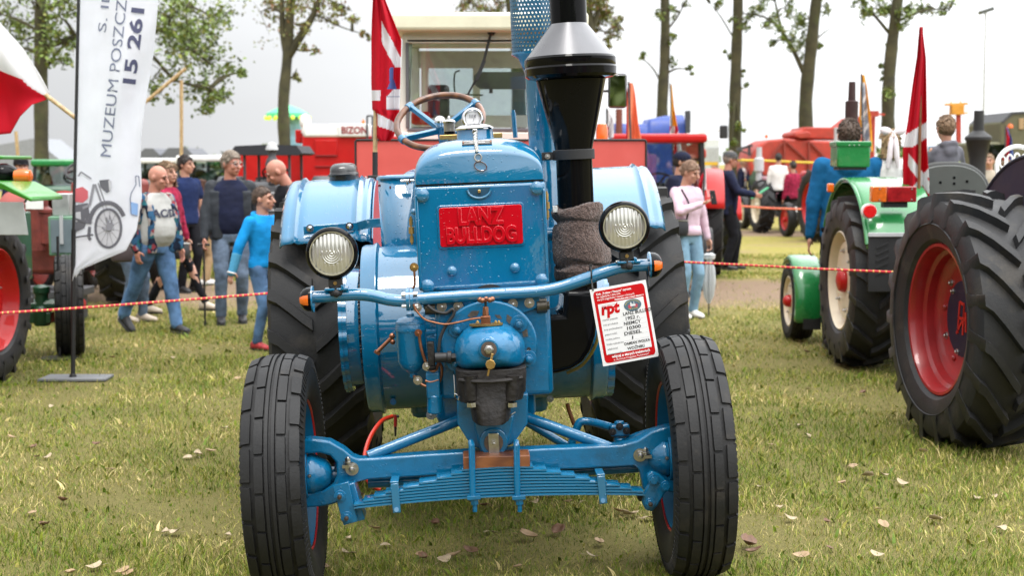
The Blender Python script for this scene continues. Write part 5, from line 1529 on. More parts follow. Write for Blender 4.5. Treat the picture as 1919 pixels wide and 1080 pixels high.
mb = MB(); a, b = gl(1628, 440, -.80), gl(1695, 435, -.80); mb.box(((a.x + b.x) / 2, -.79, a.z - .21), (b.x - a.x, .014, .44)); mf = mb.build('mud_flap', BLACKM, FD, bevel=.006)
mb = MB()
for i in range(5):
    mb.bar((a.x + .06, -.80, a.z - .10 - i * .05), (a.x + .15, -.80, a.z - .06 - i * .05), .012, .008, up=F_)
mb.build('flap_ribs', BLACKM, mf)
mb = MB(); mb.box(((a.x + b.x) / 2, -.80, a.z), (b.x - a.x + .01, .02, .03)); mb.build('flap_clamp', LGREY, FD, bevel=.003)
q = gl(1629, 396, -.72); mb = MB(); mb.cyl(q, q + F_ * .03, .050, n=28); mb.build('reflector', mat('red_reflector', (.60, .01, .01), .2, coat=.8), FD, bevel=.006)
mb = MB(); mb.cyl(q + V((0, .004, 0)), q + V((0, .03, 0)), .058, n=28); mb.build('reflector_rim', WHITE, FD)
a, b = gl(1631, 364, -.70), gl(1716, 360, -.70)
mb = MB(); L_ = b.x - a.x
mb.box(((a.x + L_ * .17), -.70, a.z), (L_ * .34, .07, .118)); tl = mb.build('tail_light', mat('orange_tail_lens', (.55, .11, .01), .2, coat=.8, var=.3, vscale=30), FD, bevel=.008)
mb = MB(); mb.box((a.x + L_ * .67, -.70, a.z), (L_ * .655, .07, .118)); mb.build('red_lens', mat('red_tail_lens', (.26, .006, .008), .2, coat=.8, var=.35, vscale=25), tl, bevel=.008)
for dx, dz in ((.06, .04), (.06, -.04), (.30, .04), (.30, -.04)):
    mb = MB(); mb.cyl((a.x + dx, -.735, a.z + dz), (a.x + dx, -.74, a.z + dz), .006, n=8); mb.build('screw', STEEL, tl)
mb = MB(); mb.box((a.x + .19, -.66, a.z - .08), (.18, .08, .04)); mb.build('lamp_bracket', BLACKM, tl)
# tool box
q = gl(1593, 292, .32); mb = MB(); mb.box(q, (.27, .26, .185)); tb = mb.build('tool_box', GREEN, gt, bevel=.014, seg=3)
mb = MB(); mb.box(q + V((0, 0, .095)), (.285, .275, .045)); mb.build('box_lid', GREEN, tb, bevel=.010, seg=3)
mb = MB(); mb.box(q + V((0, 0, -.10)), (.22, .22, .03)); mb.build('box_foot', BLACKM, tb)
for dx in (-.04, .0, .04):
    mb = MB(); mb.sph(q + V((dx, -.137, .085)), .006, 8, 6); mb.build('rivet', STEEL, tb)
q = gl(1556, 352, .0); mb = MB(); mb.box(q, (.05, .05, .07)); mb.build('side_lamp', ORANGE, FD, bevel=.01)
# driver's seat back: wide grey pressing
mb = MB(); c0, c1 = gl(1700, 350, -.1), gl(1856, 350, -.1); xc = (c0.x + c1.x) / 2; hw2 = (c1.x - c0.x) / 2; zt2 = gl(1780, 309, -.1).z; zb2 = zt2 - .42
poly = [(xc + hw2 * math.copysign(abs(math.cos(t)) ** .8, math.cos(t)), -.1, zb2 + .10 + (zt2 - zb2 - .10) * abs(math.sin(t)) ** .8) for t in np.linspace(0, math.pi, 30)] + [(xc - hw2 * .9, -.1, zb2), (xc + hw2 * .9, -.1, zb2)]
mb.prism(poly, (0, .03, 0)); sb = mb.build('seat_back', GREY, gt, bevel=.010, seg=3)
mb = MB(); mb.tube([V(q) + V((0, .05, .0)) for q in poly[:30]], .03, 10); mb.build('seat_edge', mat('black_padding', (.03, .032, .03), .6), sb)
for (u, v) in ((1762, 342), (1788, 333), (1788, 344), (1812, 340)):
    q = gl(u, v, -.1); mb = MB(); mb.cyl(q + V((0, -.004, 0)), q + V((0, .01, 0)), .011, n=12); mb.build('bolt_hole', BLACK, sb)
mb = MB(); mb.box((xc, .2, zb2 - .0), (hw2 * 1.7, .5, .06)); mb.build('seat_base', BLACKM, sb, bevel=.02)
mb = MB(); mb.box((.75, .25, .75), (.55, 1.1, .5)); mb.cyl((0, 0, .69), (1.5, 0, .69), .1, n=16); mb.box((.75, .5, .98), (.9, 1.0, .04)); mb.build('gearbox_housing', DKGREEN, gt, bevel=.03)
mb = MB(); mb.box((.75, 1.75, .95), (.55, 1.6, .62)); mb.build('bonnet', GREEN, gt, bevel=.06, seg=4)
steering(gt, (.75, .75, 1.42), (0, -.5, .85), .2)
q = W(1596, 200, gy + 1.6); mb = MB(); ex_ = q.x - 2.775
zt3, zm, zl = W(1596, 153, gy + 1.6).z, W(1596, 190, gy + 1.6).z, 1.2
mb.cyl((ex_, 1.6, zl), (ex_, 1.6, zm), .058, n=20); mb.lathe([(.058, zm), (.034, zm + .01), (.030, zt3), (.022, zt3), (.022, zm)], (ex_, 1.6, 0), Z_, 20); mb.build('exhaust', mat('rusty_dark_steel', (.045, .022, .020), .5, metal=.4, var=.3, vscale=12), gt)
mb = MB(); q = gl(1660, 675, -.7); mb.box((.62, -.55, .34), (.5, .06, .09)); mb.build('drawbar', NAVY, gt, bevel=.004)

# ------------------------------------------------------------------ left: green tractor seen from behind at the frame edge
p = G(-10, 722)
lt = thing('parked_tractor', 'green tractor with a red rear rim at the left edge', 'tractor', (-3.93, 10.45, 0), R_(-3))
LG = mat('leaf_green_paint', (.035, .25, .02), .3, coat=.5, var=.1)
wheel(lt, (0, 0, .62), .63, .34, .385, REDP, 1, N=17, dish=.10, bolts=6, tyrem=RUBBER)
wheel(lt, (-1.45, 0, .62), .63, .34, .40, REDP, -1, N=17, dish=.10)
fw_ = wheel(lt, (.10, 1.55, .43), .43, .22, .26, REDP, 1, kind='rib', dish=.03)
fw_.matrix_basis = Matrix.Translation((.10, 1.55, 0)) @ Matrix.Rotation(R_(20), 4, 'Z') @ Matrix.Translation((-.10, -1.55, 0))
wheel(lt, (-1.5, 1.55, .43), .43, .22, .26, REDP, -1, kind='rib', dish=.03)
def ll(u, v, dy):
    q = lt.matrix_basis.inverted() @ W(u, v, 10.45 + dy); return q
mb = MB(); a, b, c_ = ll(4, 336, -.5), ll(30, 341, -.5), ll(68, 370, -.6)
mb.prism([V((-.36, -.72, a.z)), V((b.x, -.72, b.z)), V((c_.x, -.66, c_.z)), V((c_.x, -.66, c_.z - .03)), V((b.x, -.70, b.z - .05)), V((-.36, -.70, a.z - .05))], (0, .60, 0)); FD = mb.build('fender', LG, lt, bevel=.01)
mb = MB(); c2 = ll(58, 440, -.6); mb.prism([V((-.34, -.64, c_.z - .03)), V((c2.x - .02, -.64, c_.z - .03)), V((c2.x, -.62, c2.z)), V((-.34, -.62, c2.z))], (0, .012, 0)); mb.build('fender_flap', mat('pale_grey_panel', (.36, .38, .38), .35), FD, bevel=.004)
q = ll(47, 330, -.2); mb = MB(); mb.lathe([(.045, -.06), (.055, 0), (.045, .05), (.02, .062), (.001, .064)], q + X_ * -.01, X_, 20); il = mb.build('indicator', ORANGE, FD)
mb = MB(); mb.tube([q + V((0, .02, -.05)), q + V((.02, .03, -.12)), q + V((-.02, .03, -.19))], .008, 8, smooth=4); mb.box(q + V((-.05, .02, 0)), (.06, .08, .09)); mb.build('indicator_bracket', DKGREEN, il)
mb = MB(); q = ll(8, 325, -.1); mb.sph(q, (.10, .10, .075), 20, 12); mb.build('work_lamp', BLACK, lt)
q = ll(80, 560, 1.5); mb = MB(); mb.lathe([(.06, .25), (.075, .28), (.075, .40), (.055, .42), (.055, .52), (.07, .53), (.07, .58), (.03, .60)], (-.14, 1.55, 0), Z_, 18); mb.box((-.2, 1.55, .32), (.3, .1, .09)); mb.build('front_hub_carrier', DKGREEN, lt, bevel=.006)
mb = MB(); mb.box((-.72, .3, .75), (.6, 1.2, .55)); mb.box((-.72, 1.4, .9), (.55, 1.5, .6)); mb.cyl((-1.45, 0, .62), (0, 0, .62), .1, n=14); mb.cyl((-1.5, 1.55, .43), (0, 1.55, .43), .05, n=10); mb.build('hull', DKGREEN, lt, bevel=.04)
mb = MB(); q = ll(20, 295, .6); mb.box(q + V((-.60, .2, 0)), (1.15, .6, .03)); mb.build('sun_roof', LG, lt, bevel=.01)
mb = MB(); mb.cyl(q + V((-.25, .3, -.01)), q + V((-.25, .3, -1.2)), .02, n=8); mb.build('roof_post', DKGREEN, lt)

# ------------------------------------------------------------------ generic old tractor for the rows behind (faces -y at rz = 0)
def old_tractor(label, loc, rz, body, rimm, R=.68, r=.40, fr=.40, w=.34, track=.72, wb=1.9, hood_h=1.35, hood_w=.55, hood_l=1.5, exh=None, fenders=True, seatm=None, cab=None, canopy=None, kind='ag', stackm=None, plate=None, grp='vintage tractors parked across the field', wheelm=None, lamps=True):
    t = thing('parked_tractor', label, 'tractor', loc, rz, grp)
    for s in (-1, 1):
        wheel(t, (s * track, wb, R), R, w, r, rimm, s, kind=kind, N=14, n=28, dish=.05)
        wheel(t, (s * track * .86, 0, fr), fr, .17, fr * .62, rimm, s, kind='plain', n=28, dish=.03)
        if fenders: arc_fender(t, (s * track, wb, R), -w * .55, w * .55, R + .10, R_(70), R_(-85), body, n=16)
    mb = MB(); mb.cyl((-track, wb, R), (track, wb, R), .1, n=12); mb.cyl((-track * .86, 0, fr), (track * .86, 0, fr), .05, n=10); mb.box((0, wb * .55, R * .95), (.36, wb * 1.1, .4)); mb.build('chassis', DGREY, t, bevel=.02)
    mb = MB(); mb.box((0, hood_l / 2 - .25, hood_h - .27), (hood_w, hood_l, .54)); hd = mb.build('bonnet', body, t, bevel=.07, seg=3)
    mb = MB(); mb.box((0, -.262, hood_h - .30), (hood_w * .72, .03, .40)); gr = mb.build('grille', DGREY, t, bevel=.006)
    for i in range(5):
        mb = MB(); mb.box((0, -.285, hood_h - .46 + i * .08), (hood_w * .68, .016, .02)); mb.build('grille_bar', LGREY, gr)
    if lamps:
        for s in (-1, 1):
            mb = MB(); mb.lathe([(.085, 0), (.09, .02), (.085, .05), (.05, .12), (.001, .14)], (s * (hood_w / 2 + .12), -.18, hood_h - .2), Y_, 18); hl_ = mb.build('headlamp', body, t)
            mb = MB(); mb.lathe([(.078, .004), (.05, -.012), (.001, -.016)], (s * (hood_w / 2 + .12), -.18, hood_h - .2), Y_, 18); mb.build('lens', LENS, hl_)
    steering(t, (0, hood_l + .05, hood_h + .12), (0, .55, .83), .2)
    pan_seat(t, (0, wb + .12, hood_h - .28), seatm or body, face=-1)
    mb = MB(); mb.bar((0, wb + .1, R), (0, wb + .12, hood_h - .27), .06, .03); mb.build('seat_spring', DGREY, t)
    if exh:
        x, y, zt_, rr, m = exh; mb = MB(); mb.lathe([(rr * .6, hood_h - .1), (rr * .6, hood_h + .1), (rr, hood_h + .13), (rr, lerp(hood_h, zt_, .6)), (rr * .6, lerp(hood_h, zt_, .65)), (rr * .55, zt_), (rr * .4, zt_), (rr * .4, zt_ - .1)], (x, y, 0), Z_, 18); mb.build('exhaust', m, t)
    if plate:
        mb = MB(); mb.box((0, wb + R * .9, R * .9), (.4, .02, .11)); pl_ = mb.build('number_plate', WHITE, t, bevel=.004)
    if cab:
        roofm, z0, z1, cw, y0, y1 = cab
        for s in (-1, 1):
            for y in (y0, (y0 + y1) / 2, y1):
                mb = MB(); mb.bar((s * cw / 2, y, z0), (s * cw / 2 * .95, y, z1), .05, .05, up=Y_); mb.build('cab_post', BLACKM, t)
        mb = MB(); mb.box((0, (y0 + y1) / 2, z1 + .05), (cw * 1.06, (y1 - y0) * 1.12, .12)); mb.build('cab_roof', roofm, t, bevel=.04, seg=3)
        mb = MB(); mb.box((0, y0, (z0 + z1) / 2), (cw - .06, .008, z1 - z0 - .02)); mb.build('windscreen', PANE, t)
        mb = MB(); mb.box((0, y1, (z0 + z1) / 2), (cw - .06, .008, z1 - z0 - .02)); mb.build('rear_window', PANE, t)
        mb = MB(); mb.box((0, (y0 + y1) / 2, z0 - .15), (cw, (y1 - y0), .3)); mb.build('cab_base', body, t, bevel=.03)
    return t

# ------------------------------------------------------------------ people: one continuous body each, clothes and hair as children
SKIN = mat('skin', (0.46, 0.24, 0.165), 0.5, var=0.08, vscale=14, sss=.08)
SKIN2 = mat('ruddy_skin', (0.44, 0.195, 0.135), 0.5, var=0.1, vscale=14, sss=.08)
DENIM = mat('blue_denim', (0.085, 0.165, 0.300), 0.85, var=0.75, vscale=4, bump=.25, bscale=24, spec=.15)
DENIML = mat('light_denim', (0.18, 0.30, 0.40), 0.85, var=0.3, vscale=6, bump=.25, bscale=26, spec=.15)
DENIMG = mat('grey_denim', (0.10, 0.135, 0.19), 0.85, var=0.6, vscale=6, bump=.25, bscale=26, spec=.15)
BLACKC = mat('black_cloth', (0.010, 0.010, 0.013), 0.85, var=0.3, bump=.2, bscale=24, spec=.15)
NAVYC = mat('navy_cloth', (0.012, 0.015, 0.036), 0.85, var=0.3, bump=.2, bscale=24, spec=.15)
JACK = mat('charcoal_jacket', (0.022, 0.026, 0.032), 0.6, var=0.3, bump=.25, bscale=20, spec=.25)
TEEG = mat('grey_tee', (0.40, 0.40, 0.38), 0.9, var=0.1, bump=.25, bscale=18, spec=.1)
BLUEH = mat('bright_blue_fleece', (0.010, 0.25, 0.60), 0.85, var=0.12, bump=.3, bscale=18, spec=.12)
BLUEH2 = mat('blue_sweatshirt', (0.010, 0.105, 0.25), 0.85, var=0.15, bump=.3, bscale=14, spec=.12)
PINKC = mat('pale_pink_knit', (0.60, 0.44, 0.52), 0.9, var=0.08, bump=.35, bscale=30, spec=.1)
GREYC = mat('slate_grey_cloth', (0.13, 0.13, 0.15), 0.9, var=0.2, bump=.3, bscale=20, spec=.1)
BEIGEC = mat('beige_cloth', (0.36, 0.25, 0.14), 0.9, var=0.1, bump=.3, bscale=16, spec=.1)
WHITEC = mat('white_cloth', (0.72, 0.70, 0.68), 0.9, var=0.06, bump=.3, bscale=22, spec=.1)
TEALC = mat('teal_cloth', (0.02, 0.20, 0.22), 0.9, var=0.1, spec=.1)
REDC = mat('crimson_checked_cloth', (0.26, 0.02, 0.05), 0.9, var=0.6, vscale=26, spec=.1)
def floral():
    m = mat('dark_floral_cloth', (.02, .03, .05), .85, spec=.1)
    N = m.node_tree.nodes; L = m.node_tree.links; b = N['Principled BSDF']
    tc = N.new('ShaderNodeTexCoord'); vo = N.new('ShaderNodeTexVoronoi'); vo.inputs['Scale'].default_value = 22
    L.new(tc.outputs['Object'], vo.inputs['Vector']); s = N.new('ShaderNodeSeparateColor'); L.new(vo.outputs['Color'], s.inputs[0])
    cr = N.new('ShaderNodeValToRGB'); cr.color_ramp.interpolation = 'CONSTANT'; e = cr.color_ramp.elements
    e[0].color = (.012, .018, .035, 1); e[1].position = .45; e[1].color = (.03, .09, .17, 1)
    q = e.new(.66); q.color = (.30, .26, .24, 1); q = e.new(.82); q.color = (.22, .04, .05, 1); q = e.new(.9); q.color = (.02, .10, .12, 1)
    L.new(s.outputs[0], cr.inputs[0]); L.new(cr.outputs[0], b.inputs['Base Color']); return m
FLORAL = floral()
HAIRS = {k: mat(k + '_hair', c, .6, var=.35, vscale=40, bump=.5, bscale=90) for k, c in dict(brown=(.060, .034, .020), grey=(.26, .215, .17), dark=(.022, .015, .012), blond=(.46, .32, .17), fair=(.20, .125, .07), red=(.10, .040, .022), tint=(.24, .15, .10)).items()}
EYEM = mat('eye_dark', (.012, .010, .010), .2)
LIPM = mat('lip', (.30, .09, .08), .5)
SHOEB = mat('black_shoe', (.012, .012, .014), .5)
SHOEW = mat('white_shoe', (.66, .65, .62), .6)
SHOER = mat('red_sneaker', (.33, .025, .03), .6, var=.5, vscale=30)
SHOEN = mat('beige_shoe', (.48, .40, .32), .6)
WRINK = bpy.data.textures.new('wrinkles', 'CLOUDS'); WRINK.noise_scale = .11; WRINK.noise_depth = 3

def ik(A, B, l1, l2, pole):
    A, B, pole = V(A), V(B), V(pole)
    d = B - A; L_ = min(d.length, (l1 + l2) * .999)
    d.normalize()
    a = (l1 * l1 - l2 * l2 + L_ * L_) / (2 * L_)
    h = math.sqrt(max(0, l1 * l1 - a * a))
    p = pole - d * pole.dot(d)
    if p.length < 1e-5: p = V((0, 1, 0)) - d * d.y
    p.normalize()
    return A + d * a + p * h, A + d * L_
def capsule(mb, pts, rad, n=12):
    for i in range(len(pts) - 1):
        mb.cyl(pts[i], pts[i + 1], rad[i], rad[i + 1], n)
    for p, r in zip(pts, rad): mb.sph(p, r, n, 8)
def body_obj(mb, name, m, parent, voxel, wr=0.0, smooth=0):
    o = mb.build(name, m, parent, sharp=180)
    md = o.modifiers.new('one_skin', 'REMESH'); md.mode = 'VOXEL'; md.voxel_size = voxel; md.use_smooth_shade = True
    if smooth:
        md = o.modifiers.new('relax', 'SMOOTH'); md.iterations = smooth; md.factor = .5
    if wr:
        md = o.modifiers.new('folds', 'DISPLACE'); md.texture = WRINK; md.strength = wr; md.texture_coords = 'LOCAL'; md.mid_level = .5
    return o
def hand(mb, w, d, n, side, curl=.5, s=1.0):
    """palm plus five fingers; w wrist, d direction of the fingers, n palm normal"""
    d = V(d).normalized(); n = V(n); n = (n - d * n.dot(d)).normalized(); x = d.cross(n) * side
    mb.sph(w + d * .045 * s, (.040 * s, .018 * s, .046 * s), 10, 8, Matrix((x, n, d)).transposed())
    for i, (off, L_) in enumerate(((-.028, .062), (-.010, .074), (.009, .078), (.027, .068))):
        p = w + d * .078 * s + x * off * s; q = d; pts = [p - d * .02 * s]
        for k, f in enumerate((.45, .32, .23)):
            pts.append(p); p = p + q * (L_ * f * s * 1.1); a = curl * (.9 + .2 * i * .3); q = (q * math.cos(a) + n * math.sin(a)).normalized()
        pts.append(p); capsule(mb, pts, [.0095 * s, .0092 * s, .0085 * s, .0078 * s, .0068 * s][:len(pts)], 8)
    t0 = w + d * .022 * s + x * .030 * s; td = (x * .75 + d * .55 + n * .35).normalized()
    t1 = t0 + td * .036 * s; t2 = t1 + (td * .5 + d * .6 + n * .3).normalized() * .032 * s
    capsule(mb, [w + d * .02 * s, t0, t1, t2], [.014 * s, .0125 * s, .0105 * s, .0085 * s], 8)

def person(label, loc, rz, H=1.75, wd=1.0, belly=0.0, hA=(-.24, -.04, .80), hB=(.24, -.04, .80), fA=(-.10, 0, 0), fB=(.10, 0, 0), lean=0.0, head=(0, 0), skin=None, hair='brown', hstyle='short',
           top=NAVYC, sleeve=1.0, bottom=DENIM, jacket=None, shoe=SHOEB, voxel=.007, cvox=.011, hem=.88, hood=False, curlA=.5, curlB=.5, cap=None, seated=False, legw=1.0, fdirA=None, fdirB=None, female=False, glasses=False, grp=None, poleA=None, poleB=None, pants=True, lift=0.0, wr=.019, headsc=1.0, skirt=None, kneeA=None, kneeB=None, collar=None):
    t = thing('person', label, 'person', loc, rz, grp)
    skin = skin or SKIN
    s = H / 1.75
    pel = V((0, 0, .93 + lift)); Rl = Matrix.Rotation(lean, 3, 'X')    # + leans towards the facing side (-y)
    def U(p): return (pel + Rl @ (V(p) + V((0, 0, lift)) - pel)) * s
    sw = (.168 if female else .188) * wd
    shA, shB = U((-sw, .012, 1.405)), U((sw, .012, 1.405))
    arm = (.285 * s, .255 * s); leg = (.435 * s, .425 * s)
    eA, wA = ik(shA, V(hA) * s, *arm, Rl @ V(poleA or (-.6, .8, -.3)))
    eB, wB = ik(shB, V(hB) * s, *arm, Rl @ V(poleB or (.6, .8, -.3)))
    hipA, hipB = V((-.092 * wd, 0, .92 + lift)) * s, V((.092 * wd, 0, .92 + lift)) * s
    def foot(f, hip, kn):
        an = V((f[0], f[1], f[2] + .085)) * s
        k, an = ik(hip, an, *leg, kn or (0, -1, .05)); return k, an
    kA, aA = foot(fA, hipA, kneeA); kB, aB = foot(fB, hipB, kneeB)
    # head frame
    nb = U((0, .012, 1.475)); Hm = Rl @ (Matrix.Rotation(head[0], 3, 'Z') @ Matrix.Rotation(head[1], 3, 'X'))
    hs = s * headsc * (1.0 if s > .9 else 1.0 + (.9 - s) * .75)
    hc = U((0, .004, 1.505)) + Hm @ V((0, -.015, .125)) * hs
    def Hp(x, y, z): return hc + Hm @ (V((x, y, z)) * hs)
    # --- body
    mb = MB(); near = voxel < .009
    mb.sph(hc + Hm @ V((0, .012, .018)) * hs, V((.075, .096, .098)) * hs, 24, 16, Hm)
    mb.sph(Hp(0, -.022, -.045), V((.060, .070, .070)) * hs, 20, 14, Hm)
    mb.sph(Hp(0, -.058, -.088), V((.030, .028, .022)) * hs, 14, 10, Hm)         # chin
    mb.cyl(Hp(0, -.084, .018), Hp(0, -.112, -.026), .012 * hs, .016 * hs, 10); mb.sph(Hp(0, -.112, -.028), V((.019, .016, .014)) * hs, 10, 8, Hm)   # nose
    for sx in (-1, 1):
        mb.sph(Hp(sx * .078, .012, -.005), V((.012, .020, .031)) * hs, 10, 8, Hm)        # ear
        mb.sph(Hp(sx * .038, -.066, -.025), V((.026, .022, .022)) * hs, 10, 8, Hm)       # cheek
        mb.sph(Hp(sx * .030, -.080, .026), V((.028, .012, .010)) * hs, 10, 8, Hm)        # brow
    mb.sph(Hp(0, -.088, -.058), V((.026, .012, .012)) * hs, 10, 8, Hm)                   # mouth
    capsule(mb, [U((0, .012, 1.42)), nb, Hp(0, .018, -.06)], [.062 * s, .055 * s * wd, .054 * hs], 14)
    tor = [(.90, .135, .085), (1.02, .120, .08), (1.18, .130, .088), (1.32, .135, .088), (1.41, .120, .065), (1.455, .068, .055)]
    mb.rings([[U((rx * wd * math.cos(a), ry * math.sin(a), z)) for a in [2 * math.pi * i / 20 for i in range(20)]] for z, rx, ry in tor])
    for sh, e, w in ((shA, eA, wA), (shB, eB, wB)): capsule(mb, [sh, e, w], [.036 * s * wd, .032 * s * wd, .025 * s], 12)
    for hp, k, a in ((hipA, kA, aA), (hipB, kB, aB)): capsule(mb, [hp, k, a], [.075 * s, .052 * s, .036 * s], 12)
    dA, dB = (wA - eA).normalized(), (wB - eB).normalized()
    hand(mb, wA, dA, (V((1, 0, 0)) if abs(dA.x) < .8 else V((0, 0, 1))), 1, curlA, s)
    hand(mb, wB, dB, (V((-1, 0, 0)) if abs(dB.x) < .8 else V((0, 0, 1))), -1, curlB, s)
    body_obj(mb, 'body', skin, t, voxel, smooth=1)
    # --- face
    for sx in (-1, 1):
        mb = MB(); mb.sph(Hp(sx * .031, -.0835, .008), V((.014, .007, .0075)) * hs, 10, 6, Hm); mb.build('eye', EYEM, t)
        mb = MB(); mb.tube([Hp(sx * .014, -.094, .030), Hp(sx * .034, -.092, .036), Hp(sx * .052, -.080, .028)], .0055 * hs, 6); mb.build('eyebrow', HAIRS['brown' if hstyle == 'bald' else hair], t)
    mb = MB(); mb.sph(Hp(0, -.099, -.059), V((.022, .004, .0055)) * hs, 10, 6, Hm); mb.build('mouth', LIPM, t)
    if glasses:
        mb = MB()
        for sx in (-1, 1): mb.torus(Hp(sx * .033, -.104, .006), Hm @ V((0, 1, 0)), .024 * hs, .0022 * hs, 20, 5, sc=(1, .75)); mb.tube([Hp(sx * .056, -.102, .010), Hp(sx * .080, .01, .012)], .002 * hs, 5)
        mb.tube([Hp(-.010, -.105, .009), Hp(.010, -.105, .009)], .002 * hs, 5); mb.build('glasses', STEEL, t)
    # --- hair
    if hstyle != 'bald' or hair == 'grey':
        mb = MB(); r_ = random.Random(int(H * 977) + len(label)); n, m_ = 36, 22
        q = {'short': (.060, .165), 'buzz': (.064, .150), 'long': (.054, .230), 'bald': (-.02, .10), 'bun': (.050, .150)}[hstyle]
        def keep(x, y, z):
            if hstyle == 'bald': return False
            if hstyle == 'long': return z > (.060 if y < -.04 else -.20) and not (y < -.045 and z < .045)
            return z > q[0] - (y + .085) / .18 * q[1]
        vs = []; thick = .007 if hstyle != 'buzz' else .003
        for i in range(m_ + 1):
            ph = -math.pi / 2 + math.pi * i / m_
            for j in range(n):
                a = 2 * math.pi * j / n
                x, y, z = .077 * math.cos(ph) * math.cos(a), .012 + .099 * math.cos(ph) * math.sin(a), .020 + .101 * math.sin(ph)
                if hstyle == 'long' and z < 0: x, y = .080 * math.cos(a), .014 + .098 * math.sin(a); z = z * 1.9
                k = 1 + thick / .09 * (1 + .5 * mnoise.noise(V((x, y, z)) * 40))
                vs.append((x * k, (y - .012) * k + .012, z * k if z > 0 else z))
        fs = []
        for i in range(m_):
            for j in range(n):
                f = (i * n + j, i * n + (j + 1) % n, (i + 1) * n + (j + 1) % n, (i + 1) * n + j)
                if all(keep(*vs[w]) for w in f): fs.append(f)
        mb.add([Hp(*p) for p in vs], fs)
        if hstyle == 'bun':
            mb.sph(Hp(0, .115, .0), V((.035, .032, .034)) * hs, 14, 10)
        if fs:
            used = sorted({w for f in fs for w in f})
            LS = {'short': .028, 'buzz': .010, 'long': .07, 'bald': .01, 'bun': .03}[hstyle]; r3 = random.Random(len(label)); nv0 = len(mb.v)
            for _ in range(420 if hstyle != 'buzz' else 260):
                f = fs[r3.randrange(len(fs))]; p = V(vs[f[0]]).lerp(V(vs[f[2]]), r3.random()); nn_ = V((p.x, p.y - .012, p.z - .02)).normalized()
                tg_ = V((r3.uniform(-.5, .5), .55 if p.z > .03 else .05, -.75 if hstyle != 'bun' else .2)) + V((p.x * 3, 0, 0)); tg_ = (tg_ - nn_ * tg_.dot(nn_)).normalized(); sd_ = nn_.cross(tg_) * .0028; p = p + nn_ * .002; e_ = p + tg_ * LS * r3.uniform(.5, 1.2) + nn_ * LS * r3.uniform(.0, .22)
                mb.add([Hp(*(p - sd_)), Hp(*(p + sd_)), Hp(*((p + e_) / 2 + sd_ + nn_ * .003)), Hp(*e_)], [(0, 1, 2, 3)])
            o = mb.build('hair', HAIRS[hair], t, sharp=180); md = o.modifiers.new('thickness', 'SOLIDIFY'); md.thickness = .010 * hs; md.offset = -1
            bm = bmesh.new(); bm.from_mesh(o.data); bmesh.ops.delete(bm, geom=[v for v in bm.verts if not v.link_faces], context='VERTS'); bm.to_mesh(o.data); bm.free()
    if cap:
        mb = MB(); mb.rings([[Hp(.084 * k * math.cos(a), .012 + .104 * k * math.sin(a), z) for a in [2 * math.pi * i / 28 for i in range(28)]] for z, k in ((.028, 1.02), (.035, 1.04), (.075, 1.02), (.105, .82), (.124, .5), (.129, .05))])
        cp_ = mb.build('cap', cap, t, sharp=50)
        mb = MB(); vs = []
        for i in range(13):
            a = -math.pi * (.12 + .76 * i / 12)
            vs += [Hp(.082 * math.cos(a), .012 + .100 * math.sin(a), .036), Hp(.080 * math.cos(a), .008 + (.165 - .035 * abs(i - 6) / 6) * math.sin(a), .024)]
        mb.add(vs, [(2 * i, 2 * i + 1, 2 * i + 3, 2 * i + 2) for i in range(12)]); mb.build('visor', cap, cp_, solid=.006)
    # --- clothes
    def torso(mb, g, z0, bel, wide=1.0, ysh=0.0, z1=1.475):
        prof = [(z0, .165, .112, .0), (lerp(z0, 1.04, .5), .163, .112, .6), (1.04, .152, .105, 1.0), (1.14, .155, .108, .9), (1.24, .165, .115, .45), (1.33, .176, .112, .1), (1.395, .176, .092, 0), (1.435, .125, .074, 0), (z1, .068, .062, 0)]
        mb.rings([[U(((rx * wd * wide + g + bel * .35 * b_) * math.cos(a), ysh + (ry + g) * math.sin(a) - (bel * b_ if math.sin(a) < 0 else bel * .15 * b_) * abs(math.sin(a)), z)) for a in [2 * math.pi * i / 28 for i in range(28)]] for z, rx, ry, b_ in prof])
    def sleeves(mb, g, k):
        for sh, e, w in ((shA, eA, wA), (shB, eB, wB)):
            inner = sh * .86 + U((0, .01, 1.37)) * .14
            if k >= 1: capsule(mb, [inner, e, w + (e - w).normalized() * .01], [(.056 * wd + g) * s, (.044 * wd + g) * s, (.033 + g) * s], 14)
            else: capsule(mb, [inner, sh * (1 - k) + e * k], [(.056 * wd + g) * s, (.052 * wd + g) * s], 14)
    mb = MB(); torso(mb, .012, hem, belly)
    if not jacket: sleeves(mb, .006, sleeve)
    if hood:
        mb.torus(U((0, .035, 1.455)), Rl @ V((0, -.45, 1)), .088 * s, .034 * s, 24, 8); mb.sph(U((0, .10, 1.40)), V((.10, .05, .085)) * s, 14, 10)
    tp = body_obj(mb, 'hooded_top' if hood else 'shirt', top, t, cvox, wr, 7)
    if jacket:
        mb = MB(); torso(mb, .026, hem - .06, belly * .55, 1.04, .034); sleeves(mb, .014, 1.0)
        for sx in (-1, 1):    # open fronts hanging either side
            mb.rings([[U((sx * (.125 + .055 * math.cos(a)) * wd, -.075 - belly * .5 * (z < 1.3) + .030 * math.sin(a), z)) for a in [2 * math.pi * i / 12 for i in range(12)]] for z in (hem - .05, 1.0, 1.2, 1.36)])
        body_obj(mb, 'jacket', jacket, t, cvox, wr, 8)
    if collar:
        mb = MB(); mb.torus(U((0, .008, 1.468)), Rl @ V((0, -.35, 1)), .066 * s * wd, .016 * s, 24, 8); mb.build('collar', collar, t)
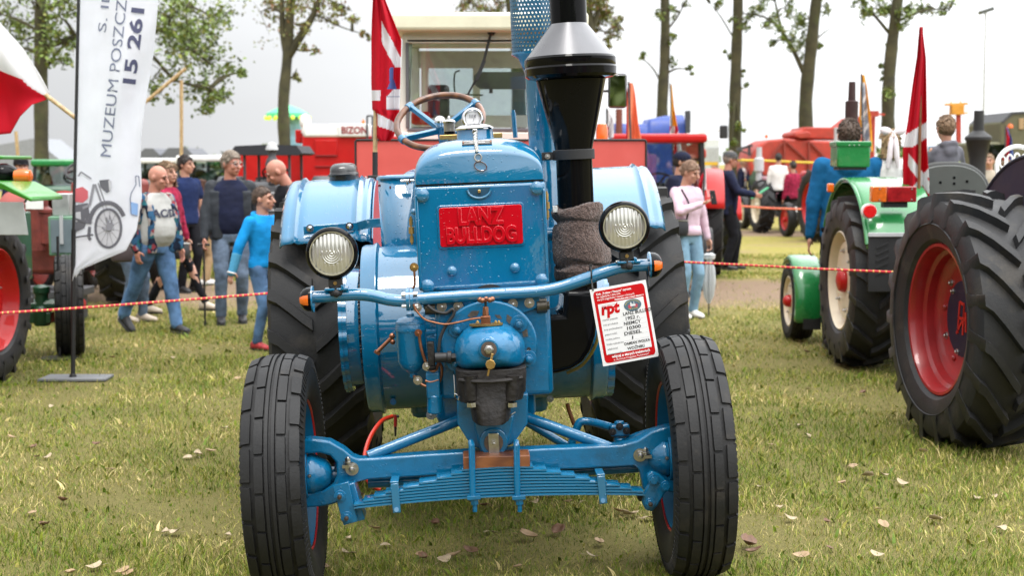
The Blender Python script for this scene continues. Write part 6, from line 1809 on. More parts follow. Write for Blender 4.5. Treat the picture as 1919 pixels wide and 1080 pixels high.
    if pants:
        mb = MB(); top_z = (hem + .06) if not seated else 1.0
        mb.rings([[V((rx * wd * math.cos(a), ry * math.sin(a) - belly * .25 * (math.sin(a) < 0), z + lift)) * s for a in [2 * math.pi * i / 24 for i in range(24)]] for z, rx, ry in ((.84, .150, .10), (.90, .168, .115), (.97, .158, .108), (1.0, .150, .10))])
        for hp, k, a in ((hipA, kA, aA), (hipB, kB, aB)): capsule(mb, [hp, (hp * .45 + k * .55), k, (k * .5 + a * .5), a + (k - a).normalized() * .01], [.098 * s * legw, .084 * s * legw, .066 * s * legw, .060 * s * legw, .054 * s * legw], 14)
        body_obj(mb, 'trousers', bottom, t, cvox, wr, 3)
    for (a, k, fd, f) in ((aA, kA, fdirA, fA), (aB, kB, fdirB, fB)):
        d = V(fd) if fd else V((0, -1, 0)); d.normalize(); x = d.cross(Z_).normalized(); up = x.cross(d).normalized()
        mb = MB(); Rm = Matrix((x, d, up)).transposed(); c_ = a - Z_ * .085 * s + up * .004
        def F(px, py, pz): return c_ + Rm @ (V((px, py, pz)) * s)
        mb.rings([[F(w_ * math.cos(q), y, max(.0, h_ * .5 + h_ * .56 * math.sin(q))) for q in [2 * math.pi * i / 14 for i in range(14)]] for y, w_, h_ in ((-.075, .02, .05), (-.068, .034, .08), (-.03, .040, .105), (.02, .042, .10), (.07, .046, .075), (.12, .046, .06), (.16, .036, .05), (.178, .015, .035))])
        sh_ = mb.build('shoe', shoe, t, sharp=60)
        mb = MB(); mb.prism([F(w_ * sx, y, -.006) for sx, y, w_ in ((1, -.078, .025), (1, -.03, .043), (1, .07, .049), (1, .14, .043), (1, .178, .02), (-1, .178, .02), (-1, .14, .043), (-1, .07, .049), (-1, -.03, .043), (-1, -.078, .025))], up * .02 * s); mb.build('sole', SHOEB if shoe is not SHOEB else DGREY, sh_)
    t['_w'] = 0; del t['_w']
    return dict(o=t, wA=wA, wB=wB, eA=eA, eB=eB, U=U, Hp=Hp, s=s, tp=tp, hs=hs, Hm=Hm)
def at(u, v, dy=0.0):
    p = G(u, v); return V((p.x, p.y, 0))
def wpt(P, q): return (Matrix.Translation(P['o'].location) @ Matrix.Rotation(P['o'].rotation_euler.z, 4, 'Z')) @ V(q)

# 1 bald man walking right
P1 = person('bald man in grey printed tee, open floral shirt and jeans striding right', at(293, 624), R_(58), 1.60, 1.16, belly=.10, hA=(-.27, -.02, .88), hB=(.22, -.16, .86), fA=(-.07, .42, .06), fB=(.08, -.22, 0), head=(R_(16), R_(10)), skin=SKIN2, hstyle='bald', hair='fair', top=TEEG, jacket=FLORAL, bottom=DENIM, shoe=SHOEN if 0 else SHOEB, legw=1.18, hem=.90, lean=R_(3), kneeA=(0, -1, 0), curlA=.7, headsc=1.05, poleA=(-.7, .7, -.2), fdirA=(0, -1, -.75), collar=None)
vs, fs = textgeo('AC/DC', .11, ext=.002, bold=.004); mb = MB()
U1 = P1['U']
def chest(p):
    q = U1((p.x * 1.0 + .01, 0, 1.255 + p.y - .03)); a = q.x / (.215 * P1['s'])
    return V((q.x, -(.205 * P1['s']) * math.sqrt(max(.05, 1 - a * a)) - p.z, q.z))
mb.add([chest(p) for p in vs], fs); mb.build('printed_lettering', mat('charcoal_print', (.05, .055, .09), .8), P1['o'], sharp=180)
# 2 women behind him
P2 = person('woman in grey jeans with a brown shoulder bag walking behind the bald man', at(243, 604), R_(75), 1.60, .95, hA=(-.2, -.1, .95), hB=(.2, -.12, .9), fA=(-.08, .02, 0), fB=(.08, -.12, 0), head=(R_(10), 0), hair='red', hstyle='long', top=REDC, bottom=DENIMG, shoe=SHOEN, female=True)
P3 = person('woman in crimson checked top and black leggings striding in sandals', at(322, 592), R_(72), 1.63, .95, hA=(-.24, -.18, .98), hB=(.2, -.1, .85), fA=(-.09, .25, .03), fB=(.09, -.42, 0), head=(R_(-20), R_(-4)), hair='fair', hstyle='long', top=REDC, bottom=BLACKC, shoe=SHOEN, female=True, legw=.8)
# 3 navy polo
person('short haired man in a navy polo shirt standing behind the long haired girl', at(352, 548), R_(50), 1.72, 1.05, head=(R_(20), 0), hair='dark', top=mat('ink_blue_cloth', (.015, .025, .075), .85, var=.2, bump=.2, bscale=20, spec=.1), sleeve=.6, bottom=BLACKC, collar=NAVYC)
# 4 girl beige trousers
P4 = person('girl in beige trousers with long auburn hair and a white rucksack', at(383, 534), R_(128), 1.37, .92, hA=(-.2, -.1, .9), hB=(.2, -.16, 1.0), fA=(-.10, .05, 0), fB=(.10, -.10, 0), head=(R_(10), R_(6)), hair='red', hstyle='long', top=PINKC, bottom=BEIGEC, shoe=SHOEW, female=True, legw=1.05)
# 5 man with glasses and cane
P5 = person('man with glasses in dark open jacket leaning on a black cane', at(436, 606), R_(14), 1.73, 1.14, belly=.045, hA=(-.285, -.16, .80), hB=(.25, .02, .84), fA=(-.12, -.06, 0), fB=(.10, .04, 0), head=(R_(40), R_(4)), hair='grey', hstyle='short', top=NAVYC, jacket=JACK, bottom=DENIMG, shoe=SHOEB, glasses=True, skin=SKIN2, curlA=1.1, hem=.92, legw=1.05, headsc=1.05, collar=NAVYC)
# 6 boy
P6 = person('boy in bright blue hooded top and jeans, plaster cast on his arm', at(497, 655), R_(58), 1.395, 1.22, hA=(-.40, .10, .86), hB=(.22, -.20, .98), fA=(-.09, .04, 0), fB=(.09, -.14, 0), head=(R_(20), R_(-3)), hair='brown', hstyle='buzz', top=BLUEH, hood=True, bottom=DENIM, shoe=SHOER, curlA=.35, hem=.90, poleA=(-.8, .4, -.2), skin=SKIN, headsc=1.04)
mb = MB(); d = (P6['wA'] - P6['eA']); capsule(mb, [P6['eA'] + d * .35, P6['wA'] + d * .12], [.044, .036], 14); mb.build('arm_cast', mat('blue_cast', (.06, .30, .50), .8, bump=.4, bscale=60), P6['o'])
mb = MB(); e_ = P6['wA'] + d * .13; mb.torus(e_, d, .034, .008, 18, 6); mb.build('cast_padding', WHITEC, P6['o'])
# 7 bald man behind the fender
person('bald man in a black jacket bowing his head behind the blue fender', at(556, 628), R_(-60), 1.70, 1.05, head=(R_(-20), R_(26)), lean=R_(10), skin=SKIN2, hstyle='bald', top=BLACKC, jacket=mat('worn_black_jacket', (.03, .03, .033), .6, bump=.2, bscale=20), bottom=BLACKC)
# 8 small figure before the combine
person('man in a dark and white jacket standing before the red combine', at(598, 468), R_(30), 1.70, .95, hair='dark', hstyle='buzz', top=WHITEC, jacket=NAVYC, bottom=BLACKC, voxel=.012, cvox=.016)
# 9 woman in pink
P9 = person('woman in pale pink knit and light jeans looking at her phone', at(1284, 596), R_(34), 1.65, 1.06, hA=(-.02, -.27, 1.28), hB=(.30, -.04, .84), fA=(-.10, -.03, 0), fB=(.085, -.03, 0), head=(R_(20), R_(16)), hair='tint', hstyle='bun', top=PINKC, bottom=DENIML, shoe=SHOEW, female=True, curlA=.8, curlB=1.0, hem=.93, legw=1.0, poleA=(-.9, .2, -.5))
mb = MB()
mb.rings([[P9['U'](((.175 + .02 * f) * math.cos(a), (.122 + .02 * f) * math.sin(a), z)) for a in [2 * math.pi * i / 30 for i in range(30)]] for z, f in ((1.03, 0), (.985, .5), (.93, 1.2))], False, False); mb.build('peplum_hem', PINKC, P9['o'], solid=.006)
# 10 man in navy cap behind her
person('man in a navy cap and dark jacket standing behind the woman in pink', at(1272, 556), R_(60), 1.76, 1.05, head=(R_(10), R_(8)), hair='dark', top=NAVYC, jacket=NAVYC, bottom=BLACKC, cap=NAVYC)
# 11 man with rucksack
P11 = person('man in dark jacket and grey cap with a black rucksack reading a leaflet', at(1363, 506), R_(84), 1.80, 1.1, belly=.03, hA=(-.16, -.36, 1.12), hB=(.12, -.36, 1.12), fA=(-.11, .03, 0), fB=(.12, -.10, 0), head=(R_(6), R_(8)), hair='grey', hstyle='short', top=NAVYC, jacket=NAVYC, bottom=BLACKC, cap=mat('grey_cap_cloth', (.05, .052, .055), .85), skin=SKIN2, legw=1.15, hem=.88)
# 12, 13 far pair
P12 = person('bald man in an open navy jacket over a green shirt talking in the distance', at(1414, 404), R_(-50), 1.76, 1.1, belly=.06, hA=(-.2, -.2, 1.1), hair='fair', hstyle='bald', top=mat('olive_shirt', (.05, .08, .05), .9), jacket=NAVYC, bottom=NAVYC, skin=SKIN2, voxel=.013, cvox=.018)
person('grey haired man in a blue jacket half hidden in the distance', at(1391, 403), R_(60), 1.74, 1.0, hair='grey', hstyle='buzz', top=WHITEC, jacket=NAVYC, bottom=DENIMG, voxel=.013, cvox=.018)
# 14 man in blue sweatshirt between the green wheels
person('man in a blue hooded sweatshirt standing beside the green tractor, back turned', V((2.92, 12.38, 0)), R_(170), 2.0, 1.2, hA=(-.27, -.02, .80), hB=(.285, .0, .80), head=(R_(0), R_(6)), hair='brown', hstyle='short', top=BLUEH2, hood=True, bottom=BLACKC, shoe=SHOEB, hem=.86, fA=(-.08, 0, 0), fB=(.12, 0, 0))
# 15 girl with bow sitting on the fender, 16 boy on the seat
q = W(1668, 270, gy + .95)
P15 = person('blond girl in a white top with a big white bow, back turned', V((q.x, q.y, q.z - 1.17)), R_(172), 1.25, .92, lift=0, hA=(-.34, -.08, 1.02), hB=(.2, -.2, .9), fA=(-.1, -.35, .45), fB=(.1, -.35, .45), head=(R_(20), 0), hair='blond', hstyle='long', top=WHITEC, bottom=WHITEC, shoe=SHOEW, female=True, seated=True, headsc=1.02)
mb = MB(); b0 = P15['Hp'](0, .07, .105)
for sx in (-1, 1):
    mb.sph(b0 + V((sx * .055, 0, .012)), (.058, .03, .036), 14, 8, Matrix.Rotation(sx * -.35, 3, 'Y'))
    mb.tube([b0, b0 + V((sx * .02, .05, -.08)), b0 + V((sx * .03, .06, -.20)), b0 + V((sx * .045, .055, -.30))], [.016, .022, .024, .016], 8, smooth=4)
mb.sph(b0, (.022, .025, .022), 10, 8); mb.build('hair_bow', mat('white_tulle', (.74, .66, .68), .8, bump=.3, bscale=40), P15['o'])
q = W(1773, 243, gy + .15)
P16 = person('fair haired boy in a grey hooded top sitting on the tractor seat, back turned', V((q.x, q.y, q.z - 1.17)), R_(196), 1.25, .95, hA=(-.26, -.20, .95), hB=(.28, -.20, .92), fA=(-.1, -.35, .45), fB=(.1, -.35, .45), head=(R_(-10), R_(2)), hair='fair', hstyle='short', top=GREYC, hood=True, bottom=DENIM, seated=True, headsc=1.02)
mb = MB(); mb.sph(P16['U']((-.12, .06, 1.12)), (.05, .07, .12), 14, 10); mb.build('rucksack_panel', mat('lime_pattern', (.35, .42, .03), .8, var=.7, vscale=30), P16['o'])
# 17 riders on the far tractor, 18 man at far left, 19 far right group
for k, (u, v, hair, top, lab, rz) in enumerate(((1459, 287, 'dark', WHITEC, 'dark haired driver in a white top on a far tractor, back turned', 170), (1486, 302, 'dark', REDC, 'smaller dark haired passenger on the far tractor', 200))):
    q = W(u, v, 33); person(lab, V((q.x, q.y, q.z - 1.74)), R_(rz), 1.74, 1.0, hair=hair, hstyle='buzz', top=top, bottom=BLACKC, fA=(-.1, -.35, .45), fB=(.1, -.35, .45), seated=True, voxel=.013, cvox=.018)
person('man in a black cap and dark top behind the left green tractor', at(47, 560), R_(30), 1.70, 1.0, hair='dark', top=NAVYC, bottom=BLACKC, cap=BLACKC, voxel=.010, cvox=.014)
for (u, v, hair, top, lab, rz, H) in ((1881, 470, 'fair', TEALC, 'man in a teal top at the far right near the army truck', 60, 1.70), (1849, 480, 'fair', mat('pale_khaki_cloth', (.38, .33, .26), .9), 'man in a pale khaki top beside the black chimney', -30, 1.78), (1302, 448, 'dark', BLACKC, 'dark haired man in black standing far beyond the woman in pink', 20, 1.76), (1338, 440, 'fair', mat('grey_pink_cloth', (.30, .22, .20), .9), 'woman in a dusky top far beyond the woman in pink', -40, 1.62)):
    person(lab, at(u, v), R_(rz), H, 1.0, hair=hair, hstyle='buzz', top=top, bottom=BLACKC, voxel=.013, cvox=.018)

# ------------------------------------------------------------------ what they carry (things of their own)
w = wpt(P5, P5['wA'] + (P5['wA'] - P5['eA']).normalized() * .085)
mb = MB(); mb.cyl((w.x, w.y, .02), (w.x - .0, w.y, w.z + .01), .010, .011, n=12); mb.tube([(w.x - .055, w.y - .02, w.z + .015), (w.x, w.y, w.z + .02), (w.x + .055, w.y + .02, w.z + .012)], .013, 10)
mb.cyl((w.x, w.y, 0), (w.x, w.y, .04), .014, n=10)
tag(mb.build('cane', BLACKM), "black walking cane in the bespectacled man's hand", 'cane')
w = wpt(P9, P9['wA'] + (P9['wA'] - P9['eA']).normalized() * .10)
mb = MB(); RT = Matrix.Rotation(R_(34), 3, 'Z') @ Matrix.Rotation(R_(-15), 3, 'X'); mb.box(w + V((.03, -.01, .035)), (.075, .010, .15), RT)
ph = mb.build('phone', BLACK, bevel=.006, seg=3); tag(ph, 'black smartphone held up by the woman in pink', 'phone')
w = wpt(P9, P9['wB'] + (P9['wB'] - P9['eB']).normalized() * .075)
um = thing('umbrella', 'folded clear umbrella with black shaft held point down by the woman in pink', 'umbrella', (w.x, w.y, 0))
mb = MB(); mb.cyl((0, 0, 0), (0, 0, w.z + .02), .007, n=10); mb.cyl((0, 0, w.z - .09), (0, 0, w.z + .03), .013, n=12); mb.build('shaft', BLACKM, um)
mb = MB(); ring = []
for z, rr in ((.14, .012), (.22, .040), (.38, .055), (.52, .045), (.60, .028), (.62, .062), (.66, .066), (.68, .03)):
    ring.append([(rr * (1 + .35 * math.cos(8 * a) * (z < .6)) * math.cos(a), rr * (1 + .35 * math.cos(8 * a) * (z < .6)) * math.sin(a), z) for a in [2 * math.pi * i / 48 for i in range(48)]])
mb.rings(ring); mb.build('canopy', mat('clear_vinyl', (.62, .64, .66), .18, var=.1, coat=.5, alpha=.72), um)
mb = MB()
for i in range(8):
    a = 2 * math.pi * i / 8; mb.cyl((.012 * math.cos(a), .012 * math.sin(a), .15), (.022 * math.cos(a), .022 * math.sin(a), .58), .0025, n=5)
mb.build('ribs', STEEL, um)
def bag(label, c, size, m, strap=None, name='handbag', cat='bag', rz=0):
    t = thing(name, label, cat, c, rz); w_, d_, h_ = size; mb = MB()
    mb.rings([[V((w_ / 2 * k * math.copysign(abs(math.cos(a)) ** .6, math.cos(a)), d_ / 2 * kk * math.copysign(abs(math.sin(a)) ** .8, math.sin(a)), z * h_ - h_ / 2)) for a in [2 * math.pi * i / 28 for i in range(28)]] for z, k, kk in ((0, .72, .6), (.06, .90, .95), (.3, 1, 1.05), (.65, 1.0, .9), (.92, .93, .6), (1, .88, .4))])
    mb.build('pouch', m, t, subsurf=1)
    mb = MB(); mb.tube([(-w_ * .46, -d_ * .3, h_ * .40), (0, -d_ * .36, h_ * .43), (w_ * .46, -d_ * .3, h_ * .40)], .006, 6); mb.build('zip', STEEL, t)
    if strap:
        mb = MB(); mb.tube([V(q) for q in strap], .011, 8, smooth=5); mb.build('strap', m, t)
    return t
q = W(1270, 427, at(1284, 596).y - .20); bag('black crossbody bag hanging at the hip of the woman in pink', (q.x, q.y, q.z), (.25, .085, .18), mat('black_bag_leather', (.014, .014, .017), .45, bump=.1, bscale=60), [(.10, .0, .07), (.09, -.07, .24), (.0, -.075, .40)], rz=R_(20))
q = W(232, 468, at(265, 610).y - .12); bag('brown leather shoulder bag hanging beside the bald man', (q.x, q.y, q.z), (.27, .11, .25), mat('taupe_bag_leather', (.075, .055, .055), .45, bump=.15, bscale=50), [(-.08, .0, .10), (-.03, .02, .30), (.02, .03, .48)], rz=R_(15))
q = W(340, 470, at(322, 592).y - .16); bag('black handbag of the woman in crimson', (q.x, q.y, q.z), (.20, .09, .18), MAT['black_bag_leather'], [(-.06, .0, .07), (.0, .03, .25), (.03, .08, .42)], rz=R_(50))
q = W(352, 398, at(383, 534).y - .18); bag('small white rucksack on the back of the girl in beige', (q.x, q.y, q.z), (.25, .12, .28), WHITEC, name='rucksack', rz=R_(30))
q = wpt(P11, P11['U']((.0, .27, 1.20))); bag('bulky black rucksack on the back of the man in the grey cap', (q.x, q.y, q.z), (.36, .24, .52), BLACKC, [(-.1, -.1, .2), (-.08, -.28, .22), (-.02, -.30, .0)], name='rucksack', rz=R_(84))
w = wpt(P11, (P11['wA'] + P11['wB']) / 2 + V((0, -.10, .02))); mb = MB(); mb.box(w, (.30, .22, .01), Matrix.Rotation(R_(-35), 3, 'Y')); tag(mb.build('leaflet', mat('green_paper', (.03, .30, .12), .6)), 'green folded leaflet in the hands of the man in the grey cap', 'leaflet')

# ------------------------------------------------------------------ trees: tapered trunks, limbs and loose leaf clumps
BARK = mat('mossy_bark', (0.058, 0.052, 0.026), 0.95, var=0.5, vscale=3, bump=.8, bscale=14, dirt=((.065, .085, .022), .8, 1.3))
LEAFT = []
for k, c in enumerate(((.135, .190, .030), (.095, .145, .026), (.20, .205, .045), (.22, .11, .05))):
    LEAFT.append(mat('tree_leaf_%s' % ('green', 'dark_green', 'yellow_green', 'russet')[k], c, .55, var=.2, island=.5))
def leaf_cloud(pts, size, seed):
    """numpy rhombus leaves at points; returns verts, faces"""
    r = np.random.default_rng(seed); n = len(pts); P = np.array(pts)
    a = r.normal(size=(n, 3)); a /= np.linalg.norm(a, axis=1)[:, None]
    b = r.normal(size=(n, 3)); b -= a * (a * b).sum(1)[:, None]; b /= np.linalg.norm(b, axis=1)[:, None]
    s = size * (.6 + .8 * r.random(n))[:, None]
    c = np.cross(a, b) * .18
    vs = np.stack([P - a * s * .5, P + b * s * .30 + c * s, P + a * s * .55, P - b * s * .30 + c * s], 1).reshape(-1, 3)
    fs = [(4 * i, 4 * i + 1, 4 * i + 2, 4 * i + 3) for i in range(n)]
    return vs.tolist(), fs
def tree(label, Y, path, r0, limbs=(), clumps=(), leaf=.11, lm=0, seed=1, top=True, grp='tall trees along the field edge', n_top=900, spread=1.0):
    """path/limbs: picture points read at distance Y; clumps: (u, v, radius px, leaves, depth offset)"""
    k = Y / FPX; base = W(path[0][0], path[0][1], Y); base.z = -.05
    t = thing('tree', label, 'tree', base, 0, grp)
    def L(u, v, dy=0.0): return W(u, v, Y + dy) - base
    r = random.Random(seed)
    mb = MB()
    pts = [V((0, 0, 0))] + [L(*p) for p in path]
    if top:
        d = (pts[-1] - pts[-2]).normalized()
        for i in range(3): pts.append(pts[-1] + V((d.x + r.uniform(-.12, .12), r.uniform(-.1, .1), abs(d.z) + .2)).normalized() * 2.0)
    pts = catmull(pts, 5); n = len(pts)
    rad = [r0 * .88 * (1.2 if i < 2 else 1) * (1 - .72 * (i / n) ** 1.5) * (1 + .05 * math.sin(i * 1.7)) for i in range(n)]
    mb.tube(pts, rad, 14); mb.build('trunk', BARK, t, sharp=180)
    anchors = list(pts[n // 3:])
    for i, (lp, lr) in enumerate(limbs):
        q = [L(p[0], p[1], p[2] if len(p) > 2 else 0) for p in lp]; q = catmull(q, 5); mb = MB(); mb.tube(q, [lr, lr * .8, lr * .35], 10); mb.build('limb', BARK, t, sharp=180); anchors += q[2:]
    lp, tw = [], MB()
    cl = [(L(c[0], c[1], c[4] if len(c) > 4 else r.uniform(-.8, .8)), c[2] * k, c[3]) for c in clumps]
    if top:       # the crown carries on above the picture
        for i in range(26):
            z = pts[-1].z - r.uniform(-1.2, 5.0); a = r.uniform(0, 6.28); q = r.uniform(.5, 2.4) * spread
            cl.append((V((pts[-1].x + q * math.cos(a), q * math.sin(a), z)), r.uniform(.5, 1.0), n_top // 26))
    rg = np.random.default_rng(seed)
    for c, rd, m in cl:
        # sub-clumps hang off twigs from the nearest limb
        a = min(anchors, key=lambda q: (q - c).length + .6 * max(0, q.z - c.z))
        mid = (a + c) / 2 + V((0, 0, .12 * (c - a).length)); tw.tube(catmull([a, mid, c], 4), [min(.05, r0 * .3), .012], 6)
        for j in range(max(3, m // (19 if Y < 35 else 12))):
            sc = c + V(rg.normal(size=3) * rd * .55); tw.cyl(c, sc, .010, .004, n=4)
            lp += (np.array(sc) + rg.normal(size=(28, 3)) * rd * .26).tolist()
    tw.build('twigs', BARK, t, sharp=180)
    vs, fs = leaf_cloud(lp, leaf, seed); mb = MB(); mb.add(vs, fs); mb.m = [0 if (i * 7919 % 100) < 62 else (1 if (i * 7919 % 100) < 86 else 2) for i in range(len(fs))]
    o = mb.build('crown', [LEAFT[lm], LEAFT[(lm + 1) % 4], LEAFT[(lm + 2) % 4]], t, sharp=180)
    return t
tree('leafy tree with a dark trunk behind the red and white flag', 32, [(78, 305), (77, 150), (76, 40), (75, -30)], .19,
     limbs=(([(85, 130), (110, 95), (150, 60), (200, 30)], .04), ([(76, 60), (40, 40), (0, 25)], .04), ([(80, 90), (170, 60), (260, 45), (330, 70), (395, 120)], .07), ([(200, 50), (280, 100), (330, 150), (395, 165)], .05), ([(76, 20), (180, -20), (300, -10), (400, 30)], .06)),
     clumps=((20, 30, 55, 260), (50, 75, 40, 150), (10, 100, 30, 60), (110, 30, 45, 200), (125, 80, 35, 130), (60, 5, 50, 200), (120, 120, 25, 60), (90, 70, 35, 100),
             (320, 30, 50, 300), (365, 60, 50, 330), (395, 110, 40, 240), (400, 30, 40, 240), (380, 165, 35, 200), (340, 95, 38, 170), (410, 190, 22, 100), (300, 130, 28, 100), (290, 60, 35, 130), (430, 140, 22, 50), (300, 175, 16, 40), (350, 10, 45, 250), (455, 135, 10, 15), (390, 205, 16, 40)), leaf=.105, seed=4, lm=0)
tree('slender forked tree behind the red combine', 40, [(535, 300), (531, 200), (539, 100)], .21, limbs=(([(538, 110), (530, 60), (528, 0), (524, -40)], .10), ([(540, 105), (565, 65), (588, 25), (605, -25)], .13), ([(590, 25), (640, 50), (690, 66)], .025), ([(545, 90), (570, 95), (600, 92)], .03), ([(533, 155), (552, 140), (556, 128)], .03), ([(600, -10), (640, 10), (660, 20)], .03)),
     clumps=((510, 8, 18, 90), (545, 10, 22, 110), (600, 5, 25, 80), (640, 15, 18, 50), (660, 30, 12, 30), (685, 62, 8, 16), (620, 40, 12, 22), (575, 92, 14, 14), (555, 140, 8, 14), (625, 12, 16, 40), (560, 45, 14, 24)), leaf=.10, seed=9, lm=2, top=True)
tree('tree standing behind the cream cab', 46, [(972, 300), (972, 180), (968, 80), (958, 0)], .30, limbs=(([(968, 80), (930, 30), (880, 5)], .05),), clumps=((870, 12, 18, 70), (905, 18, 18, 90), (940, 10, 18, 90), (890, -10, 25, 120), (930, 30, 10, 40)), leaf=.11, seed=12, lm=2)
tree('bushy tree behind the tall black exhaust', 43, [(1100, 300), (1100, 150), (1105, 70), (1100, 0)], .24, limbs=(([(1104, 70), (1118, 30), (1128, -20)], .10), ([(1110, 50), (1140, 60), (1165, 55)], .03)), clumps=((1125, 30, 22, 160), (1140, 60, 18, 110), (1112, 60, 15, 70), (1155, 45, 12, 50), (1135, 85, 10, 24), (1120, 5, 22, 140), (1150, 15, 14, 50)), leaf=.11, seed=15, lm=2)
tree('tall bare trunked tree left of the blue tarpaulin', 48, [(1242, 300), (1241, 200), (1246, 100), (1246, 0)], .24, limbs=(([(1243, 165), (1225, 130), (1200, 105)], .035), ([(1247, 60), (1270, 30), (1285, 0)], .04)), clumps=((1262, 115, 12, 26), (1205, 105, 10, 16), (1282, 5, 14, 36), (1230, 20, 14, 30), (1292, 130, 8, 10), (1258, 75, 10, 14), (1262, 18, 14, 30)), leaf=.11, seed=18, lm=0)
tree('tall straight tree in the middle of the row', 50, [(1378, 300), (1377, 220), (1380, 100), (1383, 0)], .27, limbs=(([(1382, 60), (1405, 30), (1430, 10)], .04), ([(1380, 80), (1350, 30), (1330, 5)], .03)), clumps=((1388, 130, 10, 40), (1374, 200, 10, 34), (1392, 165, 8, 26), (1386, 240, 9, 26), (1340, 12, 14, 30), (1425, 15, 14, 34), (1366, 105, 8, 16), (1372, 270, 7, 20), (1400, 50, 12, 24)), leaf=.11, seed=21, lm=0)
tree('tree with a long low side limb above the red thresher', 50, [(1512, 300), (1510, 190), (1520, 90), (1530, 0)], .30, limbs=(([(1508, 140), (1485, 90), (1465, 55), (1452, 0)], .09), ([(1468, 60), (1440, 35), (1400, 25), (1375, 30)], .04), ([(1522, 80), (1545, 60), (1560, 50)], .03)), clumps=((1440, 35, 18, 100), (1410, 30, 18, 80), (1480, 75, 18, 110), (1500, 40, 20, 120), (1512, 95, 14, 80), (1470, 15, 18, 90), (1450, 80, 12, 36), (1540, 85, 10, 36), (1425, 5, 18, 90), (1385, 45, 12, 30), (1545, 10, 14, 50), (1500, 70, 14, 70), (1502, 232, 6, 12)), leaf=.11, seed=24, lm=0)
tree('ivy clad tree to the right of the row', 47, [(1666, 300), (1664, 220), (1668, 120), (1682, 0)], .28, limbs=(([(1665, 60), (1640, 30), (1615, 5)], .06), ([(1680, 40), (1730, 20), (1780, 15)], .05)), clumps=((1640, 15, 20, 130), (1615, 5, 16, 90), (1665, 20, 18, 120), (1700, 20, 18, 100), (1735, 15, 18, 90), (1770, 12, 14, 60), (1664, 170, 10, 60), (1660, 140, 9, 40), (1652, 120, 6, 14), (1690, 45, 12, 40), (1625, 30, 12, 36), (1668, 90, 10, 46)), leaf=.11, seed=27, lm=0)

def wood_mass(name, boxes, n, size, m, seed, kind='stuff'):
    r = np.random.default_rng(seed); pts = []
    for (x0, x1, y0, y1, h, m_) in boxes:
        for i in range(max(1, m_ // 40)):
            c = np.array([r.uniform(x0, x1), r.uniform(y0, y1), h * r.random() ** .8]); pts += (c + r.normal(size=(40, 3)) * np.array([1, 1, .8]) * h * .11).tolist()
    vs, fs = leaf_cloud(pts, size, seed); mb = MB(); mb.add(vs, fs); mb.m = [i % 3 for i in range(len(fs))]
    o = mb.build(name, [LEAFT[0], LEAFT[1], LEAFT[1]], sharp=180); o['kind'] = kind; return o
# the wood behind the photographer (seen only mirrored in the paint) and the low hedge on the horizon
o = wood_mass('woods', [(-50, 50, -38, -30, 7.5, 26000)], 0, .9, None, 3); tag(o, 'dark belt of trees behind the viewer', 'woods')
o = wood_mass('hedge_line', [(-90, 90, 118, 128, 2.6, 9000)], 0, .9, None, 5); tag(o, 'low green hedge far off along the horizon', 'hedge')

# ------------------------------------------------------------------ flags and banners
def cloth(name, parent, fn, nu, nv, pat, mats, thick=.003):
    """cloth sheet from fn(a, b) in 0..1; pat(a, b) picks the material index"""
    mb = MB(); mb.grid(fn, nu, nv)
    mb.m = [pat((i + .5) / nu, (j + .5) / nv) for j in range(nv) for i in range(nu)]
    return mb.build(name, mats, parent, sharp=180, solid=thick)
def see_light(m, k=.45):
    nt = m.node_tree; N = nt.nodes; L = nt.links; b = N['Principled BSDF']; out = N['Material Output']
    tr = N.new('ShaderNodeBsdfTranslucent'); src = b.inputs['Base Color'].links
    if src: L.new(src[0].from_socket, tr.inputs[0])
    mx = N.new('ShaderNodeMixShader'); mx.inputs[0].default_value = k
    L.new(b.outputs[0], mx.inputs[1]); L.new(tr.outputs[0], mx.inputs[2]); L.new(mx.outputs[0], out.inputs[0]); return m
FR = mat('flag_red_cloth', (.60, .012, .030), .75, var=.06, bump=.15, bscale=12, spec=.2)
FW = mat('flag_white_cloth', (.78, .77, .78), .75, var=.04, bump=.15, bscale=12, spec=.2)
FB = mat('flag_blue_print', (.10, .16, .42), .75, var=.1)
FO = mat('flag_orange_cloth', (.86, .30, .16), .75, var=.08)
FY = mat('flag_yellow_cloth', (.80, .42, .03), .75, var=.15)
FG = mat('flag_grey_print', (.40, .42, .48), .75, var=.3, vscale=5)
for m_ in (FR, FW, FB, FO, FY, FG): see_light(m_)
def interp(rows, b):
    """rows: list of (v, uL, uR) -> edges at fraction b"""
    v0, v1 = rows[0][0], rows[-1][0]; v = v0 + (v1 - v0) * b
    xs_ = [q[0] for q in rows]; return v, float(np.interp(v, xs_, [q[1] for q in rows])), float(np.interp(v, xs_, [q[2] for q in rows]))

# red flag on the stick behind the left fender
fy_ = 8.35
p0 = W(701, 322, fy_)
fl1 = thing('flag', 'red flag with white stripes on a stick behind the blue tractor', 'flag', p0)
mb = MB(); mb.cyl(W(703, 285, fy_) - p0, W(703, 330, fy_) - p0, .016, n=14); mb.build('pole_socket', BLACKM, fl1)
mb = MB(); mb.cyl(W(703, 286, fy_) - p0, W(708, -60, fy_) - p0, .0135, n=14); mb.build('pole', WOODP, fl1)
mb = MB(); mb.box(V((0, 0, -.055)), (.115, .10, .022)); mb.box(V((0, .0, -.035)), (.07, .06, .03)); mb.cyl(V((0, .06, -.05)), V((0, .06, -.75)), .02, n=10); ft = mb.build('pole_foot', BLACKM, fl1, bevel=.004)
for dx in (-.045, .045):
    mb = MB(); mb.hexbolt(V((dx, -.03, -.042)), Z_, .010, .012); mb.build('bolt', STEEL, ft)
rows = [(-60, 700, 714), (0, 699, 722), (40, 697, 738), (75, 696, 752), (150, 696, 750), (205, 698, 748), (215, 705, 748), (255, 706, 738), (264, 712, 730)]
